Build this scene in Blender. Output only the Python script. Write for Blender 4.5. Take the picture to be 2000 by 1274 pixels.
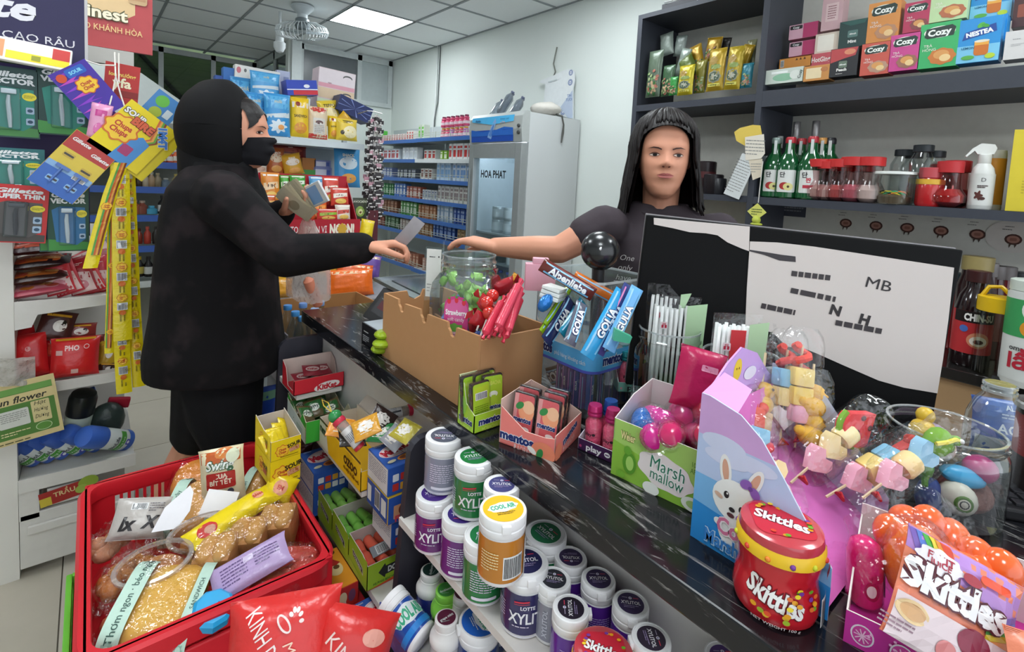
import bpy,bmesh,math,random
from math import sin,cos,pi,radians as R
from mathutils import Vector as V,Matrix,noise,Euler
S=bpy.context.scene
COL=S.collection
for o in list(bpy.data.objects):bpy.data.objects.remove(o)
rnd=random.Random(7)
ORD='first second third fourth fifth sixth seventh eighth ninth tenth eleventh twelfth thirteenth fourteenth fifteenth'.split()
F,PPY,YAW,PITCH,ROLL,EYE=992.27,429.0,0.6955018,0.0757548,0.0525421,1.42
_f0=V((sin(YAW),cos(YAW),0));_r0=V((cos(YAW),-sin(YAW),0));_u0=V((0,0,1))
_f=_f0*cos(PITCH)-_u0*sin(PITCH);_u=_u0*cos(PITCH)+_f0*sin(PITCH)
_r=_r0*cos(ROLL)+_u*sin(ROLL);_up=_u*cos(ROLL)-_r0*sin(ROLL)
cd=bpy.data.cameras.new('camera');cam=bpy.data.objects.new('camera',cd);COL.objects.link(cam)
mw=Matrix((_r,_up,-_f)).transposed().to_4x4();mw.translation=(0,0,EYE)
cam.matrix_world=mw
cd.sensor_width=36;cd.lens=F/2000*36;cd.shift_y=-(637-PPY)/2000;cd.clip_start=.02
S.camera=cam
def ray(x,y):return _r*((x-1000)/F)-_up*((y-PPY)/F)+_f
def PZ(x,y,z):d=ray(x,y);return V((0,0,EYE))+d*((z-EYE)/d.z)
def PX(x,y,X):d=ray(x,y);return V((0,0,EYE))+d*(X/d.x)
def PY(x,y,Y):d=ray(x,y);return V((0,0,EYE))+d*(Y/d.y)
def PD(x,y,d):return V((0,0,EYE))+ray(x,y)*d
S.view_settings.view_transform='Standard';S.view_settings.look='None'
S.view_settings.exposure=1.0;S.view_settings.gamma=1
S.view_settings.use_curve_mapping=False
S.cycles.max_bounces=8;S.cycles.transparent_max_bounces=24;S.cycles.caustics_refractive=False;S.cycles.caustics_reflective=False
w=bpy.data.worlds.new('world');S.world=w;w.use_nodes=True
w.node_tree.nodes['Background'].inputs[0].default_value=(.86,.93,1,1)
w.node_tree.nodes['Background'].inputs[1].default_value=1.0
def lin(h):
 h=h.lstrip('#')
 if len(h)==3:h=''.join(c*2 for c in h)
 out=[]
 for i in(0,2,4):
  c=int(h[i:i+2],16)/255
  out.append(c/12.92 if c<=.04045 else((c+.055)/1.055)**2.4)
 return(*out,1)
_mc={}
def M(col,rough=.5,metal=0,kind='plain',scale=30,amt=.12,bump=0,coat=0,col2=None):
 key=(col,rough,metal,kind,scale,amt,bump,coat,col2)
 if key in _mc:return _mc[key]
 m=bpy.data.materials.new(kind+'_'+col.strip('#'));m.use_nodes=True;_mc[key]=m
 nt=m.node_tree;N=nt.nodes;L=nt.links;b=N['Principled BSDF']
 b.inputs['Roughness'].default_value=rough;b.inputs['Metallic'].default_value=metal
 b.inputs['Specular IOR Level'].default_value=.5 if rough<.3 or metal else(.35 if rough<.6 else .2)
 if coat:b.inputs['Coat Weight'].default_value=coat;b.inputs['Coat Roughness'].default_value=.08
 tc=N.new('ShaderNodeTexCoord')
 no=N.new('ShaderNodeTexNoise');no.inputs['Scale'].default_value=scale;no.inputs['Detail'].default_value=3
 L.new(tc.outputs['Object'],no.inputs['Vector'])
 mx=N.new('ShaderNodeMix');mx.data_type='RGBA'
 c=lin(col);d=lin(col2)if col2 else tuple(x*(1-amt)for x in c[:3])+(1,)
 mx.inputs[6].default_value=c;mx.inputs[7].default_value=d
 L.new(no.outputs['Fac'],mx.inputs[0]);L.new(mx.outputs[2],b.inputs['Base Color'])
 if bump:
  bp=N.new('ShaderNodeBump');bp.inputs['Strength'].default_value=bump;bp.inputs['Distance'].default_value=.01
  L.new(no.outputs['Fac'],bp.inputs['Height']);L.new(bp.outputs[0],b.inputs['Normal'])
 return m
def GL(col='#ffffff',gloss=.6,rough=.04,bump=0,name='clear_plastic',milky=0):
 key=('gl',col,gloss,rough,bump,milky)
 if key in _mc:return _mc[key]
 m=bpy.data.materials.new(name);m.use_nodes=True;_mc[key]=m
 nt=m.node_tree;N=nt.nodes;L=nt.links;N.remove(N['Principled BSDF']);out=N['Material Output']
 t=N.new('ShaderNodeBsdfTransparent');t.inputs[0].default_value=lin(col)
 g=N.new('ShaderNodeBsdfGlossy');g.inputs['Roughness'].default_value=rough
 lw=N.new('ShaderNodeLayerWeight');lw.inputs['Blend'].default_value=.3
 ml=N.new('ShaderNodeMath');ml.operation='MULTIPLY_ADD';ml.inputs[1].default_value=gloss;ml.inputs[2].default_value=.025
 L.new(lw.outputs['Facing'],ml.inputs[0])
 mx=N.new('ShaderNodeMixShader');L.new(ml.outputs[0],mx.inputs[0])
 src=t
 if milky:
  df=N.new('ShaderNodeBsdfDiffuse');df.inputs[0].default_value=lin(col);m2=N.new('ShaderNodeMixShader');m2.inputs[0].default_value=milky
  L.new(t.outputs[0],m2.inputs[1]);L.new(df.outputs[0],m2.inputs[2]);src=m2
 L.new(src.outputs[0],mx.inputs[1]);L.new(g.outputs[0],mx.inputs[2]);L.new(mx.outputs[0],out.inputs[0])
 no=N.new('ShaderNodeTexNoise');no.inputs['Scale'].default_value=60;tc=N.new('ShaderNodeTexCoord');L.new(tc.outputs['Object'],no.inputs['Vector'])
 if bump:
  bp=N.new('ShaderNodeBump');bp.inputs['Strength'].default_value=bump;bp.inputs['Distance'].default_value=.02
  L.new(no.outputs['Fac'],bp.inputs['Height'])
  for n in(g,lw):L.new(bp.outputs[0],n.inputs['Normal'])
 return m
def EM(col,s):
 m=bpy.data.materials.new('lamp_glow');m.use_nodes=True
 b=m.node_tree.nodes['Principled BSDF'];b.inputs['Emission Color'].default_value=lin(col);b.inputs['Emission Strength'].default_value=s
 return m
def GM(col='#fff'):return M(col,.32)
FILM=GL('#ffffff',.34,.1,.35,'crinkled_film')
JAR=GL('#f4f8f8',.8,.03,milky=.06)
class B:
 def __init__(s):s.v=[];s.f=[];s.m=[];s.k=0;s.sm=[];s.smooth=False
 def add(s,vs,fs,T=None):
  n=len(s.v)
  s.v+=[tuple(T@V(p))for p in vs]if T else[tuple(p)for p in vs]
  for f in fs:s.f.append([i+n for i in f]);s.m.append(s.k);s.sm.append(s.smooth)
  return s
 def mat(s,k):s.k=k;return s
 def box(s,x0,y0,z0,x1,y1,z1,T=None,ch=0):
  if ch:
   bm=bmesh.new();bmesh.ops.create_cube(bm,size=1)
   for q in bm.verts:q.co=V(((x0+x1)/2+q.co.x*(x1-x0),(y0+y1)/2+q.co.y*(y1-y0),(z0+z1)/2+q.co.z*(z1-z0)))
   bmesh.ops.bevel(bm,geom=list(bm.edges),offset=ch,segments=2,affect='EDGES',profile=.6)
   return s.bm(bm,T)
  vs=[(x,y,z)for z in(z0,z1)for y in(y0,y1)for x in(x0,x1)]
  return s.add(vs,[(0,2,3,1),(4,5,7,6),(0,1,5,4),(2,6,7,3),(0,4,6,2),(1,3,7,5)],T)
 def bm(s,bm,T=None):
  bm.verts.index_update();s.add([q.co.copy()for q in bm.verts],[[q.index for q in f.verts]for f in bm.faces],T);bm.free();return s
 def lathe(s,prof,n=28,T=None,close=True):
  vs=[];fs=[];m=len(prof)
  for r,z in prof:
   for i in range(n):a=2*pi*i/n;vs.append((r*cos(a),r*sin(a),z))
  for j in range(m-1):
   for i in range(n):
    k=(i+1)%n;fs.append((j*n+i,j*n+k,j*n+n+k,j*n+n+i))
  if close:fs.append(tuple(range(n))[::-1]);fs.append(tuple(range((m-1)*n,m*n)))
  return s.add(vs,fs,T)
 def tube(s,pts,r,n=8,T=None,close=True):
  pts=[V(p)for p in pts];vs=[];fs=[];m=len(pts);rs=r if isinstance(r,(list,tuple))else[r]*m
  d0=(pts[1]-pts[0]).normalized();a=d0.orthogonal().normalized()
  for j,p in enumerate(pts):
   d=(pts[min(j+1,m-1)]-pts[max(j-1,0)]).normalized()
   a=(a-d*a.dot(d)).normalized()if(a-d*a.dot(d)).length>1e-6 else d.orthogonal().normalized();b=d.cross(a)
   for i in range(n):t=2*pi*i/n;vs.append(p+(a*cos(t)+b*sin(t))*rs[j])
  for j in range(m-1):
   for i in range(n):k=(i+1)%n;fs.append((j*n+i,j*n+k,j*n+n+k,j*n+n+i))
  if close:fs.append(tuple(range(n))[::-1]);fs.append(tuple(range((m-1)*n,m*n)))
  return s.add(vs,fs,T)
 def sph(s,c,r,n=16,T=None):
  r=V(r)if isinstance(r,(list,tuple))else V((r,r,r));c=V(c);m=max(5,n//2);vs=[];fs=[]
  for j in range(m+1):
   p=pi*j/m
   for i in range(n):t=2*pi*i/n;vs.append((c.x+r.x*sin(p)*cos(t),c.y+r.y*sin(p)*sin(t),c.z-r.z*cos(p)))
  for j in range(m):
   for i in range(n):k=(i+1)%n;fs.append((j*n+i,j*n+k,j*n+n+k,j*n+n+i))
  return s.add(vs,fs,T)
 def prism(s,poly,y0,y1,T=None):
  n=len(poly);vs=[(p[0],y0,p[1])for p in poly]+[(p[0],y1,p[1])for p in poly]
  fs=[tuple(range(n)),tuple(range(2*n-1,n-1,-1))]+[(i,i+n,(i+1)%n+n,(i+1)%n)for i in range(n)]
  return s.add(vs,fs,T)
 def surf(s,fn,nu,nv,T=None):
  vs=[fn(i/nu,j/nv)for j in range(nv+1)for i in range(nu+1)]
  fs=[(j*(nu+1)+i,j*(nu+1)+i+1,(j+1)*(nu+1)+i+1,(j+1)*(nu+1)+i)for j in range(nv)for i in range(nu)]
  return s.add(vs,fs,T)
 def hull(s,p0,r0,p1,r1,n=10):
  bm=bmesh.new()
  for p,r in((p0,r0),(p1,r1)):
   for j in range(n//2+1):
    ph=pi*j/(n//2)
    for i in range(n):t=2*pi*i/n;bm.verts.new((p[0]+r*sin(ph)*cos(t),p[1]+r*sin(ph)*sin(t),p[2]+r*cos(ph)))
  bmesh.ops.remove_doubles(bm,verts=bm.verts,dist=1e-6)
  h=bmesh.ops.convex_hull(bm,input=list(bm.verts));dead=[g for g in h['geom_interior']if isinstance(g,bmesh.types.BMVert)]
  if dead:bmesh.ops.delete(bm,geom=dead,context='VERTS')
  return s.bm(bm)
 def chain(s,pts,rs,n=10):
  for i in range(len(pts)-1):s.hull(pts[i],rs[i],pts[i+1],rs[i+1],n)
  return s
def xf(loc=(0,0,0),rot=(0,0,0),sc=(1,1,1)):
 return Matrix.LocRotScale(V(loc),Euler(rot),V(sc))
def mesh_of(name,b,mats,smooth=None,weld=False):
 me=bpy.data.meshes.new(name);me.from_pydata(b.v,[],b.f)
 for m in(mats if isinstance(mats,(list,tuple))else[mats]):me.materials.append(m)
 me.polygons.foreach_set('material_index',b.m)
 if smooth or any(b.sm):
  me.polygons.foreach_set('use_smooth',[True]*len(b.f)if smooth else b.sm)
  if isinstance(smooth,(int,float))and not isinstance(smooth,bool):me.set_sharp_from_angle(angle=R(smooth))
 me.validate();me.update();return me
def link(name,me,parent=None):
 o=bpy.data.objects.new(name,me);COL.objects.link(o)
 if parent:o.parent=parent
 return o
def obj(name,b,mats,parent=None,smooth=40):
 return link(name,mesh_of(name,b,mats,smooth),parent)
def tag(o,label,cat,group=None,kind=None):
 o['label']=label;o['category']=cat
 if group:o['group']=group
 if kind:o['kind']=kind
 return o
def thing(name,label,cat,loc=(0,0,0),rot=0,group=None):
 o=bpy.data.objects.new(name,None);COL.objects.link(o);o.location=loc;o.empty_display_size=.05
 o.rotation_euler=rot if isinstance(rot,(tuple,list,Euler))else(0,0,rot)
 return tag(o,label,cat,group)
def place(o,loc,rot=0):
 o.location=loc;o.rotation_euler=rot if isinstance(rot,(tuple,list,Euler))else(0,0,rot);return o
def dup(r,loc,rot=0,label=None,group=None):
 def cp(o,p):
  c=o.copy();COL.objects.link(c);c.parent=p
  for ch in o.children:cp(ch,c)
  return c
 c=cp(r,None);place(c,loc,rot)
 if label:c['label']=label
 if group:c['group']=group
 return c
def struct(name,b,mats,parent=None,smooth=None):
 o=obj(name,b,mats,parent,smooth)
 if not parent:o['kind']='structure'
 return o
def remesh(b,vox,smooth=4,it=.5):
 me=bpy.data.meshes.new('t');me.from_pydata(b.v,[],b.f);me.validate();o=bpy.data.objects.new('t',me);COL.objects.link(o)
 md=o.modifiers.new('r','REMESH');md.mode='VOXEL';md.voxel_size=vox
 if smooth:s=o.modifiers.new('s','SMOOTH');s.iterations=smooth;s.factor=it
 dg=bpy.context.evaluated_depsgraph_get();ev=o.evaluated_get(dg);r=bpy.data.meshes.new_from_object(ev)
 bpy.data.objects.remove(o);r.polygons.foreach_set('use_smooth',[True]*len(r.polygons));return r
_tc={}
def text_geo(s,bold=0,shear=0,sp=1):
 key=(s,bold,shear,sp)
 if key in _tc:return _tc[key]
 c=bpy.data.curves.new('t','FONT');c.body=s;c.size=1;c.resolution_u=2;c.offset=bold;c.shear=shear;c.space_character=sp
 o=bpy.data.objects.new('t',c);COL.objects.link(o)
 dg=bpy.context.evaluated_depsgraph_get();me=o.evaluated_get(dg).to_mesh()
 vs=[(q.co.x,q.co.y)for q in me.vertices];fs=[tuple(p.vertices)for p in me.polygons]
 o.evaluated_get(dg).to_mesh_clear();bpy.data.objects.remove(o);bpy.data.curves.remove(c)
 if not vs:vs=[(0,0),(.1,0),(0,.1)];fs=[(0,1,2)]
 x0=min(p[0]for p in vs);x1=max(p[0]for p in vs);y1=.72;y0=0
 _tc[key]=([(p[0]-(x0+x1)/2,p[1]-.36)for p in vs],fs,x1-x0);return _tc[key]
class Art:
 """flat print laid on a face: u to the right, v up, in metres"""
 def __init__(s):s.it=[];s.cols=[];s.n=0
 def _a(s,vs,fs,col):
  if col not in s.cols:s.cols.append(col)
  s.n+=1;s.it.append((vs,fs,s.cols.index(col),s.n));return s
 def rect(s,x,y,w,h,col,rot=0):
  c,d=cos(R(rot)),sin(R(rot));P=[(-w/2,-h/2),(w/2,-h/2),(w/2,h/2),(-w/2,h/2)]
  return s._a([(x+a*c-b*d,y+a*d+b*c)for a,b in P],[(0,1,2,3)],col)
 def ell(s,x,y,rx,ry,col,n=22,rot=0,wav=0,wn=8):
  c,d=cos(R(rot)),sin(R(rot));vs=[]
  for i in range(n if not wav else 64):
   t=2*pi*i/(n if not wav else 64);k=1+wav*cos(wn*t);a,b=rx*cos(t)*k,ry*sin(t)*k;vs.append((x+a*c-b*d,y+a*d+b*c))
  return s._a(vs,[tuple(range(len(vs)))],col)
 def poly(s,pts,col):return s._a(list(pts),[tuple(range(len(pts)))],col)
 def rr(s,x,y,w,h,r,col,rot=0):
  vs=[];c,d=cos(R(rot)),sin(R(rot))
  for sx,sy,a0 in((1,-1,-90),(1,1,0),(-1,1,90),(-1,-1,180)):
   for k in range(5):
    t=R(a0+22.5*k);a,b=sx*(w/2-r)+r*cos(t),sy*(h/2-r)+r*sin(t);vs.append((x+a*c-b*d,y+a*d+b*c))
  return s._a(vs,[tuple(range(20))],col)
 def text(s,t,x,y,h,col,bold=.012,shear=0,rot=0,w=None,out=None,ow=.05,sp=1):
  if out:s.text(t,x,y,h,out,bold+ow,shear,rot,w,None,0,sp)
  vs,fs,tw=text_geo(t,bold,shear,sp);k=h/.72;kx=k if not w else w/max(tw,.01);c,d=cos(R(rot)),sin(R(rot))
  return s._a([(x+a*kx*c-b*k*d,y+a*kx*d+b*k*c)for a,b in vs],fs,col)
 def bars(s,x,y,w,h,rot=0,bg='#eee'):
  s.rect(x,y,w*1.12,h*1.15,bg,rot);r=random.Random(int(w*1e5));vs=[];fs=[];u=-w/2;c,d=cos(R(rot)),sin(R(rot))
  while u<w/2:
   k=w*r.choice((.015,.03,.04));n=len(vs);vs+=[(x+a*c-b*d,y+a*d+b*c)for a,b in((u,-h/2),(u+k,-h/2),(u+k,h/2),(u,h/2))];fs.append((n,n+1,n+2,n+3));u+=k+w*r.choice((.02,.03))
  return s._a(vs,fs,'#26262a')
 def lines(s,x,y,w,h,n,col,rot=0,fill=.4):
  r=random.Random(n*31+int(w*9999));vs=[];fs=[];c,d=cos(R(rot)),sin(R(rot));lh=h/n
  for i in range(n):
   yy=h/2-(i+.5)*lh;u=-w/2;end=w/2*(1 if i<n-1 else r.uniform(0,.8))
   while u<end:
    k=min(w*r.uniform(.06,.2),end-u);q=len(vs);vs+=[(x+a*c-b*d,y+a*d+b*c)for a,b in((u,yy-lh*fill/2),(u+k,yy-lh*fill/2),(u+k,yy+lh*fill/2),(u,yy+lh*fill/2))];fs.append((q,q+1,q+2,q+3));u+=k+w*.025
  return s._a(vs,fs,col)
 def build(s,name,parent,mp,curve=0,rough=.4,step=.00022):
  b=B()
  for vs,fs,k,n in s.it:
   if curve:
    bm=bmesh.new();q=[bm.verts.new((p[0],p[1],0))for p in vs]
    for f in fs:
     try:bm.faces.new([q[i]for i in f])
     except ValueError:pass
    for ax in((0,1)if curve<0 else(0,)):
     lo=min(p[ax]for p in vs);hi=max(p[ax]for p in vs);st=abs(curve);t=math.floor(lo/st)*st+st
     while t<hi:
      co=(t,0,0)if ax==0 else(0,t,0);no=(1,0,0)if ax==0 else(0,1,0)
      bmesh.ops.bisect_plane(bm,geom=bm.verts[:]+bm.edges[:]+bm.faces[:],plane_co=co,plane_no=no);t+=st
    bm.verts.index_update();pv=[(p.co.x,p.co.y)for p in bm.verts];pf=[[p.index for p in f.verts]for f in bm.faces];bm.free()
   else:pv,pf=vs,fs
   b.k=k;b.add([mp(u,v,.0003+n*step)for u,v in pv],pf)
  o=obj(name,b,[M(c,rough)for c in s.cols],parent,smooth=None)
  return o
def plane(o,ux,uy):
 o,ux,uy=V(o),V(ux).normalized(),V(uy).normalized();n=ux.cross(uy)
 return lambda u,v,d:o+ux*u+uy*v+n*d
def cyl(r,z0=0,a0=0,fn=None):
 def m(u,v,d):
  q=(fn(v+z0)if fn else r)+d;a=a0+u/r
  return(q*sin(a),-q*cos(a),v+z0)
 return m
def carton(name,label,cat,loc,rot,w,d,h,col,front=None,left=None,top=None,right=None,group=None,cols=None,ch=.0008,rough=.4):
 """closed box; origin at its front left bottom corner, front faces -y"""
 t=thing(name,label,cat,loc,rot,group)
 b=B().box(0,0,0,w,d,h,ch=ch);obj('box_body',b,M(col,rough),t,None)
 for nm,fn,mp,ww,hh in(('front_print',front,plane((w/2,0,h/2),(1,0,0),(0,0,1)),w,h),('side_print',left,plane((0,d/2,h/2),(0,-1,0),(0,0,1)),d,h),('top_print',top,plane((w/2,d/2,h),(1,0,0),(0,1,0)),w,d),('right_print',right,plane((w,d/2,h/2),(0,1,0),(0,0,1)),d,h)):
  if fn:a=Art();fn(a,ww,hh);a.build(nm,t,mp)
 return t
def tray(name,label,cat,loc,rot,w,d,h,hf,col,inner='#cfc6bf',front=None,left=None,right=None,group=None,prof=None,th=.0018,back=None,rprof=None,smat=None):
 """open display box: front lip hf, back h, side outline prof [(y,z)...]; front faces -y"""
 t=thing(name,label,cat,loc,rot,group)
 pr=prof or[(0,0),(d,0),(d,h),(d*.35,h*.95),(0,hf)];pr2=rprof or pr
 b=B()
 b.box(0,0,0,w,d,th)
 def panel(pts,n):
  n=V(n)*th;k=len(pts);vs=[V(p)for p in pts]+[V(p)+n for p in pts]
  b.k=0;b.add(vs,[tuple(range(k))])
  b.k=1;b.add(vs,[tuple(range(2*k-1,k-1,-1))]+[(i,i+k,(i+1)%k+k,(i+1)%k)for i in range(k)])
 panel([(0,0,0),(w,0,0),(w,0,hf),(0,0,hf)],(0,1,0))
 panel([(w,d,0),(0,d,0),(0,d,h),(w,d,h)],(0,-1,0))
 panel([(0,y,z)for y,z in pr][::-1],(1,0,0));panel([(w,y,z)for y,z in pr2],(-1,0,0))
 obj('tray_body',b,[smat or M(col,.4),M(inner,.7)],t,None)
 for nm,fn,mp,ww,hh in(('front_print',front,plane((w/2,0,hf/2),(1,0,0),(0,0,1)),w,hf),('side_print',left,plane((0,d/2,h/2),(0,-1,0),(0,0,1)),d,h),('right_print',right,plane((w,d/2,h/2),(0,1,0),(0,0,1)),d,h)):
  if fn:a=Art();fn(a,ww,hh);a.build(nm,t,mp)
 return t
def bagz(w,h,t,seed,crimp=.06,wr=.0025):
 ox=seed*3.7
 def z(u,v):
  e=max(0,1-abs(2*u)**2.6)**.6*max(0,1-abs(2*v)**4)**.7
  n=noise.noise((u*7+ox,v*9,1))*.6+noise.noise((u*16+ox,v*18,4))*.4
  rad=sin(u*40+ox)*max(0,abs(2*v)-.6)*1.2
  return t/2*e+(n+rad)*wr*min(1,e*3+.25)
 return z
def bag(name,label,cat,loc,rot,w,h,t,col,art=None,group=None,seed=1,top=None,rough=.28,film=False,metal=0,z0=0,back=None,wr=.0025):
 """sealed pouch standing in the xz plane, front faces -y, origin at its lower middle"""
 r=thing(name,label,cat,loc,rot,group);z=bagz(w,h,t,seed,wr=wr)
 wu=lambda v:w*(1-.06*max(0,1-abs(2*v)**4))
 mp=lambda u,v,d:(u*wu(v/h)/w,-(max(z(max(-.5,min(.5,u/w)),max(-.5,min(.5,v/h))),-.002))-d,v+h/2+z0)
 b=B();b.smooth=True;nu,nv=14,18
 b.surf(lambda i,j:mp((i-.5)*w,(j-.5)*h,0),nu,nv)
 b.surf(lambda i,j:(lambda p:(p[0],-p[1],p[2]))(mp((.5-i)*w,(j-.5)*h,0)),nu,nv)
 m=FILM if film else M(col,rough,metal,bump=.15,scale=60)
 obj('pouch',b,m,r,True)
 for s in(-.5,.5):
  sb=B()
  for k in range(3):zz=(s*h+h/2+z0)-math.copysign((k+.5)*h*.013,s);sb.box(-w*.485,-.0016,zz-h*.004,w*.485,.0016,zz+h*.004)
  obj('crimp_seal',sb,m,r,None)
 if art:a=Art();art(a,w,h);a.build('front_print',r,mp,curve=-max(w,h)/12,rough=rough)
 return r
def gum_tub(name,label,loc,rot,d=.072,h=.105,body='#f1eff0',sleeve='#5b2a86',disc='#3b2466',lid='#f3f1f2',disc_fn=None,art=None,group=None,sm=.08,sh=.62,tab=True,lidr=.5):
 """chewing gum tub with a snap lid"""
 t=thing(name,label,'gum tub',loc,rot,group);r=d/2
 zl=h*.74;obj('tub_body',B().lathe([(r*.86,0),(r*.95,.002),(r*.97,h*.03),(r*.97,zl-.004),(r*.9,zl),(r*.9,h*.8)],32),M(body,.35),t)
 q=r*lidr*2
 obj('lid',B().lathe([(q*.98,zl),(q,zl+.001),(q,h*.83),(q*.97,h*.84),(q*.97,h*.86),(q,h*.87),(q,h-.003),(q*.97,h-.0005),(q*.9,h),(q*.88,h-.0008),(0.001,h-.0008)],36),M(lid,.35),t)
 if tab:obj('lid_tab',B().box(-.007,-q-.004,h*.86,.007,-q+.003,h-.003,ch=.001),M(lid,.35),t)
 obj('label_sleeve',B().lathe([(r*.985,h*sm),(r*.985,zl-h*.03)],36,close=False),M(sleeve,.22,bump=0,coat=.4),t)
 a=Art();a.ell(0,0,q*.72 if disc_fn is None else q*.86,q*.72 if disc_fn is None else q*.86,disc,30);(disc_fn or xyl_disc)(a,q);a.build('lid_print',t,plane((0,0,h-.0008),(1,0,0),(0,1,0)),step=.00012)
 if art:a=Art();art(a,r,h);a.build('label_print',t,cyl(r*.985,h*.39,0 if isinstance(rot,tuple)else R(-34)-rot),curve=.006)
 return t
def xyl_disc(a,q):
 a.text('XYLITOL',0,q*.04,q*.22,'#f4f2f4',.02,w=q*1.08);a.ell(0,q*.34,q*.09,q*.09,'#e8e4ee',12);a.ell(0,q*.34,q*.04,q*.04,'#5a4a9a',8)
 a.rect(q*.3,q*.34,q*.3,q*.045,'#d8435a');a.rect(-q*.3,q*.34,q*.3,q*.03,'#c9bcd8');a.lines(0,-q*.26,q*.8,q*.2,2,'#a999c4')
def bottle(name,label,cat,loc,prof,mat,cap=None,capcol='#333',lab=None,art=None,rot=0,group=None,n=22,fill=None,fillcol=None,capmetal=0):
 """lathe bottle: prof [(r,z)]; cap (r,z0,z1); lab (r,z0,z1,colour)"""
 t=thing(name,label,cat,loc,rot,group);obj('bottle_body',B().lathe(prof,n),mat,t)
 if fill:obj('contents',B().lathe(fill,n),M(fillcol,.3),t)
 if cap:r,z0,z1=cap;obj('cap',B().lathe([(r*.97,z0),(r,z0+.001),(r,z1-.002),(r*.93,z1),(.0005,z1)],n),M(capcol,.35,capmetal),t)
 if lab:
  r,z0,z1,c=lab;obj('label_sleeve',B().lathe([(r,z0),(r,z1)],n,close=False),M(c,.4),t)
  if art:a=Art();art(a,r,z1-z0);a.build('label_print',t,cyl(r,(z0+z1)/2),curve=.006)
 return t
 # SETTING
XW,ZC=2.85,2.80
def roofs():
 b=B().box(-2.6,-2.6,ZC+.03,3.2,7.5,ZC+.06);ce=struct('ceiling',b,M('#6f7678',.9))
 xs=[2.842-.58*k for k in range(10)];ys=[4.80+.602*k for k in range(-12,5)]
 lights={(1,-1),(5,-1),(1,-5),(5,-5),(1,-9),(5,-9),(3,-7)}  # only the panel by the fan is in view; the others are added for light
 me=mesh_of('ceiling_tile',B().box(.004,.004,.006,.576,.598,.02),M('#eef2f2',.9,scale=120,amt=.06))
 for k in range(1,10):
  for j,y in enumerate(ys[:-1]):
   if(k-1,j-12)in lights:continue
   if xs[k]<1.6 or y<5.8:o=link('ceiling_tile',me,ce);o.location=(xs[k],y,ZC-.006)
 g=B()
 for x in xs:g.box(x-.011,-2.4,ZC-.006,x+.011,7.45,ZC+.006)
 for y in ys:g.box(-2.4,y-.011,ZC-.006,XW,y+.011,ZC+.0055)
 o=obj('grid_bars',g,M('#9aa0a2',.6),ce)
 n=0
 for kx,ky in sorted(lights):
  x,y=xs[kx+1],4.80+.602*ky
  lab='bright square ceiling light panel beside the ceiling fan' if(kx,ky)==(1,-1)else 'square ceiling light panel out of view, added to light the shop'
  t=thing('ceiling_light',lab,'ceiling light',(x,y,ZC-.006),0,None if(kx,ky)==(1,-1)else 'light panels added out of view')
  obj('light_frame',B().box(.004,.004,0,.02,.598,.02).box(.56,.004,0,.576,.598,.02).box(.004,.004,0,.576,.02,.02).box(.004,.582,0,.576,.598,.02),M('#eef2f2',.4),t,None)
  obj('diffuser',B().box(.02,.02,.005,.56,.582,.018),EM('#f3fbff',10.5),t,None)
roofs()
b=B().box(-2.6,-2.6,-.03,3.2,8,-.006);fl=struct('floor',b,M('#6b6459',.8))
fm=[mesh_of('floor_tile',B().box(0,0,-.006,.596,.596,0),M(c,.32,scale=14,amt=.1))for c in('#b9b1a2','#b3ab9c','#bdb5a7')]
for i in range(-3,5):
 for j in range(-4,9):
  o=link('floor_tile',rnd.choice(fm),fl);o.location=(-.081+.6*i,.6+.6*j,0)
WALL=M('#dfe5e1',.8,scale=3,amt=.05)
struct('wall_right',B().box(XW,-2.6,0,XW+.12,8,ZC+.03),WALL)
struct('wall_left',B().box(-2.6,-2.6,0,-2.48,8,ZC+.03),WALL)
FY,FX,GY=5.82,1.69,7.42
b=B().box(FX,FY,0,XW,FY+.1,2.25).box(FX-.05,FY,2.25,FX+.08,FY+.1,ZC).box(FX-.05,FY,0,FX+.05,GY,2.25)
struct('wall_far',b,WALL)
struct('wall_far_left',B().box(-2.6,GY,0,FX,GY+.1,1.75),WALL)
WF=M('#c9d0d0',.4)
def window(name,x0,x1,y,z0,z1,mull,panes,lip=.05):
 b=B().box(x0,y-.03,z0-lip,x1,y+.03,z0).box(x0,y-.03,z1-.06,x1,y+.03,z1).box(x0,y-.03,z0,x0+.05,y+.03,z1).box(x1-.05,y-.03,z0,x1,y+.03,z1)
 for m in mull:b.box(m-.025,y-.03,z0,m+.025,y+.03,z1)
 o=struct(name,b,WF)
 ed=[x0]+list(mull)+[x1]
 for i in range(len(ed)-1):obj('pane',B().box(ed[i]+.02,y-.004,z0,ed[i+1]-.02,y+.004,z1),panes[i],o,None)
 return o
DK=M('#4a5054',.12)
pl=GL('#9aa39a',.5,.03,name='window_glass')
window('window_1',-1.4,FX,GY,1.80,ZC-.02,[.2,.66,1.2],[pl,pl,pl,pl])
window('window_2',FX+.05,XW-.02,FY,2.27,ZC-.02,[2.42],[M('#6b7073',.25),M('#b9c2c3',.35)])
struct('trim_1',B().box(FX,FY+.1,ZC-.1,FX+.05,GY,ZC).box(FX,FY+.1,1.8,FX+.05,GY,1.86).box(FX,6.55,1.8,FX+.05,6.6,ZC),WF)
for i in range(2):obj('pane',B().box(FX+.02,FY+.1+i*.7,1.86,FX+.03,FY+.75+i*.75,ZC-.1),GL('#8a928f',.5,.03,name='window_glass'),bpy.data.objects['trim_1'],None)
struct('trim_2',B().box(FX-.03,FY-.06,.9,FX+.07,FY-.005,ZC),M('#dde4e4',.5))
b=B().box(-2.2,-.02,0,2.2,.02,1.7)
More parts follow.
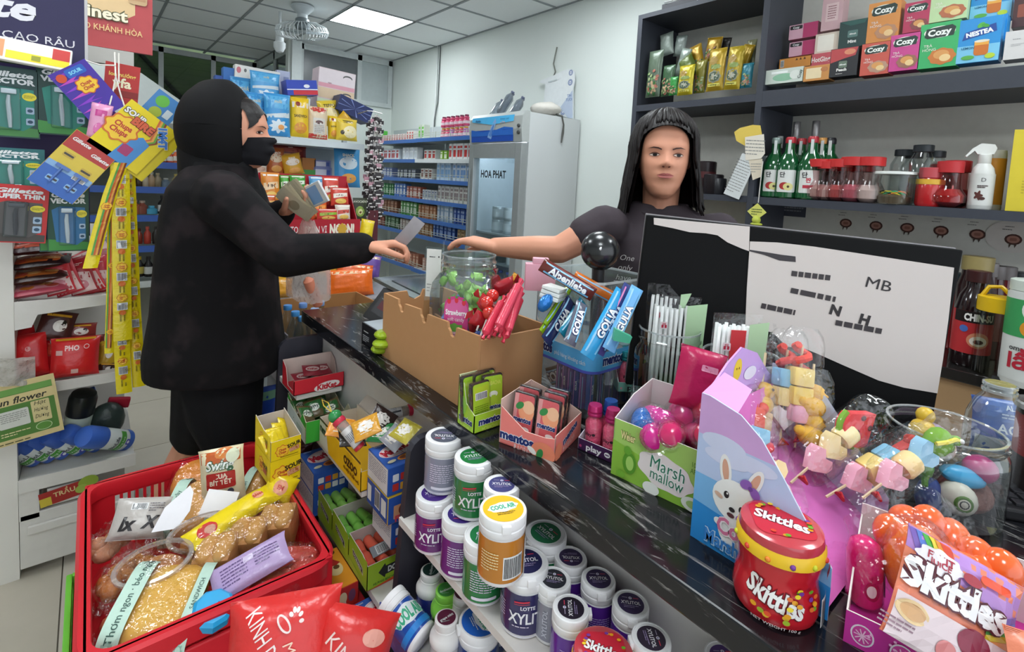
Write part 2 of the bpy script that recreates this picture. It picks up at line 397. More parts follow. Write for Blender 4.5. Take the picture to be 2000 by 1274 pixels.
o=thing('window_backdrop','dark green backdrop slope added outside the left window against the sky light','roof',(-.2,GY+.5,1.55),(R(-20),0,0))  # added backdrop keeps sky light out of the window; bars mimic reflected beams
obj('roof_sheet',b,M('#4d5a4c',.7,scale=4,col2='#75855c'),o,None)
bm_=mesh_of('backdrop_bar',B().box(-.02,-.06,-.1,.02,-.02,1.9),M('#1e2422',.7))
for k in range(9):q=link('backdrop_bar',bm_,o);q.location=(-1.6+.42*k,0,0);q.rotation_euler=(0,R(-38),0)
def wire(name,label,pts,r,col,cat='cable',group=None):
 return tag(obj(name,B().tube(pts,r,6),M(col,.5),None,True),label,cat,group)
a=PX(857,94,XW);c=PX(852,240,XW)
wire('wall_cable','thin white cable running down the wall above the dairy shelves',[(XW-.012,a.y,ZC),(XW-.012,a.y,2.2),(XW-.02,a.y+.01,2.05),(XW-.014,a.y+.03,1.75)],.009,'#e4e8e6')
wire('wall_cable','thin dark cable beside the white cable on the wall',[(XW-.01,a.y-.05,ZC),(XW-.01,a.y-.04,2.2),(XW-.016,a.y+.0,2.02),(XW-.014,a.y+.01,1.7)],.005,'#55595a')
wire('wall_string','short twisted cord on the wall high above the fridge',[PX(x,y,XW-.01)for x,y in((1088,92),(1084,110),(1081,125),(1085,140),(1080,152))],.006,'#7d8078','string')
# COUNTER
GRAN=M('#17171a',.16,coat=.3)
def granite():
 m=M('#15161a',.15,kind='granite');nt=m.node_tree;N=nt.nodes;L=nt.links;bs=N['Principled BSDF']
 no=[n for n in N if n.type=='TEX_NOISE'][0];mx=[n for n in N if n.type=='MIX'][0]
 tc=[n for n in N if n.type=='TEX_COORD'][0]
 mp=N.new('ShaderNodeMapping');mp.inputs['Rotation'].default_value=(0,0,R(14));mp.inputs['Scale'].default_value=(9,1.5,9)
 L.new(tc.outputs['Object'],mp.inputs[0]);L.new(mp.outputs[0],no.inputs['Vector']);no.inputs['Scale'].default_value=5;no.inputs['Detail'].default_value=9;no.inputs['Roughness'].default_value=.72;no.inputs['Distortion'].default_value=1.1
 r=N.new('ShaderNodeValToRGB');e=r.color_ramp.elements;e[0].position=.555;e[0].color=(0,0,0,1);e[1].position=.76;e[1].color=(1,1,1,1)
 L.new(no.outputs['Fac'],r.inputs[0]);L.new(r.outputs[0],mx.inputs[0]);mx.inputs[6].default_value=lin('#17171b');mx.inputs[7].default_value=lin('#c8c3be')
 return m
GRAN=granite()
t=thing('counter','long shop counter with black veined granite top and white front','counter',(.85,.8,0))
o=obj('granite_top',B().box(.555,-.6,.9,1.06,1.765,.94,ch=.003),GRAN,t,None);o.matrix_parent_inverse=t.matrix_world.inverted();o.location=(-.85,-.8,0)
o=obj('side_return',B().box(1.0605,-.6,.9,1.33,.40,.94,ch=.003).box(1.08,-.58,0,1.31,.38,.899),[GRAN],t,None);o.location=(-.85,-.8,0)
b=B();q=[(.60,1.74),(.725,-.6),(1.03,-.6),(1.03,1.74)]
b.add([(x,y,z)for z in(0,.9)for x,y in q],[(0,1,2,3),(4,7,6,5),(0,4,5,1),(1,5,6,2),(2,6,7,3),(3,7,4,0)])
o=obj('front_panel',b,M('#d2cdca',.45),t,None);o.location=(-.85,-.8,0)
BLK=M('#33323a',.5,scale=60);SHELFW=M('#ded8d2',.4)
t=thing('sweets_rack','black sided stepped rack with white shelves under the counter edge','display rack',(.5,0,0))
def sidep(y,x0,x1,zt,xb):
 pts=[(xb,0),(x1,0),(x1,zt),(x0+.035,zt)]+[(x0+.035-.035*sin(R(a)),zt-.035+.035*cos(R(a)))for a in(20,45,70,90)]
 o=obj('side_panel',B().prism(pts,-.009,.009),BLK,t,None);o.location=(-.5,y,0)
sidep(1.69,.462,.60,.872,.44);sidep(.915,.512,.66,.866,.455);sidep(-.12,.503,.7,.866,.45)
def shelf(x0,x1,y0,y1,z,th=.016,lip=0,m=SHELFW):
 b=B().box(x0-.5,y0,z-th,x1-.5,y1,z)
 if lip:b.box(x0-.5,y0,z-th,x0-.497,y1,z+lip)
 return obj('shelf_board',b,m,t,None)
shelf(.497,.72,-.11,.916,.70);o=shelf(.462,.72,-.11,.916,.50);shelf(.44,.7,-.11,.916,.3)
shelf(.465,.60,1.505,1.68,.7565);shelf(.497,.60,1.105,1.68,.658);shelf(.497,.61,.934,1.68,.448);shelf(.44,.6,.934,1.68,.2)
obj('price_rail',B().box(-.042,-.1,.475,-.039,.914,.53),GL('#7d8ce0',.5,.05,name='blue_clear_plastic',milky=.35),t,None)
# STAND LEFT
WHT=M('#d9d5ce',.45,scale=8,amt=.05)
SX,SY=-.19,2.25
t=thing('snack_stand','white metal display stand full of snacks behind the red basket','display stand',(SX,SY,0))
obj('side_post',B().box(-.45,0,0,-.001,.02,1.15),WHT,t,None)
obj('side_panel',B().box(-.03,.021,0,-.001,.5,1.15),WHT,t,None)
obj('back_panel',B().box(.0,.491,0,.30,.5,1.15),WHT,t,None)
tg=M('#d5d1cb',.5)
def lipsh(z,w,poly,nm='shelf_tier'):
 b=B().box(0,.0,z-.012,w,.49,z-.002)
 b.prism([(x-SX,zz)for x,zz in poly],-.006,0);obj(nm,b,tg,t,None)
lipsh(.935,.26,[(-.19,.948),(.068,.948),(.068,.915),(-.135,.90),(-.15,.86),(-.19,.855)])
lipsh(.655,.27,[(-.19,.665),(.085,.665),(.085,.63),(-.19,.63)])
lipsh(.335,.31,[(-.19,.345),(.123,.345),(.123,.30),(-.19,.30)])
obj('kick_drawer',B().box(0,.0,.03,.31,.02,.22,ch=.004).box(.02,-.012,.15,.29,0,.18,ch=.004),tg,t,None)
obj('drawer_box',B().box(.0,.0,.2,.05,.3,.3).box(.07,.0,.23,.16,.3,.29),tg,t,None)
a=Art();a.rect(0,0,.14,.05,'#a12a25');a.rect(-.055,-.01,.03,.03,'#c9b23c');a.ell(.06,.012,.028,.022,'#8da43a');a.ell(.04,-.005,.018,.015,'#9bb04a');a.text('TRẦU',-.005,.006,.016,'#d9c08a',.02)
a.build('price_sign',t,plane((.12,-.007,.265),(1,.0,.12),(-.12,0,1)))
t2=thing('razor_board','dark purple pegboard with large white lettering on its header','display board',(SX,SY,1.15))
obj('back_board',B().box(-.35,.06,0,.19,.08,.56),M('#352a58',.5),t2,None)
a0,a1=PY(0,8,2.2),PY(166,28,2.2);a2=PY(166,138,2.2)
obj('header_board',B().box(-.35,-.05,.56,a2.x-SX,-.03,.56+.22),M('#2e2950',.45),t2,None)
a=Art();a.text('Gillette',-.15,.035,.072,'#e9e6ec',.035,shear=.28,w=.36);a.text('DAO CẠO RÂU',-.01,-.052,.024,'#e4e0e6',.0,w=.26)
a.build('header_print',t2,plane((a2.x-SX-.145,-.05,.685),(1,0,0),(0,0,1)))
obj('header_edge',B().box(a2.x-SX,-.052,.555,a2.x-SX+.008,-.028,.78),M('#c7c3c3',.4),t2,None)
q0,q1=PY(165,0,2.5),PY(298,108,2.5)
t3=thing('hanging_sign','red and cream hanging sign with jars and gold lettering behind the razor board','sign',(q0.x,2.5,q1.z))
w_,h_=q1.x-q0.x,.38
obj('sign_board',B().box(-.12,0,0,w_,.02,h_),M('#b54a4c',.4),t3,None)
a=Art();a.poly([(-.25,.19),(w_/2-.075,.19),(w_/2-.075,-.05),(-.02,-.085),(-.25,-.085)],'#d9b98a')
for x,z in((-.10,.135),(-.005,.135),(.07,.12),(-.06,.03),(.035,.02)):a.rr(x,z,.06,.06,.012,'#c3a27a');a.rect(x,z+.032,.05,.012,'#d8c7a8');a.rect(x,z-.005,.05,.02,'#b58c68')
a.text('Finest',-.07,-.062,.042,'#efe4c8',.03,w=.15,out='#5c5a3c',ow=.05);a.text('ĐẢO KHÁNH HÒA',-.055,-.118,.022,'#e8c48a',.01,w=.21)
a.build('sign_print',t3,plane((w_/2+.02,0,h_/2),(1,0,0),(0,0,1)))
obj('sign_rail',B().box(-.12,-.01,-.06,w_-.06,.015,-.003),M('#b9b5ae',.4),t3,None)
# WALL SHELF OF BOTTLES (far left)
t=thing('sauce_shelf','white shelf unit with blue edges holding small sauce bottles','shelf unit',(.0,4.3,0))
SH=[PY(340,y,4.3).z for y in(318,366,420,478,545)]
obj('back_panel',B().box(-.4,.38,0,.56,.4,1.72),M('#8f8f88',.6),t,None)
obj('gable_board',B().prism([(-.1,1.5),(-.1,2.10),(.30,2.07),(.55,1.90),(.55,1.5),(.62,1.3),(.62,0),(.55,0),(.55,1.5)],.41,.43),M('#d5dbd8',.6),t,None)
for i,z in enumerate(SH):
 b=B().box(-.4,0,z-.035,.56,.38,z-.02);b.mat(1).box(-.4,-.01,z-.045,.56,.0,z)
 obj('shelf_board',b,[M('#cfd4d2',.4),M('#4566b4' if i not in(4,)else '#cfd4d2',.4)],t,None)
 # GONDOLA END (bread)
GYY=2.9
t=thing('bread_gondola','white gondola end shelf with blue price rails holding bread and snacks','shelf unit',(.95,GYY,0))
zt=1.587;zm=1.19
obj('back_panel',B().box(-.33,.371,0,.317,.39,1.6),M('#a9b0b4',.6),t,None)
b=B().box(-.35,0,zt-.03,.298,.37,zt-.004);b.mat(0).box(-.35,-.012,zt-.032,.298,0,zt+.002);obj('shelf_board',b,M('#c9d2d6',.4),t,None)
b=B().box(-.35,0,zm-.03,.34,.37,zm-.004);b.mat(1).box(-.35,-.012,zm-.04,.34,0,zm+.002);obj('shelf_board',b,[M('#c9d2d6',.4),M('#8ea4d0',.4)],t,None)
obj('shelf_board',B().box(-.35,-.1,.66,.34,.37,.68),M('#b9c0c4',.4),t,None)
obj('upright',B().box(.318,.371,0,.345,.40,1.75),M('#b9c0c4',.4),t,None)
# FRIDGE
FXX=2.27;y0,y1=2.655,3.275
t=thing('display_fridge','tall grey glass door drinks fridge with a blue lit header','fridge',(FXX,y0,0))
W=y1-y0;GREY=M('#c3c6c6',.4,scale=4,amt=.04)
b=B().box(.0605,0,.04,.56,.02,1.90).box(.0605,W-.02,.04,.56,W,1.90).box(.0605,.0201,1.86,.56,W-.0201,1.90).box(.54,.0201,.04,.56,W-.0201,1.859).box(.0605,.0201,.04,.5399,W-.0201,.22)
obj('cabinet_body',b,GREY,t,None)
obj('header_cap',B().prism([(0,1.69),(.06,1.69),(.06,1.905),(.02,1.905),(-.005,1.87),(-.012,1.78)],0,W),M('#aeb2b0',.35),t,None)
def hdr(u,v,d):
 k=v/.2;return(-.012-d+.006*(2*k)**2+(.015 if k>.4 else 0)*(k-.4)*5,W/2+.03-u,1.79+v)
a=Art();a.rect(0,0,.5,.18,'#2b8fd8');a.rect(0,-.05,.5,.085,'#1f52b8');a.poly([(-.25,.0),(-.1,-.02),(.05,-.01),(.15,.01),(.25,-.0),(.25,-.05),(-.25,-.05)],'#2a6ccb');a.poly([(-.25,.09),(.25,.09),(.25,.045),(.0,.03),(-.25,.06)],'#49b4e8')
a.poly([(-.045,-.06),(.0,-.075),(.055,.045),(.045,.075),(.02,.05)],'#8fb6e8');a.poly([(-.03,-.045),(0,-.06),(.03,.02),(.02,.03)],'#5f8fd6')
for x,y in((.11,.04),(.13,.045),(.15,.042)):a.ell(x,y,.006,.005,'#e8a890',8)
a.text('Alaska',-.17,.065,.018,'#16386e',.02);a.text('forever cool',.15,.068,.014,'#17508a',.0,shear=.2);a.build('header_sign',t,hdr,curve=.03)
for z in(1.80,1.755):obj('dial',B().lathe([(.013,0),(.013,.008),(.009,.012)],14,xf((-.012,.028,z),(0,R(-90),0))),M('#4a4c4c',.3),t)
dr=obj('door_frame',B().box(-.005,.066,1.58,.055,W-.066,1.685).box(-.005,.066,.24,.055,W-.066,.30).box(-.005,0,.24,.055,.065,1.685,ch=.004).box(-.005,W-.065,.24,.055,W,1.685,ch=.004),M('#a7abab',.3,.4),t,None)
obj('door_glass',B().box(.02,.06,.29,.03,W-.06,1.6),GL('#eaf1f3',.3,.02,name='fridge_glass'),dr,None)
a=Art();a.text('HOA PHAT',0,0,.055,'#2b3236',.03,w=.30);a.build('door_lettering',dr,plane((.019,PX(963,340,FXX+.019).y-y0,PX(963,340,FXX+.019).z),(0,-1,0),(0,0,1)))
obj('door_handle',B().box(-.03,W-.05,.9,-.018,W-.035,1.5,ch=.004),M('#8c9090',.3,.5),dr,None)
obj('interior',B().box(.50,.03,.24,.53,W-.03,1.84).box(.07,.021,.24,.499,.027,1.84).box(.07,W-.027,.24,.499,W-.021,1.84),M('#dde5ea',.5),t,None);obj('lamp_tube',B().box(.07,.05,1.66,.10,W-.05,1.68),EM('#e8f4ff',10),t,None);obj('lamp_tube',B().box(.065,.03,.3,.08,.042,1.6),EM('#e8f4ff',6),t,None)
for z in(1.02,.80,.55):obj('wire_shelf',B().box(.07,.03,z-.012,.5,W-.03,z),M('#b9c2c6',.3,.3),t,None)
DX=2.5;t=thing('dairy_rack','white wall shelving with blue edges stocked with milk cartons','shelf unit',(DX,4.4,0))
DZ=[1.77,1.585,1.39,1.205,1.006,.828,.538]
DZ=[PX(916,y,DX).z for y in(266,312,356,401,443,481,560)]
BLU=M('#3f6cb4',.35);OFFW=M('#d5dbdc',.4)
obj('back_panel',B().box(.33,-1.1,0,.35,1.3,1.95),M('#c3cbcc',.5),t,None)
for sx,(ya,yb)in enumerate(((-1.1,.12),(.13,1.3))):
 for i,z in enumerate(DZ):
  dx=-.02 if sx==0 else .0
  b=B().box(.02+dx,ya,z-.02,.33,yb,z-.003);b.mat(1).box(dx,ya,z-.032,.02+dx,yb,z+.004)
  o=obj('shelf_board',b,[OFFW,OFFW if(i==1 and sx==0)else BLU],t,None)
  g=B()
  if i not in(1,):
   for h in(.028,.05):g.box(.012+dx,ya,z+h,.016+dx,yb,z+h+.004)
   for k in range(5):yy=ya+.1+k*(yb-ya-.2)/4;g.box(.012+dx,yy,z,.016+dx,yy+.005,z+.06)
   obj('wire_guard',g,M('#c3c8b8',.4),o,None)
   # DARK WALL CABINET
CX=2.47;DRK=M('#3b3e47',.5,scale=50,amt=.1)
yl=PX(1250,110,CX).y;yd=PX(1484,100,CX).y
ztop=PX(1256,28,CX).z;zs2=PX(1480,179,CX).z;zs1=PX(1600,391.5,CX).z
t=thing('wall_cabinet','dark grey open wall cabinet of tea boxes and bottles behind the cashier','cabinet',(CX,0,0))
DP=XW-CX
obj('side_panel',B().box(0,yl,.85,DP-.001,yl+.03,ztop-.0251),DRK,t,None)
obj('side_panel',B().box(0,yd-.03,.85,DP-.013,yd,ZC-.02),DRK,t,None)
obj('top_panel',B().box(0,yd+.0005,ztop-.025,DP-.013,yl+.03,ztop),DRK,t,None)
obj('shelf_board',B().box(0,yd+.0005,zs2-.045,DP-.013,yl-.0005,zs2-.01),DRK,t,None)
obj('shelf_board',B().box(0,-.5,zs2-.075,DP-.013,yd-.0305,zs2),DRK,t,None)
obj('shelf_board',B().box(0,yd+.0005,zs1-.03,DP-.013,yl-.0005,zs1),DRK,t,None)
obj('shelf_board',B().box(0,-.5,zs1-.035,DP-.013,yd-.0305,zs1),DRK,t,None)
obj('back_panel',B().box(DP-.012,-.5,.851,DP-.002,yl-.001,ZC-.02),M('#d6d4cc',.6),t,None)
t=thing('back_counter','low wooden back counter with a black stone top by the wall','counter',(2.3,0,0))
obj('stone_top',B().box(0,-.8,.81,.54,.95,.849,ch=.003),M('#22201f',.12,coat=.4),t,None)
obj('cabinet_front',B().box(.02,-.8,0,.54,.93,.81),M('#a98863',.45,scale=6,amt=.25),t,None)
# THINGS ON THE COUNTER
ZT=.9405
def mentos(a,x,y,h,w=None,rot=0):a.text('mentos',x,y,h,'#22306e',.05,w=w,rot=rot,out='#eef0f4',ow=.045)
t=thing('cardboard_box','open brown cardboard box with notched rim on the counter','box',(.594,.795,ZT));CB=M('#b98a60',.7,scale=40,amt=.08,col2='#b3845a')
Wy,Wx,Hh=.427,.18,.168
pts=[(0,0),(Wy,0),(Wy,Hh)]
for y in(.325,.215,.095):pts+=[(y+.022,Hh),(y+.019,Hh-.012)]+[(y+.011*cos(R(k)),Hh-.018-.011*sin(R(k)))for k in(0,45,90,135,180)]+[(y-.013,Hh-.004)]
pts+=[(0,Hh)]
TY=Matrix(((0,1,0,0),(1,0,0,0),(0,0,1,0),(0,0,0,1)))
obj('side_wall',B().prism(pts,0,.006,TY),CB,t,None)
obj('side_wall',B().box(.0065,0,0,Wx,.006,Hh-.01),CB,t,None)
p2=[(.0065,0),(Wx,0),(Wx,Hh),(.12,Hh)]+[(.09+.025*cos(R(k)),Hh-.025*sin(R(k)))for k in(0,45,90,135,180)]+[(.0065,Hh)]
obj('side_wall',B().prism(p2,Wy-.006,Wy),CB,t,None)
obj('side_wall',B().box(Wx-.006,.0065,0,Wx,Wy-.0065,Hh),CB,t,None)
obj('box_floor',B().box(.0065,.0065,.0005,Wx-.0065,Wy-.0065,.004),CB,t,None)
JC=PX(912,600,.684);JC.z=ZT+.032;JS=1.07
t=thing('candy_jar','large clear octagonal jar with pink strawberry label in the cardboard box','jar',JC,R(16));t.scale=(JS,JS,JS)
pr=[(.03,0),(.078,.003),(.082,.015),(.082,.165),(.078,.19),(.062,.212),(.058,.218),(.058,.226),(.061,.228),(.058,.232),(.061,.238),(.058,.242),(.058,.252)]
b=B().lathe(pr[:6],8,close=False);o=obj('jar_body',b,JAR,t,None)
obj('jar_neck',B().lathe(pr[5:],30,close=False),JAR,t)
obj('jar_rim',B().lathe([(.057,.251),(.0595,.2515),(.0595,.254),(.057,.254)],30,close=False),GL('#e8eeee',.9,.05,name='rim_plastic',milky=.3),t)
fa=R(-90-55);rr_=.082*cos(R(22.5))+.0006
def octmap(k):
 a=R(22.5+45*k);n=V((cos(a),sin(a),0));ux=V((-sin(a),cos(a),0))
 return lambda u,v,d:n*(rr_+d)+ux*u+V((0,0,.118+v))
def strawb(a):
 a.rr(0,0,.052,.115,.02,'#d8488f');a.ell(0,.03,.024,.022,'#e56aa8');a.text('Strawberry',0,.024,.011,'#fff',.03,w=.046);a.text('soft candy',0,.010,.008,'#f7d0e2',.02,w=.036)
 for x,y in((-.016,.047),(0,.05),(.016,.046)):a.ell(x,y,.004,.006,'#e23a4a');a.ell(x,y+.006,.003,.002,'#5da045')
 a.ell(-.002,-.008,.02,.009,'#6fae4c',wav=.15);a.rr(-.002,-.032,.03,.032,.004,'#efc9d4');a.lines(-.002,-.032,.024,.024,6,'#b4507a');a.ell(.018,-.012,.005,.007,'#d8303e')
for k in range(8):
 n=Matrix.Rotation(R(34.5),3,'Z')@V((cos(R(22.5+45*k)),sin(R(22.5+45*k)),0));dirc=(V((0,0,0))-V((JC.x,JC.y,0))).normalized()
 if n.x*dirc.x+n.y*dirc.y>.8 or(n.x<-.6 and n.y<.1 and n.y>-.8):
  pass
best=sorted(range(8),key=lambda k:(Matrix.Rotation(R(16),3,'Z')@V((cos(R(22.5+45*k)),sin(R(22.5+45*k)),0))).dot(V((-.78,-.62,0))))[-1]
a=Art();strawb(a);a.build('jar_label',t,octmap(best))
CANDY={}
def candy(col,s,label,loc,rot,group,c2=None):
 key=(col,s)
 if key not in CANDY:
  b=B();b.smooth=True;z=bagz(s,s*.75,s*.5,int(s*1e4)%17)
  for sg in(1,-1):b.surf(lambda i,j:(((i-.5)*s*sg),-sg*z(i-.5,j-.5),(j-.5)*s*.75),9,8)
  for sg in(1,-1):b.add([(sg*s*.48,0,0),(sg*s*.8,-s*.12,s*.3),(sg*s*.82,s*.1,0),(sg*s*.8,-s*.05,-s*.3)],[(0,1,2),(0,2,3)])
  CANDY[key]=mesh_of('wrapped_candy',b,M(col,.25,bump=.2,scale=80),True)
 o=link('wrapped_candy',CANDY[key]);place(o,loc,rot);tag(o,label,'candy',group);return o
for i in range(84):
 a=rnd.uniform(0,2*pi);lay=i//13;r=.064*math.sqrt(rnd.uniform(.1,1));z=.012+lay*.03+rnd.uniform(0,.006)
 g=(lay*1.0+rnd.uniform(-.6,.6))>3.6 or rnd.random()<.25
 c='#8ac255' if g else '#4a74d0'
 candy(c,.03,('green' if g else 'blue')+' wrapped soft candy piled inside the big octagonal jar',JC+V((r*cos(a),r*sin(a),z))*JS,(rnd.uniform(-1,1),rnd.uniform(-1,1),rnd.uniform(0,6)),('green' if g else 'blue')+' candies in the octagonal jar')
c0=PX(846,580,.645);ck=PX(850,487,.645).z-c0.z;t=thing('payment_stand','clear acrylic stand holding a white payment card by the candy jar','card holder',(c0.x,c0.y,c0.z-.055),R(-52))
obj('acrylic_plate',B().box(-.024,0,.0,.024,.002,.06+ck,ch=.0008),GL('#f4fafa',.8,.03),t,None)
obj('acrylic_back',B().box(.018,.004,.0,.022,.006,.075+ck,ch=.0008),GL('#f4fafa',.9,.03),t,None)
cr=obj('white_card',B().box(-.02,-.002,.055,.017,-.0005,.055+ck),M('#e6e4e0',.4),t,None)
a=Art();a.lines(0,.04,.022,.006,1,'#4a4a4a');a.ell(.013,.041,.002,.002,'#333',8);a.lines(-.008,-.028,.014,.004,1,'#555');a.rect(-.011,-.036,.008,.001,'#555');a.rect(-.011,-.044,.008,.001,'#555');a.build('card_print',cr,plane((-.0015,-.002,.055+ck/2),(1,0,0),(0,0,1)))
def stick(label,p0,p1,col,group,r=.0085):
 d=V(p1)-V(p0);L=d.length;q=d.to_track_quat('Z','Y').to_euler()
 t=thing('candy_stick',label,'candy stick',p0,q,group)
 obj('wrapper',B().lathe([(r*.5,-.008),(r*.3,0),(r,.006),(r*1.02,L*.3),(r,L*.7),(r,L-.006),(r*.3,L),(r*.6,L+.01)],10),M(col,.22,bump=.15,scale=70),t)
 a=Art();a.rect(0,0,.004,L*.8,'#f0b9c2');a.rect(.007,0,.003,L*.7,'#8a1428');a.rr(0,-L*.2,.012,.02,.004,'#f3dfe2');a.build('wrapper_print',t,cyl(r*1.03,L/2,R(20)),curve=.004)
 return t
sp=[((957,655),(992,588)),((968,650),(999,580)),((978,652),(1004,585)),((985,662),(1011,596)),((992,648),(1012,575)),((946,655),(975,600)),((972,640),(1006,570))]
for i,(p,q)in enumerate(sp):
 A_,B_=PD(p[0],p[1],1.02-.008*i),PD(q[0],q[1],1.06-.008*i)
 stick('pink red candy stick leaning out of the cardboard box, '+['in front','second from front','middle of the bunch','over the box edge','at the back right','at the left','deep in the bunch'][i],A_,B_+(B_-A_)*.25,'#d8364f' if i%2 else '#e0485f','candy sticks in the cardboard box')
for i,(x,y,d,c,s)in enumerate([(938,625,1.06,'#b5202c',.045),(925,632,1.08,'#8f1a26',.04),(952,598,1.09,'#c62a30',.05),(985,560,1.12,'#a8222e',.05),(968,556,1.15,'#7d1822',.045)]):
 candy(c,s,['bright red wrapped candy against the box front edge','dark red wrapped candy below the jar label','red wrapped candy at the foot of the candy sticks','red wrapped candy on top behind the candy sticks','maroon wrapped candy beside the paper flap'][i],PD(x,y,d),(.3,.5+i,i),None)
for i,(x,y,d)in enumerate([(962,578,1.08),(951,592,1.06),(955,612,1.05)]):
 t=thing('red_lollipop','glossy round red lollipop ball among the candy sticks, '+['topmost','middle one','lowest'][i],'lollipop',PD(x,y,d),(0,.4,0),None)
 obj('lollipop_ball',B().sph((0,0,0),.014,14),M('#d0342c',.15,coat=.5),t);obj('lollipop_stick',B().tube([(0,0,-.012),(0,0,-.06)],.002,6),M('#efe8e2',.5),t)
t=bag('gold_sweet','small gold foil sweet peeping above the red candies','candy',PD(1003,556,1.15),(0,.5,.3),.03,.025,.014,'#d9a035',seed=4,rough=.25)
tag(obj('paper_flap',B().add([PD(958,562,1.2),PD(985,545,1.22),PD(1003,552,1.2),PD(998,566,1.17),PD(985,545,1.222)],[(0,1,2,3)]),M('#e2d8dc',.6),None,None),'pale paper flap standing behind the red candies','paper')
bx=PZ(706,668,ZT);t=carton('small_black_box','small black box with white print beside the cardboard box','box',(bx.x,bx.y-.0,ZT),R(-90),.10,.07,.058,'#1e1e22',front=lambda a,w,h:(a.lines(-.02,-.012,.04,.02,4,'#c9c9cc'),a.rect(-.02,.008,.03,.003,'#bbb')),top=lambda a,w,h:a.rect(0,0,w*.95,h*.9,'#9aa2a8'))
for i,(x,y,dz)in enumerate([(741,683,.012),(744,672,.033),(747,655,.052)]):
 p=PZ(x,y,ZT+dz);b=B();b.sph((0,0,0),(.035,.026,.013),16);o=obj('green_bundle',b,M('#9bb62a',.3,bump=.5,scale=40),None);place(o,(p.x+.005,p.y,ZT+.014+.02*i),(0,.1,.8));tag(o,['lowest','middle','topmost'][i]+' crumpled lime green sachet against the cardboard box','sachet','lime green sachets by the cardboard box')
sx,sy=.80,1.50
t=thing('shop_scale','black and silver electronic scale with a glass tray on the counter','scale',(sx,sy,ZT),R(-4))
obj('scale_base',B().box(.0,-.13,.008,.25,.17,.06,ch=.008),M('#242428',.4),t,None)
obj('weighing_tray',B().box(-.03,-.15,.095,.28,.2,.1).box(-.03,-.15,.1,.28,-.14,.107).box(-.03,.19,.1,.28,.2,.107).box(-.03,-.139,.1,-.02,.189,.107).box(.27,-.139,.1,.28,.189,.107),M('#aab0b4',.15,.8),t,None)
obj('tray_glass',B().box(.02,-.1,.1005,.23,.15,.103),M('#3c4246',.1,coat=.5),t,None)
obj('tray_support',B().box(.08,-.02,.06,.14,.06,.0945),M('#2a2a2e',.5),t,None)
obj('display_box',B().prism([(-.1,.0),(.0,.0),(.0,.085),(-.03,.09)],-.13,.1,Matrix(((1,0,0,-.0),(0,1,0,0),(0,0,1,0),(0,0,0,1)))),M('#1d1d20',.35),t,None)
a=Art();a.rr(0,0,.17,.06,.006,'#3a3a3e');a.rect(0,.004,.12,.03,'#5c1f28');a.rect(0,.024,.14,.003,'#888');a.build('display_panel',t,plane((-.066,-.015,.045),(0,-1,0),(.07,0,.09)))
for x,y in((.02,-.1),(.22,-.1),(.02,.14),(.22,.14)):obj('foot',B().lathe([(.012,0),(.012,.009)],10,xf((x,y,0))),M('#111',.6),t,None)
t=thing('gum_bin','clear two tier plastic bin with blue branded band full of gum','display bin',(.776,.655,ZT));Ls=.19
def rsq(ins=0,r=.03,n=6,L=Ls):
 out=[]
 for cx,cy,a0 in((L-r,r,-90),(L-r,L-r,0),(r,L-r,90),(r,r,180)):
  for k in range(n+1):a=R(a0+90*k/n);out.append((cx+(r-ins)*cos(a),cy+(r-ins)*sin(a)))
 return out
def rtube(z0,z1,ins=0,cap=False):
 P=rsq(ins);n=len(P);b=B().add([(x,y,z0)for x,y in P]+[(x,y,z1)for x,y in P],[(i,(i+1)%n,(i+1)%n+n,i+n)for i in range(n)])
 if cap:b.add([(x,y,z0)for x,y in P],[tuple(range(n))])
 return b
obj('bin_wall',rtube(.0,.283),GL('#eef3f5',.8,.03,0,'bin_plastic',.07),t)
obj('bin_rim',rtube(.279,.2845,-.001),GL('#f4f8f8',.9,.05,name='rim_plastic',milky=.55),t)
obj('bin_floor',rtube(.128,.1281,.001,True),M('#8e9094',.25),t)
obj('blue_band',rtube(.100,.138,-.0015),M('#5aaee6',.35),t)
obj('band_edge',rtube(.094,.1,-.0012),M('#5a63c8',.35),t)
def bandart(a):
 mentos(a,-.05,.002,.020,.066);a.text('phủ hàng khoáng cách',.035,-.003,.009,'#dcebf6',.01,w=.09);
 for k in range(4):a.ell(-.1+.002*k,0,.0008,.0008,'#fff',6)
a=Art();bandart(a);a.build('band_print',t,plane((-.0016,Ls/2,.119),(0,-1,0),(0,0,1)))
a=Art();mentos(a,-.03,.002,.020,.066);a.text('phủ hàng khoáng',.045,.0,.009,'#dcebf6',.01,w=.065);a.build('band_print',t,plane((Ls/2,-.0016,.119),(1,0,0),(0,0,1)))
for x in(.062,.128):obj('divider_wall',B().box(x,.004,.129,x+.0015,Ls-.004,.26),GL('#f3f7f8',.8,.03),t,None)
def bar(label,loc,rot,L,w,th,col,txt=None,tcol='#fff',group=None,cat='gum pack',edge=None):
 t=thing('gum_pack',label,cat,loc,rot,group);b=B();b.smooth=True;z=bagz(w,L,th,int(L*1e4)%13,wr=.0008)
 b.surf(lambda i,j:((i-.5)*w,-z(i-.5,j-.5)-.0005,j*L),8,14).surf(lambda i,j:((.5-i)*w,z(.5-i,j-.5)+.0005,j*L),8,14)
 obj('wrapper',b,M(col,.2,.3 if edge=='m' else 0,bump=.1),t,True)
 a=Art();a.rect(-w*.3,L*.0,w*.1,L*.9,'#e48ac0' if edge else '#9fd0ee')
 if txt:a.text(txt,.0,0,w*.5,tcol,.04,rot=90,out='#1c2a66' if tcol=='#fff' else None,ow=.06)
 a.rect(w*.33,0,w*.12,L*.85,'#7ec3ea');zz=lambda u,v,d:(u,-z(u/w,v/L)-.0005-d,v+L/2);a.build('wrapper_print',t,zz,curve=-.012);return t
BN=V((.75,.655,ZT))
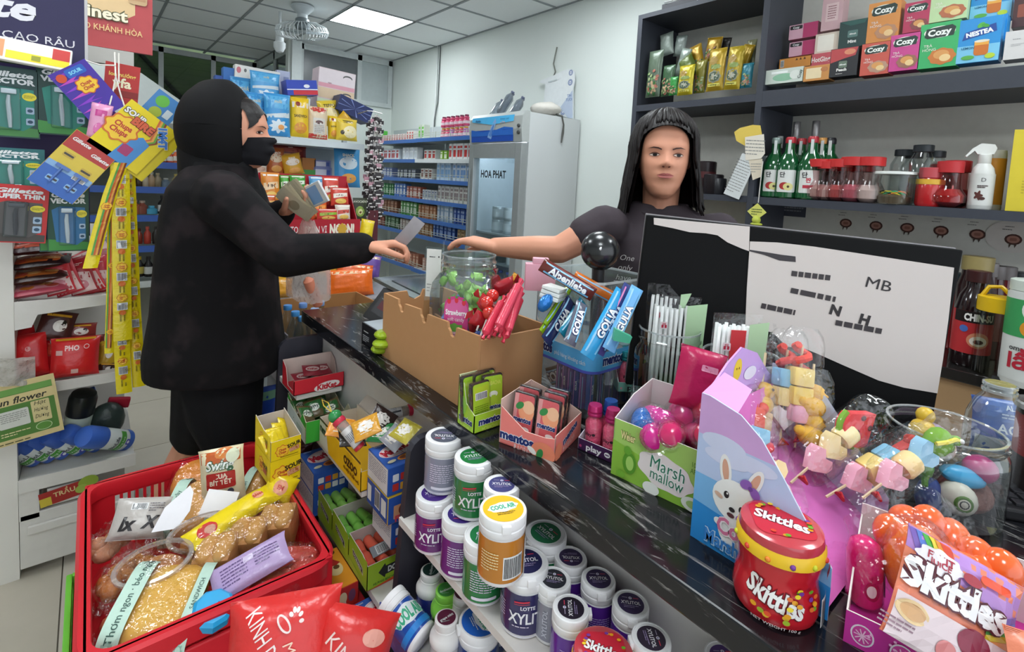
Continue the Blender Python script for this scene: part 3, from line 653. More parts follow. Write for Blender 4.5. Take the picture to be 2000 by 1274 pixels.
def inbin(px,py,d):return PD(px,py,d)
g='gum packs in the clear bin'
bar('long blue mint gum pack leaning at the right of the bin',PD(1146,697,.93),(R(-20),R(33),R(-35)),.145,.03,.014,'#2f9fd8','GOLIA','#fff',g)
bar('purple striped gum pack leaning beside the long blue pack',PD(1166,690,.94),(R(-18),R(30),R(-35)),.145,.028,.014,'#34407e','CAHA','#fff',g,edge='p')
bar('pale blue gum pack at the far right of the bin',PD(1188,684,.93),(R(-16),R(28),R(-35)),.13,.026,.014,'#6fb2e6','GULIA','#fff',g)
bar('lime green gum pack slanting across the bin',PD(1058,650,1.0),(R(-30),R(50),R(-20)),.13,.018,.016,'#a8d02c',None,'#fff',g)
bar('dark blue gum pack under the lime green pack',PD(1066,668,.98),(R(-30),R(50),R(-20)),.12,.03,.016,'#26305e','CAHA','#fff',g)
bar('second lime pack lying just above the first lime pack',PD(1066,636,1.0),(R(-30),R(50),R(-20)),.13,.018,.014,'#8fb824',None,'#fff',g)
bar('silver grey gum pack low in the middle of the bin',PD(1112,672,.93),(R(-35),R(30),R(-30)),.09,.026,.014,'#5d5f6e','GOLIA','#fff',g)
bar('teal gum pack low behind the silver grey pack',PD(1098,655,.95),(R(-40),R(50),R(-30)),.10,.024,.014,'#1f7f9c','CAHA','#fff',g)
bar('brown caramel roll with green end lying across the bin rim',PD(1058,516,1.0),(R(0),R(118),R(-40)),.12,.028,.02,'#6a2c26','Alpenliebe','#fff',None,cat='candy roll')
bar('orange and white roll behind the caramel roll',PD(1120,540,1.03),(R(0),R(116),R(-40)),.1,.026,.02,'#d8742c',None,'#fff',None,cat='candy roll')
tag(place(obj('foil_twist',B().sph((0,0,0),(.016,.012,.02),12),M('#2f7fd0',.2,.3,bump=.5,scale=60),None),PD(1065,592,1.0),(.4,.3,.2)),'crumpled blue foil sweet at the left of the bin','candy')
tag(place(obj('white_sachet_stack',B().box(-.03,-.02,-.012,.03,.02,-.004,ch=.002).box(-.028,-.02,-.003,.03,.02,.005,ch=.002).box(-.03,-.018,.006,.027,.02,.013,ch=.002),M('#e9ece8',.4),None),PD(1082,572,1.03),(.2,.1,.5)),'stack of white tissue sachets in the clear bin','sachets')
tag(place(obj('pink_box',B().box(-.035,-.012,-.03,.03,.012,.028,ch=.002).box(-.02,-.01,.028,.014,.01,.04,ch=.002),M('#e0a4b4',.4),None),PD(1057,540,1.09),R(-38)),'pink plastic box in the back corner of the bin','box')
tag(place(obj('green_clip',B().prism([(-.016,-.008),(.014,-.012),(.018,0),(-.014,.014)],-.006,.006),M('#49b08c',.35),None),PD(1214,656,.92),R(-38)),'small green plastic piece at the right of the bin floor','clip')
for i in range(11):
 x=.785+.0*i;u=i/10
 pos=V((.79,.655+.10-.085*(u*2),ZT+.003))if u<.5 else V((.796+.15*(u-.5)*2,.655+.018,ZT+.003))
 c=['#3b3f8e','#4a3f96','#5b4aa6','#2f4aa0','#6a3f8e','#3a5fb0'][i%6]
 t=thing('gum_stick_pack','tall purple or blue gum stick pack, '+ORD[i]+' from the left, under the blue band','gum pack',pos,R(-90 if u<.5 else 0),'gum stick packs standing in the lower bin')
 obj('wrapper',B().box(-.007,-.005,0,.007,.005,.088,ch=.001),M(c,.25),t,None)
 a=Art();a.rect(-.003,0,.0025,.08,'#c98ad8');a.text('GOLIA',.002,.01,.005,'#fff',.03,rot=90)if i%2 else a.rect(.003,0,.002,.07,'#8fc8f0');a.build('wrapper_print',t,plane((0,-.005,.044),(1,0,0),(0,0,1)))
bar('black and white gum packet lying low at the left of the bin',(.80,.80,ZT+.04),(R(20),R(60),R(-70)),.08,.04,.02,'#26262e','GOLIA','#fff')
def tin(label,loc,rot,col,group,lime=True,back=False):
 t=thing('mint_tin',label,'mint tin',loc,rot,group);b=B().box(-.0225,0,0,.0225,.011,.088,ch=.004);obj('tin_case',b,M('#2d2426',.25),t,None)
 a=Art();a.rr(0,0,.041,.083,.005,col)
 if back:a.rr(0,.026,.036,.02,.003,'#b7d233');a.bars(0,.018,.026,.012);a.lines(0,-.016,.034,.034,9,'#6d8a1a')
 elif lime:a.text('HOBACHA',0,.028,.008,'#e9ee7a',.0,w=.034);a.ell(0,.006,.01,.006,'#dfe8d8');a.poly([(-.014,-.03),(.014,-.03),(.005,.004),(-.004,.004)],'#a9cc3c');a.text('mentos',0,-.018,.008,'#22306e',.05,w=.032,out='#eef0f4')
 else:
  a.poly([(-.0205,.03),(-.0205,-.04),(-.014,-.04),(-.012,.041),(-.0205,.041)],'#eea0a0');a.ell(.006,.012,.016,.018,'#f0a078');a.ell(.01,.02,.012,.012,'#f4bd98');a.ell(-.008,.02,.009,.006,'#3c8a4a',rot=35);mentos(a,0,-.004,.009,.036);a.ell(.008,-.02,.008,.004,'#f2e6e2');a.text('ĐÀOBACHA',0,-.031,.008,'#f2d6d0',.0,w=.034)
 a.build('tin_print',t,plane((0,-.0002,.044),(1,0,0),(0,0,1)))
 obj('film_wrap',B().box(-.0235,-.001,-.0005,.0235,.012,.0895),FILM,t,None);return t
def limef(a,w,h):mentos(a,.002,.003,.013,w*.78);a.text('HOBACHA',0,-.012,.008,'#dff07a',.0,w=w*.5)
def limel(a,w,h):mentos(a,0,-.03,.012,w*.8);a.ell(-.01,-.005,.012,.018,'#8cc04a');a.text('HOBACHA',.0,-.043,.007,'#dff07a',.0,w=w*.5)
LB=V((.552,.741,ZT))
tray('lime_mint_box','lime green open counter box of mint tins','display box',LB,0,.076,.056,.098,.036,'#a6cf3a','#cfd8a8',limef,limel,prof=[(0,0),(.056,0),(.056,.098),(.04,.088),(.028,.05),(0,.036)])
g='lime mint tins'
for i,(x,y,rz,bk,lab)in enumerate([(.024,.010,4,1,'lime tin showing its barcode in front'),(.056,.016,-8,0,'lime tin with lamp picture at the right'),(.020,.036,2,0,'lime tin standing at the back left'),(.046,.034,10,0,'lime tin in the middle of the back row'),(.058,.042,-4,0,'lime tin at the back right corner')]):
 tin(lab+' of the lime box',LB+V((x,y-.003,.004+(.006 if i else 0))),(R(-6),0,R(rz)),'#a9d234',g,True,bk)
PB=V((.614,.587,ZT));pa=R(20)
def pinkl(a,w,h):mentos(a,-.02,-.022,.016,.07);a.text('ĐÀOBACHA',-.0,-.04,.013,'#f7cfc9',.0,w=.05);a.ell(.034,-.032,.024,.018,'#f08a6a');a.ell(.012,-.034,.010,.005,'#f5efe9',rot=-30);a.ell(.028,-.036,.006,.010,'#3c8a4a',rot=-20)
def pinkf(a,w,h):mentos(a,.004,.006,.013,.062,rot=14);a.text('ĐÀOBACHA',.0,-.012,.010,'#f7cfc9',.0,w=.05,rot=10);a.ell(-.046,-.01,.014,.016,'#f08a6a')
tray('pink_mint_box','pink open counter box of peach mint tins','display box',PB,pa,.115,.113,.082,.045,'#f0837c','#dfc0b4',pinkf,pinkl,prof=[(0,0),(.113,0),(.113,.07),(.09,.055),(.06,.036),(.02,.036),(0,.04)],rprof=[(0,0),(.113,0),(.113,.082),(.06,.07),(0,.045)])
Tp=Matrix.Rotation(pa,4,'Z')
for i,(x,y,lab)in enumerate([(.016,.078,'nearest peach tin at the left'),(.018,.030,'nearest peach tin at the right'),(.036,.080,'peach tin tucked behind the left one'),(.04,.030,'peach tin tucked behind the right one'),(.06,.032,'rearmost peach tin')]):
 q=PB+Tp@V((x,y,.005+(.004*(i>1))));tin(lab+' of the pink box',q,(R(-8),0,pa-R(90)),'#e5636a','peach mint tins',False)
def bean_bottle(label,loc,rz,cap,body='#ef5f86',group=None,h=.078):
 t=thing('bean_bottle',label,'candy bottle',loc,rz,group);r=.0165
 obj('beans',B().lathe([(r*.9,.003),(r*.93,.03),(r*.93,.048),(r*.5,.058)],14),M(body,.3,scale=160,col2='#f79ab4',bump=.4),t)
 obj('bottle_body',B().lathe([(r*.8,0),(r,.003),(r,.048),(r*.75,.058),(r*.72,.062)],20),GL('#fbdfe8',.7,.04),t)
 obj('cap',B().lathe([(r*.80,.061),(r*.82,.062),(r*.82,.066),(r*.78,.067),(r*.82,.068),(r*.82,.072),(r*.78,.073),(r*.8,.076),(r*.7,h),(.0005,h)],22),M(cap,.25,.4),t)
 a=Art();a.text('play',-.002,.004,.006,'#33202a',.02,w=.014);a.ell(.008,.004,.003,.0025,'#33202a',10);a.ell(-.004,-.008,.001,.0014,'#33202a',8);a.ell(.006,-.008,.001,.0014,'#33202a',8);a.ell(.001,-.012,.003,.0014,'#8a1430',10);a.build('bottle_print',t,cyl(r*1.01,.026),curve=.004);return t
def playlogo(a,w,h,c):a.text('play',-.006,0,h*.5,'#f3f0f4' if c else '#231e2a',.03,w=w*.4);a.ell(w*.27,0,h*.28,h*.22,'#f3f0f4' if c else '#231e2a',14);a.rect(w*.27,0,h*.36,h*.1,'#5a2a6a' if c else '#8fd0c4');[a.ell(sx*w*.42,sy,h*.12,h*.12,'#c0487a' if c else '#f0a8b8',wav=.2,wn=5)for sx in(-1,1)for sy in(-h*.1,)]
q=PZ(1128,876,ZT);ang=R(-79)
tray('purple_bottle_tray','low dark purple tray of candy bottles on the counter','display tray',q,ang,.078,.05,.03,.021,'#43224e','#d8d4e0',front=lambda a,w,h:playlogo(a,w,h,1))
Tq=Matrix.Rotation(ang,4,'Z')
for i,(x,y,c,l)in enumerate([(.02,.02,'#c22a6e','crimson capped candy bottle at the left of the purple tray'),(.056,.02,'#b8286a','crimson capped candy bottle at the right of the purple tray'),(.04,.041,'#2356a8','blue capped candy bottle behind the crimson capped pair')]):
 bean_bottle(l,q+Tq@V((x,y,.003)),ang,c,'#e83f7c','candy bottles in the purple tray',.080+(.004*i))
wb=PZ(1206,822,ZT);carton('white_support_box','white box under the teal bottle tray','box',(wb.x+.03,wb.y-.005,ZT),R(-60),.09,.09,.045,'#d9dada')
q=PZ(1206,765,ZT+.047);ang=R(-38)
tray('teal_bottle_tray','teal fronted pink sided tray of five candy bottles','display tray',q,ang,.088,.068,.075,.02,'#8fd0c4','#d9dadd',front=lambda a,w,h:playlogo(a,w,h,0),right=lambda a,w,h:[a.ell(rnd.uniform(-.4,.4)*w,rnd.uniform(-.4,-.1)*h,.003,.002,'#e07a98',8)for _ in range(12)],prof=[(0,0),(.068,0),(.068,.075),(.04,.05),(0,.02)])
Tq=Matrix.Rotation(ang,4,'Z')
for i,(x,y,l)in enumerate([(.02,.018,'front left'),(.062,.018,'front right'),(.03,.05,'back left'),(.054,.052,'back middle'),(.076,.05,'back right')]):
 bean_bottle('teal capped candy bottle standing '+l+' in the teal tray',q+Tq@V((x,y,.003)),ang,'#1f8f96','#ef6a86','teal capped candy bottles',.080)
MB=V((.669,.508,ZT));ma=R(-81.5)
def marsh(a,w,h):
 a.poly([(-w/2,-h/2),(w/2,-h/2),(w/2,-.01),(.02,-.02),(-.03,.0),(-w/2,.012)],'#8fbf45');a.text('Weier',-.068,.026,.013,'#f0e0a0',.03,w=.026,out='#6a7a2a')
 a.ell(-.002,-.008,.046,.027,'#efe3e0',wav=.05,rot=-8,wn=7);a.text('Marsh',.002,.002,.021,'#2f7a5c',.0,w=.056,rot=-4,out='#f7f2ef');a.text('mallow',.002,-.016,.018,'#2f7a5c',.0,w=.054,rot=-4,out='#f7f2ef')
 a.ell(-.062,-.016,.012,.018,'#5d9a2f');a.ell(-.066,.004,.007,.007,'#6ca838');a.ell(-.061,-.016,.007,.012,'#a9d46a');a.ell(.045,-.036,.018,.011,'#e9efe0');a.ell(.045,-.036,.01,.006,'#a9cc7a');a.ell(-.022,-.04,.014,.01,'#f0f2ea');a.text('100% ENJOY',.06,.026,.008,'#4f7a2a',.0,w=.04);a.text('APPLE TASTE',.06,.016,.008,'#4f7a2a',.0,w=.044)
 a.ell(.07,-.03,.012,.014,'#7ab33a');a.ell(-.075,-.038,.008,.006,'#7ab33a')
tray('green_marshmallow_box','green open box with marshmallow lettering holding pink candy bottles','display box',MB,ma,.19,.13,.13,.096,'#a9cf6a','#ded6d4',front=marsh,prof=[(0,0),(.13,0),(.13,.13),(.06,.12),(0,.096)])
Tm=Matrix.Rotation(ma,4,'Z')
def squeeze(label,loc,rot,col,group,s=1.0,txt=True):
 t=thing('candy_capsule',label,'candy bottle',loc,rot,group);obj('capsule_body',B().lathe([(.004,-.034),(.016,-.03),(.021,-.016),(.021,.006),(.016,.014),(.018,.018),(.021,.028),(.016,.04),(.006,.045)],20,xf(sc=(s,s,s))),M(col,.18,coat=.4),t)
 a=Art();a.rr(0,0,.022,.018,.005,'#e9b8cc');a.ell(-.004,.002,.002,.003,'#333',8);a.ell(.005,.002,.002,.003,'#333',8);a.ell(.0,-.004,.004,.002,'#c03050',8);a.build('capsule_print',t,cyl(.0213*s,-.006),curve=.004)
 obj('film_wrap',B().lathe([(.01,-.05),(.026,-.034),(.027,.03),(.015,.05),(.022,.06)],12,xf(sc=(s,s,s)),False),FILM,t);return t
for i,(x,y,z,rx,ry,c,l)in enumerate([(.05,.03,.075,70,10,'#d81f8f','magenta capsule at the left of the marshmallow box'),(.04,.07,.085,60,60,'#e03aa0','magenta capsule behind the leftmost one'),(.025,.055,.08,80,-40,'#2f6fc0','blue and white candy capsule in the marshmallow box'),(.085,.035,.085,60,-20,'#d8286a','crimson capsule in the middle of the marshmallow box'),(.115,.06,.085,75,30,'#b01f5a','dark crimson capsule near the bunny box'),(.14,.05,.095,50,-35,'#c42a50','red capsule touching the bunny box'),(.10,.1,.1,45,20,'#a81a3a','deep red capsule at the back of the marshmallow box'),(.07,.10,.095,70,-10,'#c83a7a','rose capsule at the back left of the marshmallow box')]):
 squeeze(l,MB+Tm@V((x,y,z)),(R(rx),R(ry),R(-50)),c,'candy capsules in the marshmallow box')
p=PD(1352,800,.84);bag('pink_sweet_bag','crimson sweet bag standing between marshmallow box and bunny box','bag',p,(R(-15),R(12),R(-45)),.08,.1,.035,'#b81a52',lambda a,w,h:a.rr(.01,.02,.03,.01,.002,'#e8a0b8'),seed=6)
t=thing('bunny_candy_stand','tall pastel candy stand with white bunny print and pink ramp','display box',(.641,.172,ZT));BW,BD,BH=.22,.172,.205
sm=M('#cfd9ee',.4)
side=[(0,0),(BD,0),(BD,BH),(.160,BH),(.117,.195),(.089,.175),(.060,.139),(.037,.108),(.001,.062)]
def sideart():
 a=Art();f=lambda pts,c:a.poly([(BD/2-y,z-BH/2)for y,z in pts],c)
 f([(0,0),(BD,0),(BD,.055),(0,.04)],'#2f8ad2');f([(BD,.055),(BD,.095),(.0305,.095),(.001,.062),(0,.04)],'#7ab4e6');f([(BD,.095),(BD,.15),(.069,.15),(.060,.139),(.037,.108),(.03,.095)],'#b9c8ea')
 f([(BD,.15),(BD,BH),(.160,BH),(.117,.195),(.089,.175),(.069,.15)],'#d0a4d8')
 for x,y,rx,ry in((-.05,.045,.03,.012),(-.01,.035,.03,.010),(-.045,.028,.03,.010)):a.ell(x,y,rx,ry,'#cfd4ee')
 cx,cy=-.028,-.035
 for sx,rt in((-.016,8),(.022,-22)):a.ell(cx+sx,cy+.048,.008,.021,'#ecebea',rot=rt);a.ell(cx+sx,cy+.048,.0045,.015,'#d8a48c',rot=rt)
 a.ell(cx,cy+.012,.031,.028,'#f1f0ef');a.ell(cx+.002,cy-.03,.022,.022,'#ecebea');a.ell(cx-.02,cy-.024,.006,.005,'#ecebea')
 for sx,sy in((-.012,.017),(.009,.006)):a.ell(cx+sx,cy+sy,.0036,.0048,'#2a2428');a.ell(cx+sx+.001,cy+sy+.002,.0012,.0015,'#fff',8)
 a.ell(cx-.022,cy+.012,.006,.003,'#d8b4a0',rot=-20);a.ell(cx+.021,cy-.006,.006,.003,'#d8b4a0',rot=-20);a.ell(cx-.003,cy+.001,.004,.003,'#2a2428');a.ell(cx-.004,cy-.007,.005,.003,'#5a3038')
 a.ell(cx+.012,cy+.043,.008,.006,'#8d5fb4',rot=30);a.ell(cx+.024,cy+.036,.008,.006,'#8d5fb4',rot=-60);a.ell(cx+.018,cy+.04,.003,.003,'#6f4596')
 a.ell(.022,-.008,.008,.007,'#e8d040',wav=.25,wn=5);a.poly([(.026,-.01),(.046,-.03),(.029,-.014)],'#3a3a4a')
 a.text('Co',-.034,-.060,.022,'#d87aa0',.03,w=.03,out='#f6ecf2',ow=.05);a.text('Marshmallow',-.012,-.084,.018,'#3f86d0',.03,w=.105,out='#bcd8f2',ow=.05)
 return a
b=B();n=len(side);b.add([(0,y,z)for y,z in side]+[(.002,y,z)for y,z in side],[tuple(range(n))[::-1],tuple(range(n,2*n))]+[(i,(i+1)%n,(i+1)%n+n,i+n)for i in range(n)])
so=obj('side_panel',b,sm,t,None);sideart().build('side_print',so,plane((0,BD/2,BH/2),(0,-1,0),(0,0,1)),step=.0001)
b=B();b.add([(BW,y,z)for y,z in side]+[(BW-.002,y,z)for y,z in side],[tuple(range(n)),tuple(range(n,2*n))[::-1]]);obj('side_panel',b,sm,t,None)
PK=M('#e07ac6',.4)
obj('ramp',B().add([(.002,.004,.006),(BW-.002,.004,.006),(BW-.002,BD-.03,.1),(.002,BD-.03,.1),(.002,BD-.012,.18),(BW-.002,BD-.012,.18)],[(0,1,2,3),(3,2,5,4)]),PK,t,None)
bp=[(.0,0),(BW,0),(BW,.18),(.19,.20),(.15,.235),(.10,.252),(.06,.235),(.03,.215),(0,.2)]
bo=obj('back_panel',B().prism(bp,BD-.003,BD),M('#cf95dc',.4),t,None)
a=Art();a.poly([(x-BW/2,z-.12)for x,z in bp[2:]],'#c9a4e4');a.ell(-.02,.10,.012,.017,'#e8c83a',rot=-15);a.ell(-.023,.102,.0012,.002,'#5a3a10',8);a.ell(-.016,.102,.0012,.002,'#5a3a10',8);a.ell(.02,.088,.02,.01,'#e4e0f2');a.build('back_print',bo,plane((BW/2,BD-.003,.12),(1,0,0),(0,0,1)))
obj('top_flap',B().add([(0,BD,BH),(.05,BD-.004,.225),(.06,BD-.04,.21),(.012,BD-.045,.19)],[(0,1,2,3)]),M('#dba0dc',.4),t,None)
def skewer(label,px,py,d,rot,parts,group='marshmallow skewers on the bunny stand',L=.10):
 t=thing('marshmallow_skewer',label,'candy skewer',PD(px-14,py,d),rot,group);z=.0;t.scale=(1.22,1.22,1.15)
 obj('skewer_stick',B().tube([(0,0,-L*.75),(0,0,L*.6)],.0016,6),M('#e3cfa8',.6),t)
 zz=-L*.42
 for kind,c in parts:
  if kind=='heart':b=B().prism([(0,-.016),(.015,0),(.016,.01),(.009,.015),(0,.009),(-.009,.015),(-.016,.01),(-.015,0)],-.007,.007)
  elif kind=='cube':b=B().box(-.013,-.011,-.012,.013,.011,.012,ch=.003)
  elif kind=='melon':b=B().prism([(.022*cos(R(k)),.024*sin(R(k))-.006)for k in range(180,361,20)]+[(0,.026)],-.007,.007)
  elif kind=='duck':b=B().sph((0,0,-.004),(.017,.014,.014),14).sph((.004,0,.014),.012,12).sph((.017,0,.013),(.006,.005,.003),8).sph((-.016,0,.0),(.008,.007,.007),8)
  elif kind=='frog':b=B().sph((0,0,0),(.017,.012,.018),14).sph((.006,-.006,.018),.006,8)
  elif kind=='twist':b=B().tube([(.008*cos(k*.9),.008*sin(k*.9),-.016+k*.003)for k in range(12)],.005,8)
  elif kind=='bone':b=B().box(-.008,-.007,-.013,.008,.007,.013,ch=.003).sph((-.007,0,.014),.008,8).sph((.007,0,.014),.008,8)
  else:b=B().lathe([(.011,-.011),(.013,-.008),(.013,.008),(.011,.011)],16)
  o=obj('marshmallow_piece',b,M(c,.75,scale=90,amt=.06),t);o.location=(0,0,zz+.012);
  if kind=='melon':
   e=obj('melon_rind',B().tube([(.023*cos(R(k)),0,.025*sin(R(k))-.006)for k in range(180,361,20)],.004,6),M('#7fb43a',.6),o)
   for x,y in((-.008,.006),(.008,.008),(0,-.012)):e=obj('melon_seed',B().sph((x,-.008,y),(.003,.0015,.004),8),M('#5a2a2a',.5),o)
  if kind=='duck':obj('eye',B().sph((.009,-.0095,.017),.0022,8),M('#2a1a14',.3),o)
  if kind=='frog':obj('stripe',B().tube([(-.010,-.010,-.012),(-.006,-.0125,0),(-.002,-.012,.012),(.004,-.009,.018)],.0025,6),M('#e8d83a',.5),o);obj('eye',B().sph((.006,-.011,.02),.003,8),M('#f4f4f4',.3),o)
  zz+={'heart':.027,'cube':.025,'melon':.036,'duck':.038,'frog':.036,'twist':.034,'bone':.034}.get(kind,.023)
 b=B();b.smooth=True;Lw=zz+L*.42;z0=-L*.46
 for sg in(1,-1):b.surf(lambda i,j:(sg*(i-.5)*.056*(1-.5*abs(2*j-1)**8),-sg*(.017*max(0,1-abs(2*i-1)**3)**.5+.003*noise.noise((i*6+px,j*9,sg))),z0-.012+j*(Lw+.035)),10,16)
 obj('film_wrap',b,FILM,t);obj('tie_ribbon',B().tube([(.0,-.004,z0-.012),(.004,-.01,z0-.016),(-.006,-.008,z0-.02),(.002,-.003,z0-.012)],.0022,6),M('#c03038',.3),t)
 return t
skd=[('yellow chick skewer at the top left of the bunny stand',1500,775,.80,(R(-20),R(12),R(-40)),[('cube','#e9c08a'),('duck','#e8b84a')]),('skewer with red twist over a blue cube at the top',1545,770,.80,(R(-15),R(8),R(-40)),[('heart','#f0e8ea'),('cube','#f0d890'),('cube','#8fc4e0'),('twist','#d8463c')]),('tallest skewer with red tip over yellow cubes',1575,762,.79,(R(-12),R(6),R(-40)),[('disc','#f2b0c4'),('cube','#f2d070'),('cube','#f4d888'),('twist','#e04a3c')]),('yellow duck skewer at the top right of the bunny stand',1600,800,.78,(R(-20),R(15),R(-30)),[('duck','#e8b43c'),('duck','#e5b040')]),('watermelon slice skewer in the middle of the bunny stand',1640,872,.74,(R(-12),R(58),R(-35)),[('heart','#f4b4c4'),('heart','#f5e2a8'),('disc','#f6e6b0'),('melon','#e0484c')]),('red bone skewer with blue and yellow cubes at the right',1722,915,.72,(R(-8),R(66),R(-35)),[('heart','#f3b0c6'),('cube','#f3d884'),('cube','#8cc6e4'),('bone','#d8443f')]),('green frog skewer rightmost on the bunny stand',1790,905,.70,(R(-8),R(60),R(-35)),[('heart','#f3b4c8'),('disc','#f3d498'),('heart','#9ccbe6'),('frog','#7aa83c')]),('small watermelon skewer against the left edge',1462,800,.79,(R(-25),R(10),R(-40)),[('disc','#8fc4e0'),('melon','#dc5a58')]),('pink and blue skewer low at the left edge',1490,850,.76,(R(-30),R(14),R(-40)),[('heart','#f3b8ca'),('cube','#8ec6e2'),('bone','#de6050')]),('swirled pink skewer lying along the left edge of the ramp',1520,915,.73,(R(-40),R(-10),R(-40)),[('disc','#f0c0cc'),('heart','#f2d8a0'),('twist','#d8505a')])]
for s_ in skd:skewer(*s_)
t=thing('spare_skewer','thin pink stick lying along the blue edge of the bunny stand','stick',PD(1575,1010,.70));a,c=PD(1560,990,.70),PD(1618,1115,.645);obj('stick_body',B().tube([a-PD(1575,1010,.70),c-PD(1575,1010,.70)],.0022,6),M('#e8c4c0',.5),t)
def skit_lid(a,q):
 a.rr(0,0,q*1.45,q*1.3,q*.3,'#c9273a');a.text('Skittles',0,.0,q*.36,'#f6f2f0',.035,w=q*1.3,rot=-20,out='#7a1420',ow=.05)
 for i in range(18):t_=rnd.uniform(0,6.28);a.ell(q*.66*cos(t_),q*.62*sin(t_),q*.07,q*.055,['#e8a020','#6cab2c','#7a3a9a','#e04a2c','#f0c830'][i%5],10)
def round_candy(label,loc,rz,s=1.0):
 t=thing('round_candy_bottle',label,'candy bottle',loc,rz);f=lambda P:[(r*s,z*s)for r,z in P]
 pr=[(.035,0),(.040,.003),(.0425,.012),(.0415,.026),(.0390,.036),(.0382,.042),(.0390,.050),(.0405,.058),(.041,.066)]
 obj('bottle_body',B().lathe(f(pr),36),M('#c81f2c',.25,coat=.4),t);obj('collar',B().lathe(f([(.041,.066),(.0435,.067),(.0435,.076),(.041,.080)]),36),M('#edc02c',.3),t)
 for k in range(12):a_=2*pi*k/12;obj('collar_bead',B().sph((.0432*s*cos(a_),.0432*s*sin(a_),.0715*s),.003*s,8),M(['#e8842c','#7a3a9a','#c8d02c','#d8402c'][k%4],.25),t)
 obj('lid',B().lathe(f([(.041,.080),(.0415,.082),(.040,.089),(.035,.0915),(.0005,.0915)]),36),M('#c4404a',.2,coat=.5),t);a=Art();skit_lid(a,.041*s);a.build('lid_print',t,plane((0,0,.0916*s),(1,0,0),(0,1,0)),step=.00012)
 def bm_f(z):
  z=z/s;P=[(.035,-.01),(.040,.003),(.0425,.012),(.0415,.026),(.0390,.036),(.0382,.042),(.0390,.050),(.0405,.058),(.041,.066),(.041,.08)]
  for(r0,z0),(r1,z1)in zip(P,P[1:]):
   if z<=z1:return(r0+(r1-r0)*(z-z0)/(z1-z0))*s
  return .041*s
 a=Art();a.text('Skittles',-.012*s,.032*s,.019*s,'#f4f2ef',.035,w=.058*s,rot=-14,out='#6a101c',ow=.05)
 for i in range(16):a.ell(rnd.uniform(.0,.03)*s,rnd.uniform(.026,.046)*s,.003*s,.0022*s,['#e8a020','#6cab2c','#7a3a9a','#e0702c','#f0d830'][i%5],9)
 for i in range(8):a.ell(rnd.uniform(-.03,.0)*s,rnd.uniform(.014,.022)*s,.003*s,.0025*s,['#e8a020','#d8b02c','#e0502c','#9ab02c'][i%4],9)
 a.text('NET WEIGHT 100 g',-.01*s,.008*s,.0035*s,'#f0d8d8',.01);a.bars(.044*s,.019*s,.016*s,.026*s)
 a.ell(.05*s,.056*s,.011*s,.006*s,'#d8303c');a.text('Skittles',.05*s,.056*s,.005*s,'#fff',.03,w=.018*s);a.build('bottle_print',t,cyl(.041*s,0,0,bm_f),curve=.005)
 return t
round_candy('red round candy bottle with yellow collar standing on the granite',(.62,.222,ZT),R(-52),1.09)
MA,MB_=V((.829,.609,0)),V((1.175,.187,0));mdx=(MB_-MA).normalized();mL=(MB_-MA).length;mnorm=V((mdx.y,-mdx.x,0));mnorm=mnorm if mnorm.dot(-MA)>0 else-mnorm
mrot=math.atan2(mdx.y,mdx.x);MZ1=1.368;MZ0=MZ1-.345
t=thing('computer_monitor','large black monitor seen from behind with white paper sheets taped on it','monitor',(MA.x,MA.y,MZ0),(0,R(2.9),mrot))
mh=MZ1-MZ0;BKM=M('#050506',.65,scale=20)
obj('back_shell',B().box(0,0,0,mL,.022,mh,ch=.003),BKM,t,None)
obj('bezel_edge',B().box(-.001,.021,-.001,mL+.001,.028,mh+.002,ch=.002),M('#8f8b8e',.3,.5),t,None)
obj('screen',B().box(.012,.0283,.015,mL-.012,.0287,mh-.012),M('#0c0d10',.15),t,None)
obj('stand_neck',B().box(.23,.03,-.06,.31,.05,.12,ch=.004),BKM,t,None)
obj('stand_base',B().box(.17,.0,MZ0*0-(MZ0-ZT),.37,.15,-(MZ0-ZT)+.012,ch=.004).box(.24,.035,-(MZ0-ZT),.30,.055,-.05),BKM,t,None)
def MP(px,py):
 d=ray(px,py);o=V((0,0,EYE));k=(MA-o).dot(mnorm)/d.dot(mnorm);p=o+d*k;u=(p-MA).dot(mdx);return(u,p.z-MZ0+u*.0507)
mback=lambda k:(lambda u,v,d:(u,-.0002-k-d*.4,v))
def sheet(pts,name,fold=.0012):
 b=B();P=[MP(*p)for p in pts];n=len(P);b.add([(u,-.0012-fold,v)for u,v in P]+[(u,-.0007,v)for u,v in P],[tuple(range(n)),tuple(range(2*n-1,n-1,-1))]+[(i,(i+1)%n,(i+1)%n+n,i+n)for i in range(n)])
 return obj(name,b,M('#dcd2cd',.7,scale=9,amt=.07),t,None)
sheet([(1259,424),(1445,441),(1446,489),(1432,484),(1404,472),(1384,458),(1361,454),(1330,452),(1296,444),(1275,440),(1260,437)],'torn_paper')
pp=sheet([(1447,470),(1500,472),(1571,480),(1843,521),(1838,620),(1832,700),(1825,767),(1760,756),(1710,742),(1640,712),(1590,690),(1560,678),(1530,676),(1500,648),(1447,636),(1446,560)],'paper_notice')
def dk(pts):
 P=[MP(*p)for p in pts];return P
a=Art();a.poly(dk([(1447,486),(1480,491),(1510,496),(1536,499),(1537,510),(1505,507),(1475,496),(1447,489)]),'#3a3438')
def wr(px,py,txt,h,rot=-9):u,v=MP(px,py);a.text(txt,u,v,h,'#2a2426',.05,rot=rot)
u,v=MP(1700,553);a.text('MB',u,v,.020,'#2a2426',.0,rot=-6,w=.042)
u,v=MP(1690,624);a.text('N',u-.062,v+.01,.018,'#2a2426',.05,rot=-8);a.text('H',u-.012,v,.018,'#2a2426',.05,rot=-8)
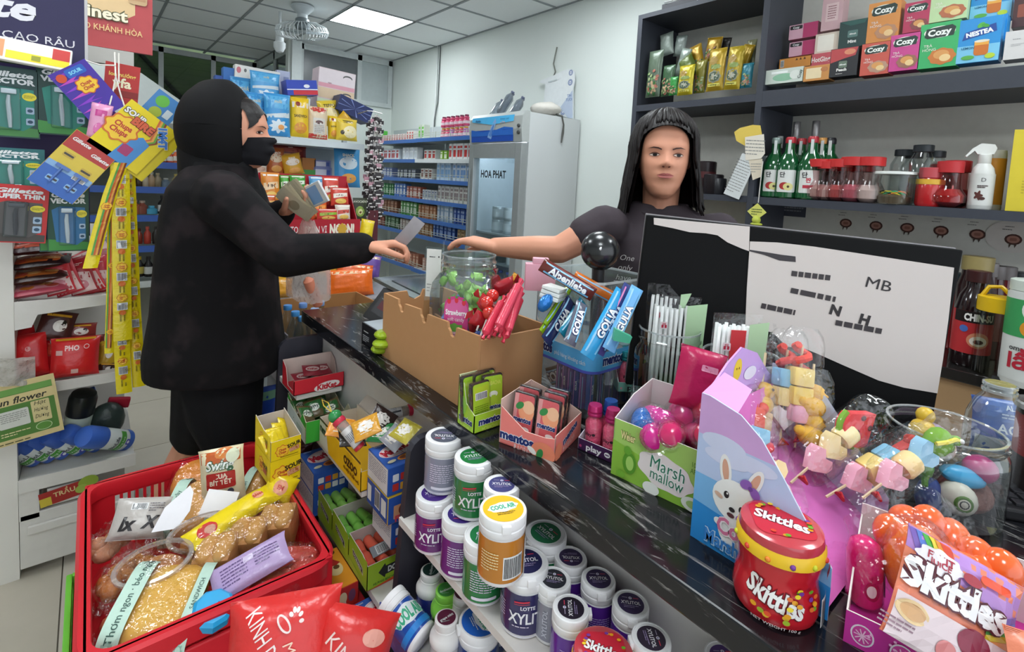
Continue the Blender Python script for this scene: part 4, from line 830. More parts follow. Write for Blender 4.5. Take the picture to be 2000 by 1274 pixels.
for x0,y0,x1,y1 in((1530,532,1640,545),(1530,565,1700,600),(1475,595,1570,615),(1620,628,1760,655)):
 ua,va=MP(x0,y0);ub,vb=MP(x1,y1);a.lines((ua+ub)/2,(va+vb)/2,ub-ua,.011,1,'#3a3336',rot=math.degrees(math.atan2(vb-va,ub-ua)),fill=.9)
a.build('notice_print',t,mback(.0028))
ex,ey=MP(1592,716)
tag(obj('keyboard',B().box(0,0,0,.38,.14,.018,ch=.004),M('#1c1b1e',.5),None,None),'black keyboard on the counter behind the bunny candy stand','keyboard');kb=bpy.data.objects['keyboard'];place(kb,(.90,.33,ZT),R(-55));
me_=mesh_of('key',B().box(-.0075,-.0075,0,.0075,.0075,.005,ch=.001),M('#2b2a2e',.5))
for i in range(18):
 for j in range(6):k=link('key',me_,kb);k.location=(.02+.02*i,.02+.02*j,.018)
p=PD(1172,490,1.05);t=thing('ball_scanner','glossy black ball shaped desk scanner behind the gum bin','scanner',(p.x,p.y,ZT));obj('ball',B().sph((0,0,p.z-ZT),.0405,28),M('#17181b',.25,coat=.3),t)
obj('stem',B().lathe([(.05,0),(.05,.008),(.014,.016),(.012,.05),(.012,p.z-ZT-.03)],20),M('#1c1c1f',.4),t);w_=(V((0,0,EYE))-p).normalized()
obj('white_mark',B().sph((0,0,0),(.006,.0015,.004),10),M('#e6e6e6',.4),t);bpy.data.objects['white_mark'].location=(w_.x*.0405+.003,w_.y*.0405,p.z-ZT+w_.z*.0405+.004)
def wide_jar(name,label,loc,r,h,neck=.88,tint='#f4f8f8'):
 t=thing(name,label,'jar',loc);g=GL(tint,.75,.03)
 obj('jar_body',B().lathe([(.001,.0),(r*.9,0),(r,.008),(r,h*.72),(r*.98,h*.79),(r*neck,h*.86)],36,close=False),g,t)
 obj('jar_neck',B().lathe([(r*neck,h*.86),(r*neck,h*.89),(r*neck*1.05,h*.9),(r*neck*1.05,h*.915),(r*neck,h*.925),(r*neck,h*.985)],36,close=False),g,t)
 obj('jar_rim',B().lathe([(r*neck*.97,h*.985),(r*neck*1.02,h*.985),(r*neck*1.02,h),(r*neck*.97,h),(r*neck*.97,h*.985)],36,close=False),GL('#e8eeee',.9,.05,name='rim_plastic',milky=.3),t);return t
j1=PD(1308,640,1.0);h1=j1.z-ZT;wide_jar('straw_jar','clear round jar of straw packs behind the teal bottle tray',(j1.x,j1.y,ZT),.066,h1)
j2=PD(1448,692,.90);h2=j2.z-ZT;wide_jar('straw_jar','clear round jar holding straws with a red strip, nearer the monitor paper',(j2.x,j2.y,ZT),.072,h2)
def straws(label,base,top,wd,green=True,red=False):
 d=top-base;L=d.length;t=thing('straw_pack',label,'straw pack',base,d.to_track_quat('Z','Y').to_euler(),None)
 th=math.atan2(-base.y,-base.x);n=0
 sm_=mesh_of('straw',B().lathe([(.0032,0),(.0032,L*.93)],7,close=True),M('#eceeec',.5),True)
 for i in range(9):
  for k in range(3):
   o=link('straw',sm_,t);o.location=((i-4)*wd/9+.002*(k%2),(k-1)*.006,rnd.uniform(-.004,.004))
 b=B();b.smooth=True
 for sg in(1,-1):b.surf(lambda i,j:((i-.5)*wd*1.15,sg*(.013*max(0,1-abs(2*i-1)**3)**.5*(1-.8*max(0,j-.85)/.15)+.002*noise.noise((i*8,j*9,sg))),j*L*1.02),10,14)
 obj('film_sleeve',b,FILM,t)
 if green:obj('green_header',B().add([(wd*.2,-.014,L*.25),(wd*.62,-.010,L*.2),(wd*.66,-.010,L*.98),(wd*.2,-.013,L*.96)],[(0,1,2,3)]).add([(wd*.2,-.0146,L*.25),(wd*.62,-.0106,L*.2),(wd*.66,-.0106,L*.98),(wd*.2,-.0136,L*.96)],[(3,2,1,0)]),M('#bfe0b4',.4),t,None)
 if red:obj('red_strip',B().box(-wd*.22,-.016,L*.02,wd*.12,-.0145,L*.92),M('#d23a40',.4),t,None)
 a=Art();a.rr(-wd*.3,L*.3,.014,.014,.002,'#efe4e6');a.text('ESI',-wd*.3,L*.312,.004,'#c0304a',.03);a.rect(-wd*.3-.003,L*.293,.004,.006,'#c0304a');a.rect(-wd*.3+.003,L*.293,.004,.006,'#c0304a');a.build('pack_print',t,plane((0,-.0155,L/2),(1,0,0),(0,0,1)))
 q=d.to_track_quat('Z','Y');ang=R(-40)
 t.rotation_euler=(q@Euler((0,0,0)).to_quaternion()).to_euler();t.rotation_euler=Euler((t.rotation_euler.x,t.rotation_euler.y,ang));return t
straws('white straw pack with pale green header in the far straw jar',V((j1.x+.01,j1.y,ZT+.02)),V((j1.x+.02,j1.y+.01,ZT+h1+.06)),.085)
straws('second straw pack behind the first in the far straw jar',V((j1.x+.02,j1.y+.025,ZT+.02)),V((j1.x+.045,j1.y+.03,ZT+h1+.08)),.08)
straws('white straw pack with a red strip in the near straw jar',V((j2.x-.012,j2.y+.01,ZT+.015)),V((j2.x-.01,j2.y+.02,ZT+h2+.07)),.075,True,True)
b=B();b.smooth=True
b.surf(lambda i,j:(.09*(i-.5)*(1.2-.7*j),-.02+.014*noise.noise((i*5,j*5,2)),j*.09),12,10).surf(lambda i,j:(.09*(.5-i)*(1.2-.7*j),.02+.014*noise.noise((i*5,j*5,8)),j*.09),12,10)
o=obj('film_bag',b,FILM,None);place(o,V((j2.x+.05,j2.y-.02,ZT+h2-.04)),R(-45));tag(o,'crumpled empty clear bag beside the red strip straws','bag')
jr=PZ(1850,1052,ZT);JRr=.083;_j=PD(1845,830,.80);jrx,jry=_j.x,_j.y;jh=_j.z-ZT;JRr=.080
wide_jar('toy_jar','large clear wide mouthed jar of rubber toys at the right',(jrx,jry,ZT),JRr,jh,.92)
def toy(name,label,px,b_,mats,rot=(0,0,0),sub=None):
 o=obj(name,b_,mats,None);place(o,V((jrx,jry,ZT))+V(px),rot);return tag(o,label,'toy')
toy('rubber_fish','blue rubber fish toy in the big jar',(-.02,-.03,.07),B().sph((0,0,0),(.035,.018,.013),16).add([(.03,0,0),(.05,-.01,.012),(.05,.01,-.006)],[(0,1,2)]),M('#3f9bc8',.3),(.3,.2,-.7))
toy('rubber_ball','magenta rubber ball toy in the big jar',(.012,-.045,.078),B().sph((0,0,0),(.024,.022,.02),16),M('#a8286a',.3))
t=thing('eyeball_toy','white rubber eyeball toy with green iris in the big jar','toy',V((jrx-.01,jry+.005,ZT+.10)),(R(60),0,R(-40)));obj('ball',B().sph((0,0,0),.024,18),M('#d9cfc0',.35,col2='#c9a898',scale=60),t);obj('iris',B().lathe([(.012,.0205),(.010,.0225),(.0005,.023)],16),M('#6a8a3a',.3),t);obj('pupil',B().lathe([(.006,.023),(.0005,.0238)],12),M('#151515',.2),t)
t=thing('eyeball_toy','second eyeball toy low in the big jar facing the oranges','toy',V((jrx-.045,jry-.03,ZT+.045)),(R(85),0,R(-60)));obj('ball',B().sph((0,0,0),.024,18),M('#cfc7b8',.35),t);obj('iris',B().lathe([(.012,.0205),(.010,.0225),(.0005,.023)],16),M('#5a7a3a',.3),t);obj('pupil',B().lathe([(.006,.023),(.0005,.0238)],12),M('#151515',.2),t)
toy('frog_toy','green stretchy frog toy in the big jar',(-.05,.01,.075),B().sph((0,0,0),(.016,.012,.02),12).tube([(0,0,-.01),(.012,-.006,-.03),(.03,-.008,-.03)],.005,8).tube([(0,0,.0),(-.016,-.006,-.02),(-.012,-.01,-.04)],.005,8),M('#6aa83c',.35))
toy('duck_toy','yellow rubber duck toy in the big jar',(-.035,.02,.125),B().sph((0,0,0),(.022,.018,.018),14).sph((.008,0,.022),.013,12).sph((.022,0,.02),(.008,.006,.003),8),M('#d8b23c',.35))
toy('lilac_toy','dull lilac rubber toy at the back of the big jar',(.03,.02,.09),B().sph((0,0,0),(.035,.03,.028),16),M('#a08aa0',.4,bump=.3))
toy('brown_toy','brown bumpy rubber toy at the bottom of the big jar',(.02,-.03,.03),B().sph((0,0,0),(.045,.035,.025),18),M('#7a4a40',.5,bump=.8,scale=70))
toy('navy_toy','dark blue rubber toy at the left bottom of the big jar',(-.055,.0,.035),B().sph((0,0,0),(.02,.018,.03),14),M('#3a4f8a',.4))
bp_=PD(1952,765,.86);t=bottle('clear_bottle','clear plastic bottle with ridged neck behind the toy jar','bottle',(bp_.x,bp_.y,ZT),[(.037,0),(.041,.006),(.041,.10),(.039,.125),(.03,.15),(.021,.162),(.02,.182)],JAR)
obj('neck_rings',B().lathe([(.02,.166),(.0235,.167),(.0235,.171),(.02,.172),(.02,.176),(.023,.177),(.023,.181),(.02,.182)],24,close=False),GL('#e8eeee',.9,.05,name='rim_plastic',milky=.3),t)
p=PD(1950,1000,.98);t=bag('water_pouch','blue and clear pouch with white lettering behind the toy jar','pouch',(p.x+.02,p.y,ZT+.0),(R(-8),0,R(-62)),.12,.105,.04,'#2f5fb4',lambda a,w,h:(a.rect(0,.03,w*.94,.035,'#3a66b0'),a.rect(0,-.035,w*.94,.03,'#c9ccd0'),a.text('AQUA',.01,.0,.018,'#e8eef6',.02),a.text('ALASKA',.01,.04,.009,'#dfe8f4',.02),a.lines(.01,.024,.06,.012,2,'#b9cbe8')),seed=3)
p=PD(1998,980,.84);t=thing('snack_can','tall red labelled can with plastic rim at the right edge','can',(p.x+.02,p.y-.02,ZT),R(-70));obj('can_body',B().lathe([(.04,0),(.042,.004),(.043,.06),(.043,.15),(.046,.155)],30),M('#3a3030',.3,.2),t);obj('label_sleeve',B().lathe([(.0434,.075),(.0434,.142)],30,close=False),M('#9c2a2c',.35),t);obj('rim',B().lathe([(.044,.15),(.048,.152),(.048,.16),(.044,.162)],30,close=False),GL('#f0f0f0',.8,.05,name='rim_plastic',milky=.4),t);obj('snack_fill',B().sph((0,0,.155),(.035,.03,.02),14),M('#b89a3a',.5),t)
a=Art();a.lines(-.02,0,.03,.05,9,'#d8a0a0');a.text('S',.02,.0,.02,'#f0d0d0',.03);a.build('label_print',t,cyl(.0436,.108),curve=.006)
SB=V((.627,.152,ZT));sa=R(-78);Ts=Matrix.Rotation(sa,4,'Z')
def sbf(a,w,h):
 a.rect(0,0,w,h,'#c8389a')
 for i in range(6):x=-w*.42+i*w*.17;a.ell(x,-.002,.0105,.0115,'#e9dfe8');a.ell(x,-.002,.009,.010,'#d0479e');[a.rect(x,-.002,.015,.0012,'#efc0dc',rot=k*36)for k in range(5)]
 for i in range(14):a.ell(rnd.uniform(-w*.48,w*.48),rnd.uniform(.006,h*.48),.0015,.0015,'#efb0d8',6)
tray('fruit_candy_box','magenta open box with fruit circles at the front right corner','display box',SB,sa,.20,.17,.075,.036,'#c8389a','#e6e0dc',front=sbf,prof=[(0,0),(.17,0),(.17,.06),(.09,.055),(.05,.05),(0,.036)])
def inS(x,y,z):return SB+Ts@V((x,y,z))
t=thing('pink_candy_tube','tall hot pink candy tube with fruit print in the magenta box','candy tube',PD(1688,1175,.60),(R(-4),R(-3),R(-50)));obj('tube_body',B().lathe([(.014,0),(.0185,.006),(.0185,.058),(.015,.07),(.006,.076)],22),M('#e8287c',.2,coat=.5),t);obj('film_wrap',B().lathe([(.015,-.004),(.0195,.004),(.0195,.06),(.016,.073),(.022,.09)],16,None,False),FILM,t)
a=Art();a.ell(0,-.008,.008,.011,'#b0184a');a.ell(-.001,-.008,.005,.007,'#e8d8d8');a.ell(.004,.006,.006,.005,'#c02060',wav=.3);a.rr(.026,-.006,.012,.03,.003,'#c8d4e8');a.build('tube_print',t,cyl(.0187,.032),curve=.004)
t=thing('orange_pack','bright orange shrink wrapped candy pack behind the pink tube','candy pack',inS(.06,.085,.045),(R(-10),0,R(-50)));b=B();b.smooth=True;b.sph((0,0,.02),(.034,.03,.045),20);o=obj('pack_body',b,M('#f0782c',.25,bump=.4,scale=30),t);obj('film_wrap',B().sph((0,0,.022),(.040,.034,.053),20),FILM,t)
a=Art();a.rr(0,0,.026,.024,.006,'#e0dce8');a.text('LOTE',0,.004,.007,'#3a5a9a',.03);a.rect(.0,-.006,.012,.004,'#3a5ac0');a.build('pack_print',t,lambda u,v,d:(u+.004,-math.sqrt(max(0,1-(u/.034)**2-((v-.018)/.045)**2))*.03-d-.001,.002+v))
op=[(1812,1022),(1778,1075),(1860,1050),(1905,1085),(1850,1100),(1770,1015),(1955,1112),(1878,1120),(1915,1118),(1742,1040)]
for i,(x,y)in enumerate(op):
 o=obj('orange_egg',B().sph((0,0,0),(.0195,.0195,.024),20),M('#f2682a',.18,coat=.5),None);place(o,PZ(x,y+4,ZT+.085-.004*(i%3)),(.4*(i%3),.3*(i%2),i));tag(o,'glossy orange plastic egg candy '+['at the middle back of the pile','touching the orange pack','second from the toy jar','nearest the toy jar','in the centre of the pile','behind the orange pack, upper one','under clear film at the right','just above the rainbow card','above the rainbow card at the right','wrapped in film at the left'][i],'candy egg','orange candy eggs in the magenta box')
b=B();b.smooth=True;b.surf(lambda i,j:((i-.5)*.13,-.01*noise.noise((i*5,j*5,7)),(j-.5)*.09-.03*(2*i-1)**2),14,10);o=obj('film_sheet',b,FILM,None);place(o,inS(.05,.08,.115),(R(-35),0,R(-50)));tag(o,'crinkled clear film over the orange candy pack','film')
def cardart(a,w,h):
 cols=['#7f62b4','#5a7ac8','#54a84c','#e0c83a','#e08a34','#d8503c']
 a.rect(0,0,w,h,'#ef8a6a');a.poly([(-w/2,h/2),(w/2,h/2),(w/2,h*.1),(-w*.1,h*.22),(-w*.5,h*.3)],'#b98ad0')
 for i,c in enumerate(cols):
  a.poly([(-w/2+.006*i,h/2-.002),(-w/2+.006*i+.008,h/2-.002),(-w*.36+.006*i,h*.22),(-w*.36+.006*i-.006,h*.22)],c);a.poly([(w*.5,h*.22-.006*i),(w*.5,h*.22-.006*(i+1)),(w*.2,h*.08-.005*(i+1)),(w*.2,h*.08-.005*i)],c)
 a.ell(-w*.26,h*.3,.022,.011,'#f0e8ee',wav=.08);a.text('FRUIT',-w*.26,h*.33,.007,'#b03a4a',.03);a.text('JUICE',-w*.26,h*.285,.006,'#b03a4a',.03);a.text('Skittles',-.01,h*.12,.026,'#f4f0f2',.05,w=.10,out='#5a2430',ow=.05);a.ell(.0,h*.3,.010,.005,'#a82a3a');a.rr(w*.2,h*.36,.03,.008,.004,'#e8502c')
 a.rect(0,-h*.3,w,h*.4,'#e4d0d4');a.ell(-.045,-h*.22,.014,.010,'#e8c898');a.ell(-.045,-h*.22,.011,.007,'#d8a878');a.ell(.012,-h*.2,.016,.013,'#8a2440');a.ell(-.01,-h*.36,.009,.008,'#e08a8a');a.ell(.018,-h*.38,.009,.007,'#d89a4a');a.lines(-.055,-h*.38,.03,.012,3,'#9a7a88')
bag('rainbow_candy_bag','flat rainbow topped candy bag leaning across the magenta box','bag',PD(1835,1300,.488),(R(-26),R(24),R(-52)),.118,.105,.022,'#e88a72',cardart,seed=9)
bag('coral_candy_bag','coral coloured candy bag with rainbow in the lower right corner','bag',inS(.175,-.03,.0),(R(-30),R(4),R(-60)),.10,.10,.02,'#ec8a6a',lambda a,w,h:([a.rect(-.02,-.02-.004*i,.06,.004,c,rot=20)for i,c in enumerate(['#7f62b4','#5a7ac8','#54a84c','#e0c83a','#d8503c'])],a.ell(-.0,.03,.018,.022,'#ece4e6'),a.text('R',.0,.03,.02,'#444',.0)),seed=11)
t=thing('film_wrap_bag','clear loose plastic bag hanging beside the bunny stand','bag',PD(1620,1110,.63),(0,0,R(-50)));b=B();b.smooth=True;b.surf(lambda i,j:((i-.5)*.03*(1+.5*sin(3*j)),.004*noise.noise((i*5,j*6,3)),(j-.7)*.12),8,14);obj('film_sheet',b,FILM,t)
# GUM TUBS ON THE RACK
SZ=.7005
def tubart(brand,col2=None,back=False,name='XYLITOL',bar=True):
 def f(a,r,h):
  if back:a.lines(-.002,.004,r*1.3,h*.36,9,'#d9cfe4');a.rr(0,-h*.24,r*1.2,h*.05,.002,'#e6e0ee');a.bars(r*.1,-h*.17,r*.7,h*.07)if back==2 else None
  else:
   a.text('LOTTE',r*.05,h*.12,h*.055,'#f2eef6',.03);a.text(name,r*.3,-h*.04,h*.17,'#f4f2f6',.02,w=r*2.2);a.poly([(-r*.55,h*.19),(r*.1,h*.215),(r*.1,h*.24),(-r*.55,h*.215)],'#d8384c');a.poly([(-r*.55,h*.165),(r*.1,h*.19),(r*.1,h*.197),(-r*.55,h*.172)],'#d8384c');a.lines(r*.1,-h*.17,r*1.4,h*.04,1,'#cfc4da');a.lines(-r*1.35,0,r*.7,h*.3,7,'#cfc4da')
  if bar:a.rect(0,-h*.325,r*6.1,h*.012,'#e9e4f0')
 return f
def cool_disc(c2,f2='#fff'):
 def f(a,q):a.ell(0,q*.08,q*.66,q*.3,'#e6eef2',rot=14,wav=.05);a.text('COOL AIR',0,q*.10,q*.26,'#3fae86',.05,w=q*1.1,rot=12,out='#f4f8f8',ow=.05);a.lines(q*.1,-q*.32,q*.8,q*.2,2,f2,rot=8)
 return f
def tub_at(px,py,zl,**k):
 p=PZ(px,py,zl);return V((p.x,p.y,zl-k['h']))
def big(label,px,py,level,rz,sleeve,disc,**k):
 zl=SZ+.105*(level+1);p=PZ(px,py,zl);return gum_tub('gum_tub',label,(p.x,p.y,SZ+.105*level),R(rz),.0745,.1048,sleeve=sleeve,disc=disc,group='large gum tubs on the upper shelf',**k)
big('purple gum tub with white lettering at the far left end of the upper shelf',850,962,0,-22,'#6a2a72','#4a2a86',art=tubart('x'))
big('grey and purple gum tub stacked on the leftmost purple tub',868,850,1,140,'#8a8a9e','#5a5f6e',art=tubart('x',back=1))
big('purple gum tub with small print, second along the shelf edge',903,1003,0,150,'#6a2a7a','#3f2a7e',art=tubart('x',back=1))
big('green gum tub with white lettering stacked on top at the left',927,890,1,-20,'#1f7a40','#1f7a3c',art=tubart('x'))
big('green gum tub with small print at the shelf edge, not stacked',948,1044,0,40,'#1f7a40','#1f7a44',art=tubart('x',back=1))
big('navy gum tub under the yellow lidded tub',1027,1095,0,-26,'#33305e','#2a2a55',art=tubart('x',back=0))
big('amber gum tub with bright yellow lid stacked on the navy tub',983,992,1,-30,'#c07a28','#f0bd1e',disc_fn=cool_disc(0,'#5a4a1a'),art=lambda a,r,h:(a.bars(r*.45,-h*.08,r*.8,h*.3),a.lines(-r*.6,0,r*.8,h*.3,7,'#f0d8a0'),a.rect(r*1.25,-.006,r*.3,h*.6,'#f0eeee')))
big('green gum tub half hidden behind the amber tub',1066,1040,0,-90,'#1f7a48','#1f7048',art=tubart('x'))
p=PZ(980,945,.903);gum_tub('gum_tub','slim silver gum tub behind the yellow lidded tub',(p.x,p.y,.8065),R(-40),.062,.096,sleeve='#9a9aaa',disc='#4a4a7e',art=lambda a,r,h:(a.poly([(-r*1.3,h*.3),(-r*.3,h*.1),(-r*.6,h*.3)],'#3f2f86'),a.lines(.0,-.01,r*.9,h*.3,8,'#5a5a6e')))
def small(label,px,py,rz,sleeve='#5a2a96',disc='#33234e',**k):
 p=PZ(px,py,SZ+.092);return gum_tub('gum_tub',label,(p.x,p.y,SZ),R(rz),.056,.092,sleeve=sleeve,disc=disc,group='small gum tubs on the upper shelf',lidr=.49,**k)
pa_=lambda a,r,h:(a.lines(-r*.1,-h*.02,r*1.2,h*.3,8,'#b9a0d8'),)
small('small silver gum tub with dark lid label beside the navy tub',1082,1130,-50,'#8f8f9c','#33343c',art=lambda a,r,h:(a.rr(r*.4,-.006,r*.7,h*.4,.002,'#2a2a44'),a.lines(r*.4,-.006,r*.5,h*.3,8,'#a9a9c0'),a.text('XYLITOL',-r*.6,0,.008,'#d0d0dc',.02,rot=90)))
small('small purple gum tub whose lid lettering is upside down',1115,1088,140,art=pa_)
small('small purple gum tub with level lid lettering in the middle row',1169,1130,-38,art=pa_)
small('small purple gum tub third along the back row beside the panel',1232,1178,-46,art=pa_)
small('small purple gum tub in front with lid lettering turned sideways',1115,1187,48,'#5f2a9a','#2a2230',art=pa_)
small('small pale gum tub behind the fallen navy tub',1272,1246,-128,'#d9d4dc','#33293a',art=pa_)
p=PZ(1180,1262,SZ+.097);round_candy('red round candy bottle with clear lid at the bottom of the upper shelf',(p.x,p.y,SZ),R(-40),1.0)
p=PZ(1335,1262,SZ+.03);gum_tub('gum_tub','large navy gum tub lying on its side near the granite edge',(p.x,p.y-.01,SZ+.045),(R(80),R(0),R(110)),.0745,.105,sleeve='#2c2a66',disc='#2a2a55',art=tubart('x'))
p=PZ(1400,1272,SZ+.092);gum_tub('gum_tub','small gum tub with purple lid label at the bottom edge',(p.x,p.y-.012,SZ),R(-40),.056,.092,disc='#4a2a70',lidr=.49)
LZ=.5005
def shoulder(label,px,py,rz,cap,body,disc,h=.105,r=.028,dtxt='doublemint'):
 p=PZ(px,py,LZ+h);t=thing('gum_bottle',label,'gum bottle',(p.x,p.y,LZ),R(rz),'shouldered gum bottles on the lower shelf')
 obj('bottle_body',B().lathe([(r*.9,0),(r,.004),(r,h*.62)],26),M(body,.2,coat=.4),t)
 obj('cap',B().lathe([(r*1.03,h*.58),(r*1.06,h*.6),(r*1.06,h*.68),(r*.95,h*.74),(r*.78,h*.8),(r*.78,h*.85),(r*.74,h*.86),(r*.78,h*.88),(r*.76,h*.985),(r*.68,h),(.0005,h)],28),M(cap,.35),t)
 a=Art();a.ell(0,0,r*.62,r*.62,disc);a.text(dtxt,0,0,r*.2,'#dfe8e4',.02,w=r*1.0,rot=20);a.lines(0,-r*.3,r*.7,r*.1,1,'#9ab8ac');a.build('lid_print',t,plane((0,0,h),(1,0,0),(0,1,0)),step=.00012)
 a=Art();a.text('DOUBLEMINT',0,-h*.1,.007,'#e8eeea',.03);a.lines(0,.004,r*1.2,.01,2,'#c0c8d8');a.build('label_print',t,cyl(r*1.002,h*.3),curve=.005);return t
shoulder('white capped blue gum bottle with dark green disc at the back of the lower shelf',842,1113,30,'#eceae6','#2f3f9a','#1f3a34')
shoulder('bright green gum bottle standing on the lower shelf',872,1152,-30,'#86cf4a','#4a6a2a','#3f8a3c')
shoulder('white gum bottle with plum disc behind the blue lidded tub',905,1158,20,'#ece8e6','#cfcac8','#5a2a3a')
shoulder('white gum bottle with plum disc, nearest on the lower shelf',872,1206,-20,'#ece8e6','#d9d4d2','#5a2038',dtxt='grape mint')
p=PZ(937,1212,LZ+.105);gum_tub('gum_tub','large gum tub with vivid blue lid on the lower shelf',(p.x,p.y,LZ),R(-110),.078,.105,sleeve='#26407e',disc='#2468cc',disc_fn=cool_disc(0,'#e8f0f8'))
t=gum_tub('gum_tub','shiny blue gum tub lying tipped over at the left end of the lower shelf',PZ(826,1250,.54)+V((0,0,0)),(R(-70),R(-14),R(12)),.066,.098,sleeve='#2450a8',disc='#e9e6e4',disc_fn=lambda a,q:a.ell(0,0,q*.3,q*.3,'#dedbd8'),tab=False,art=lambda a,r,h:(a.rect(0,-.02,r*6.1,.012,'#2f86d8'),a.ell(0,.008,r*1.1,.017,'#e6eef2',rot=-6,wav=.05),a.text('COOL AIR',0,.008,.022,'#3fae86',.05,w=r*1.9,rot=-6,out='#f4f8f8',ow=.05)))
for i,(x,y)in enumerate([(862,1060),(890,1090),(985,1190),(1050,1240)]):
 p=PZ(x,y,LZ+.11);o=obj('mint_wrapper',B().sph((0,0,0),(.02,.012,.03),14),GL('#b8d0a8',.7,.08,.5,'green_film'),None);place(o,(p.x+.02,p.y,LZ+.03+.045*(i<3)),(.3,.2,i));tag(o,['clear mint wrapper behind the white capped bottle','clear mint wrapper above the green bottle','green mint wrapper beside the blue lidded tub','green mint wrapper low under the shelf'][i],'wrapper')
for i in range(5):
 b_=shoulder('gum bottle at the dark back of the lower shelf',930+i*0,1150,-40,'#d8d4d0','#33406a','#2a2a3a')if i==0 else dup(b_,(.60+.0*i,.62-.12*i,LZ),R(30*i))
 if i==0:b_['group']='gum bottles at the back of the lower shelf';b_.location=(.62,.72,LZ)
 # BOXES ON THE LEFT OF THE RACK
def marinetop(a,w,d):
 a.rect(0,0,w*.98,d*.97,'#3a62b4');a.ell(w*.02,d*.12,w*.46,d*.24,'#efd8d8',rot=14);a.ell(w*.02,d*.12,w*.43,d*.21,'#d86a74',rot=14);a.ell(w*.02,d*.12,w*.42,d*.20,'#efe2e0',rot=14);a.text('Marine',w*.02,d*.13,d*.22,'#c8283c',.06,w=w*.78,rot=14);a.text('BOY',w*.3,-d*.02,d*.10,'#f2eeee',.06,rot=14,out='#8a2a3c')
 a.ell(w*.12,-d*.25,w*.26,d*.1,'#d88a3c',rot=10);a.ell(w*.02,-d*.27,w*.1,d*.06,'#8a4a2c');a.ell(w*.2,-d*.22,w*.1,d*.05,'#e8c05a');a.ell(-w*.3,-d*.3,w*.12,d*.05,'#e8e0c0',rot=10);a.text('Orion',-w*.3,d*.42,d*.05,'#e8eef4',.02)
def marinef(a,w,h):
 a.rect(0,0,w*.98,h*.96,'#2f58ae')
 for i in range(4):
  for j in range(2):a.rr(-w*.3+i*w*.2,h*.1-j*h*.34,w*.16,h*.26,.002,['#e8eaf0','#c83a34','#e0a83a','#e8eaf0'][(i+j)%4])
def whiteside(a,w,h):a.rect(0,0,w*.97,h*.94,'#dcd8d8');a.lines(0,h*.1,w*.86,h*.6,8,'#8a8a98')
def minef(a,w,h):a.rect(0,0,w*.98,h*.96,'#2f58ae');a.rr(-w*.1,-h*.1,w*.5,h*.5,.002,'#d8a07a');a.ell(-w*.1,-h*.06,w*.12,h*.2,'#7a3a2a');a.text('FRIZ!',-w*.1,-h*.34,h*.2,'#e04a5a',.06)
def barside(a,w,h):a.rect(0,0,w*.97,h*.94,'#33559e');a.bars(w*.02,h*.05,w*.22,h*.6);a.rr(w*.32,0,w*.22,h*.6,.001,'#dcdcd8');a.rr(-w*.35,0,w*.18,h*.6,.001,'#dcdcd8')
carton('cracker_box','blue seafood cracker box on top of the stack against the black rack side','box',(.506,.989,.7015),0,.094,.106,.065,'#3560b0',marinef,whiteside,marinetop)
carton('cracker_box','blue cracker box with barcode side under the top seafood cracker box','box',(.506,.985,.636),0,.094,.11,.064,'#d8b23c',minef,barside)
SUP=carton('cracker_box','blue cracker box at the bottom of the stack beside the rack side','box',(.52,.99,.57),0,.08,.1,.065,'#3560b0',marinef,whiteside)
def toyf(a,w,h):a.rect(0,-h*.08,w,h*.84,'#efbb1e');a.poly([(-w/2,-h/2),(-w/2,h/2),(-w*.35,h/2),(-w*.28,-h*.2),(-w*.25,-h/2)],'#dcd6ca');a.text('ment',-w*.41,h*.16,h*.3,'#26221e',.05,w=w*.15,rot=-4);a.text('OZOO',w*.28,h*.02,h*.26,'#4a2a1a',.06);a.text('và một ít bất ngờ',w*.3,-h*.25,h*.13,'#6a3a10',.03);a.rect(0,h*.46,w,h*.08,'#4a3424')
tray('toy_candy_box','yellow fronted open box of toy candies in the middle of the rack','display box',(.492,1.102,.6585),0,.108,.28,.075,.05,'#efbb1e','#d4c8b8',left=toyf,prof=[(0,0),(.28,0),(.28,.075),(.2,.06),(0,.058)],rprof=[(0,0),(.28,0),(.28,.085),(0,.085)])
obj('box_flap',B().add([(.109,.02,.075),(.109,.28,.08),(.13,.26,.12),(.13,.05,.115)],[(0,1,2,3)]),M('#c9bdb2',.6),bpy.data.objects['toy_candy_box'],None)
TBX=V((.492,1.102,.6585))
def tube_toy(label,loc,rot,capc):
 t=thing('toy_candy_tube',label,'toy tube',loc,rot);obj('tube_body',B().lathe([(.013,0),(.013,.075)],18),GL('#d8d0c8',.7,.05,0,'clear_tube',.3),t);obj('tube_label',B().lathe([(.0133,.008),(.0133,.055)],18,close=False),M('#cfcbc9',.4),t)
 obj('red_end',B().lathe([(.0005,-.002),(.013,-.001),(.0138,.006),(.0125,.007)],18),M('#c02a3a',.3),t);obj('cap_collar',B().lathe([(.0145,.072),(.016,.078),(.0145,.084)],18),M('#c83048',.3),t);obj('cap_ball',B().sph((0,0,.094),(.016,.016,.014),18),M(capc,.25),t);obj('cord_loop',B().tube([(.0,0,.106),(.01,.004,.13),(.004,.006,.145),(-.004,.002,.13),(0,0,.107)],.0012,6),M('#d8b83c',.5),t)
 a=Art();a.lines(0,0,.02,.035,10,'#5a5a5e',rot=90);a.rect(.012,0,.004,.04,'#3a3a3e');a.build('tube_print',t,cyl(.0136,.032),curve=.004);return t
tube_toy('candy tube with green ball cap lying across the yellow toy box',PD(704,875,1.17),(R(-48),R(-14),R(20)),'#2f8a4a')
tube_toy('candy tube with blue ball cap at the right of the toy box',PD(742,815,1.28),(R(-84),R(0),R(-105)),'#2a4aa0')
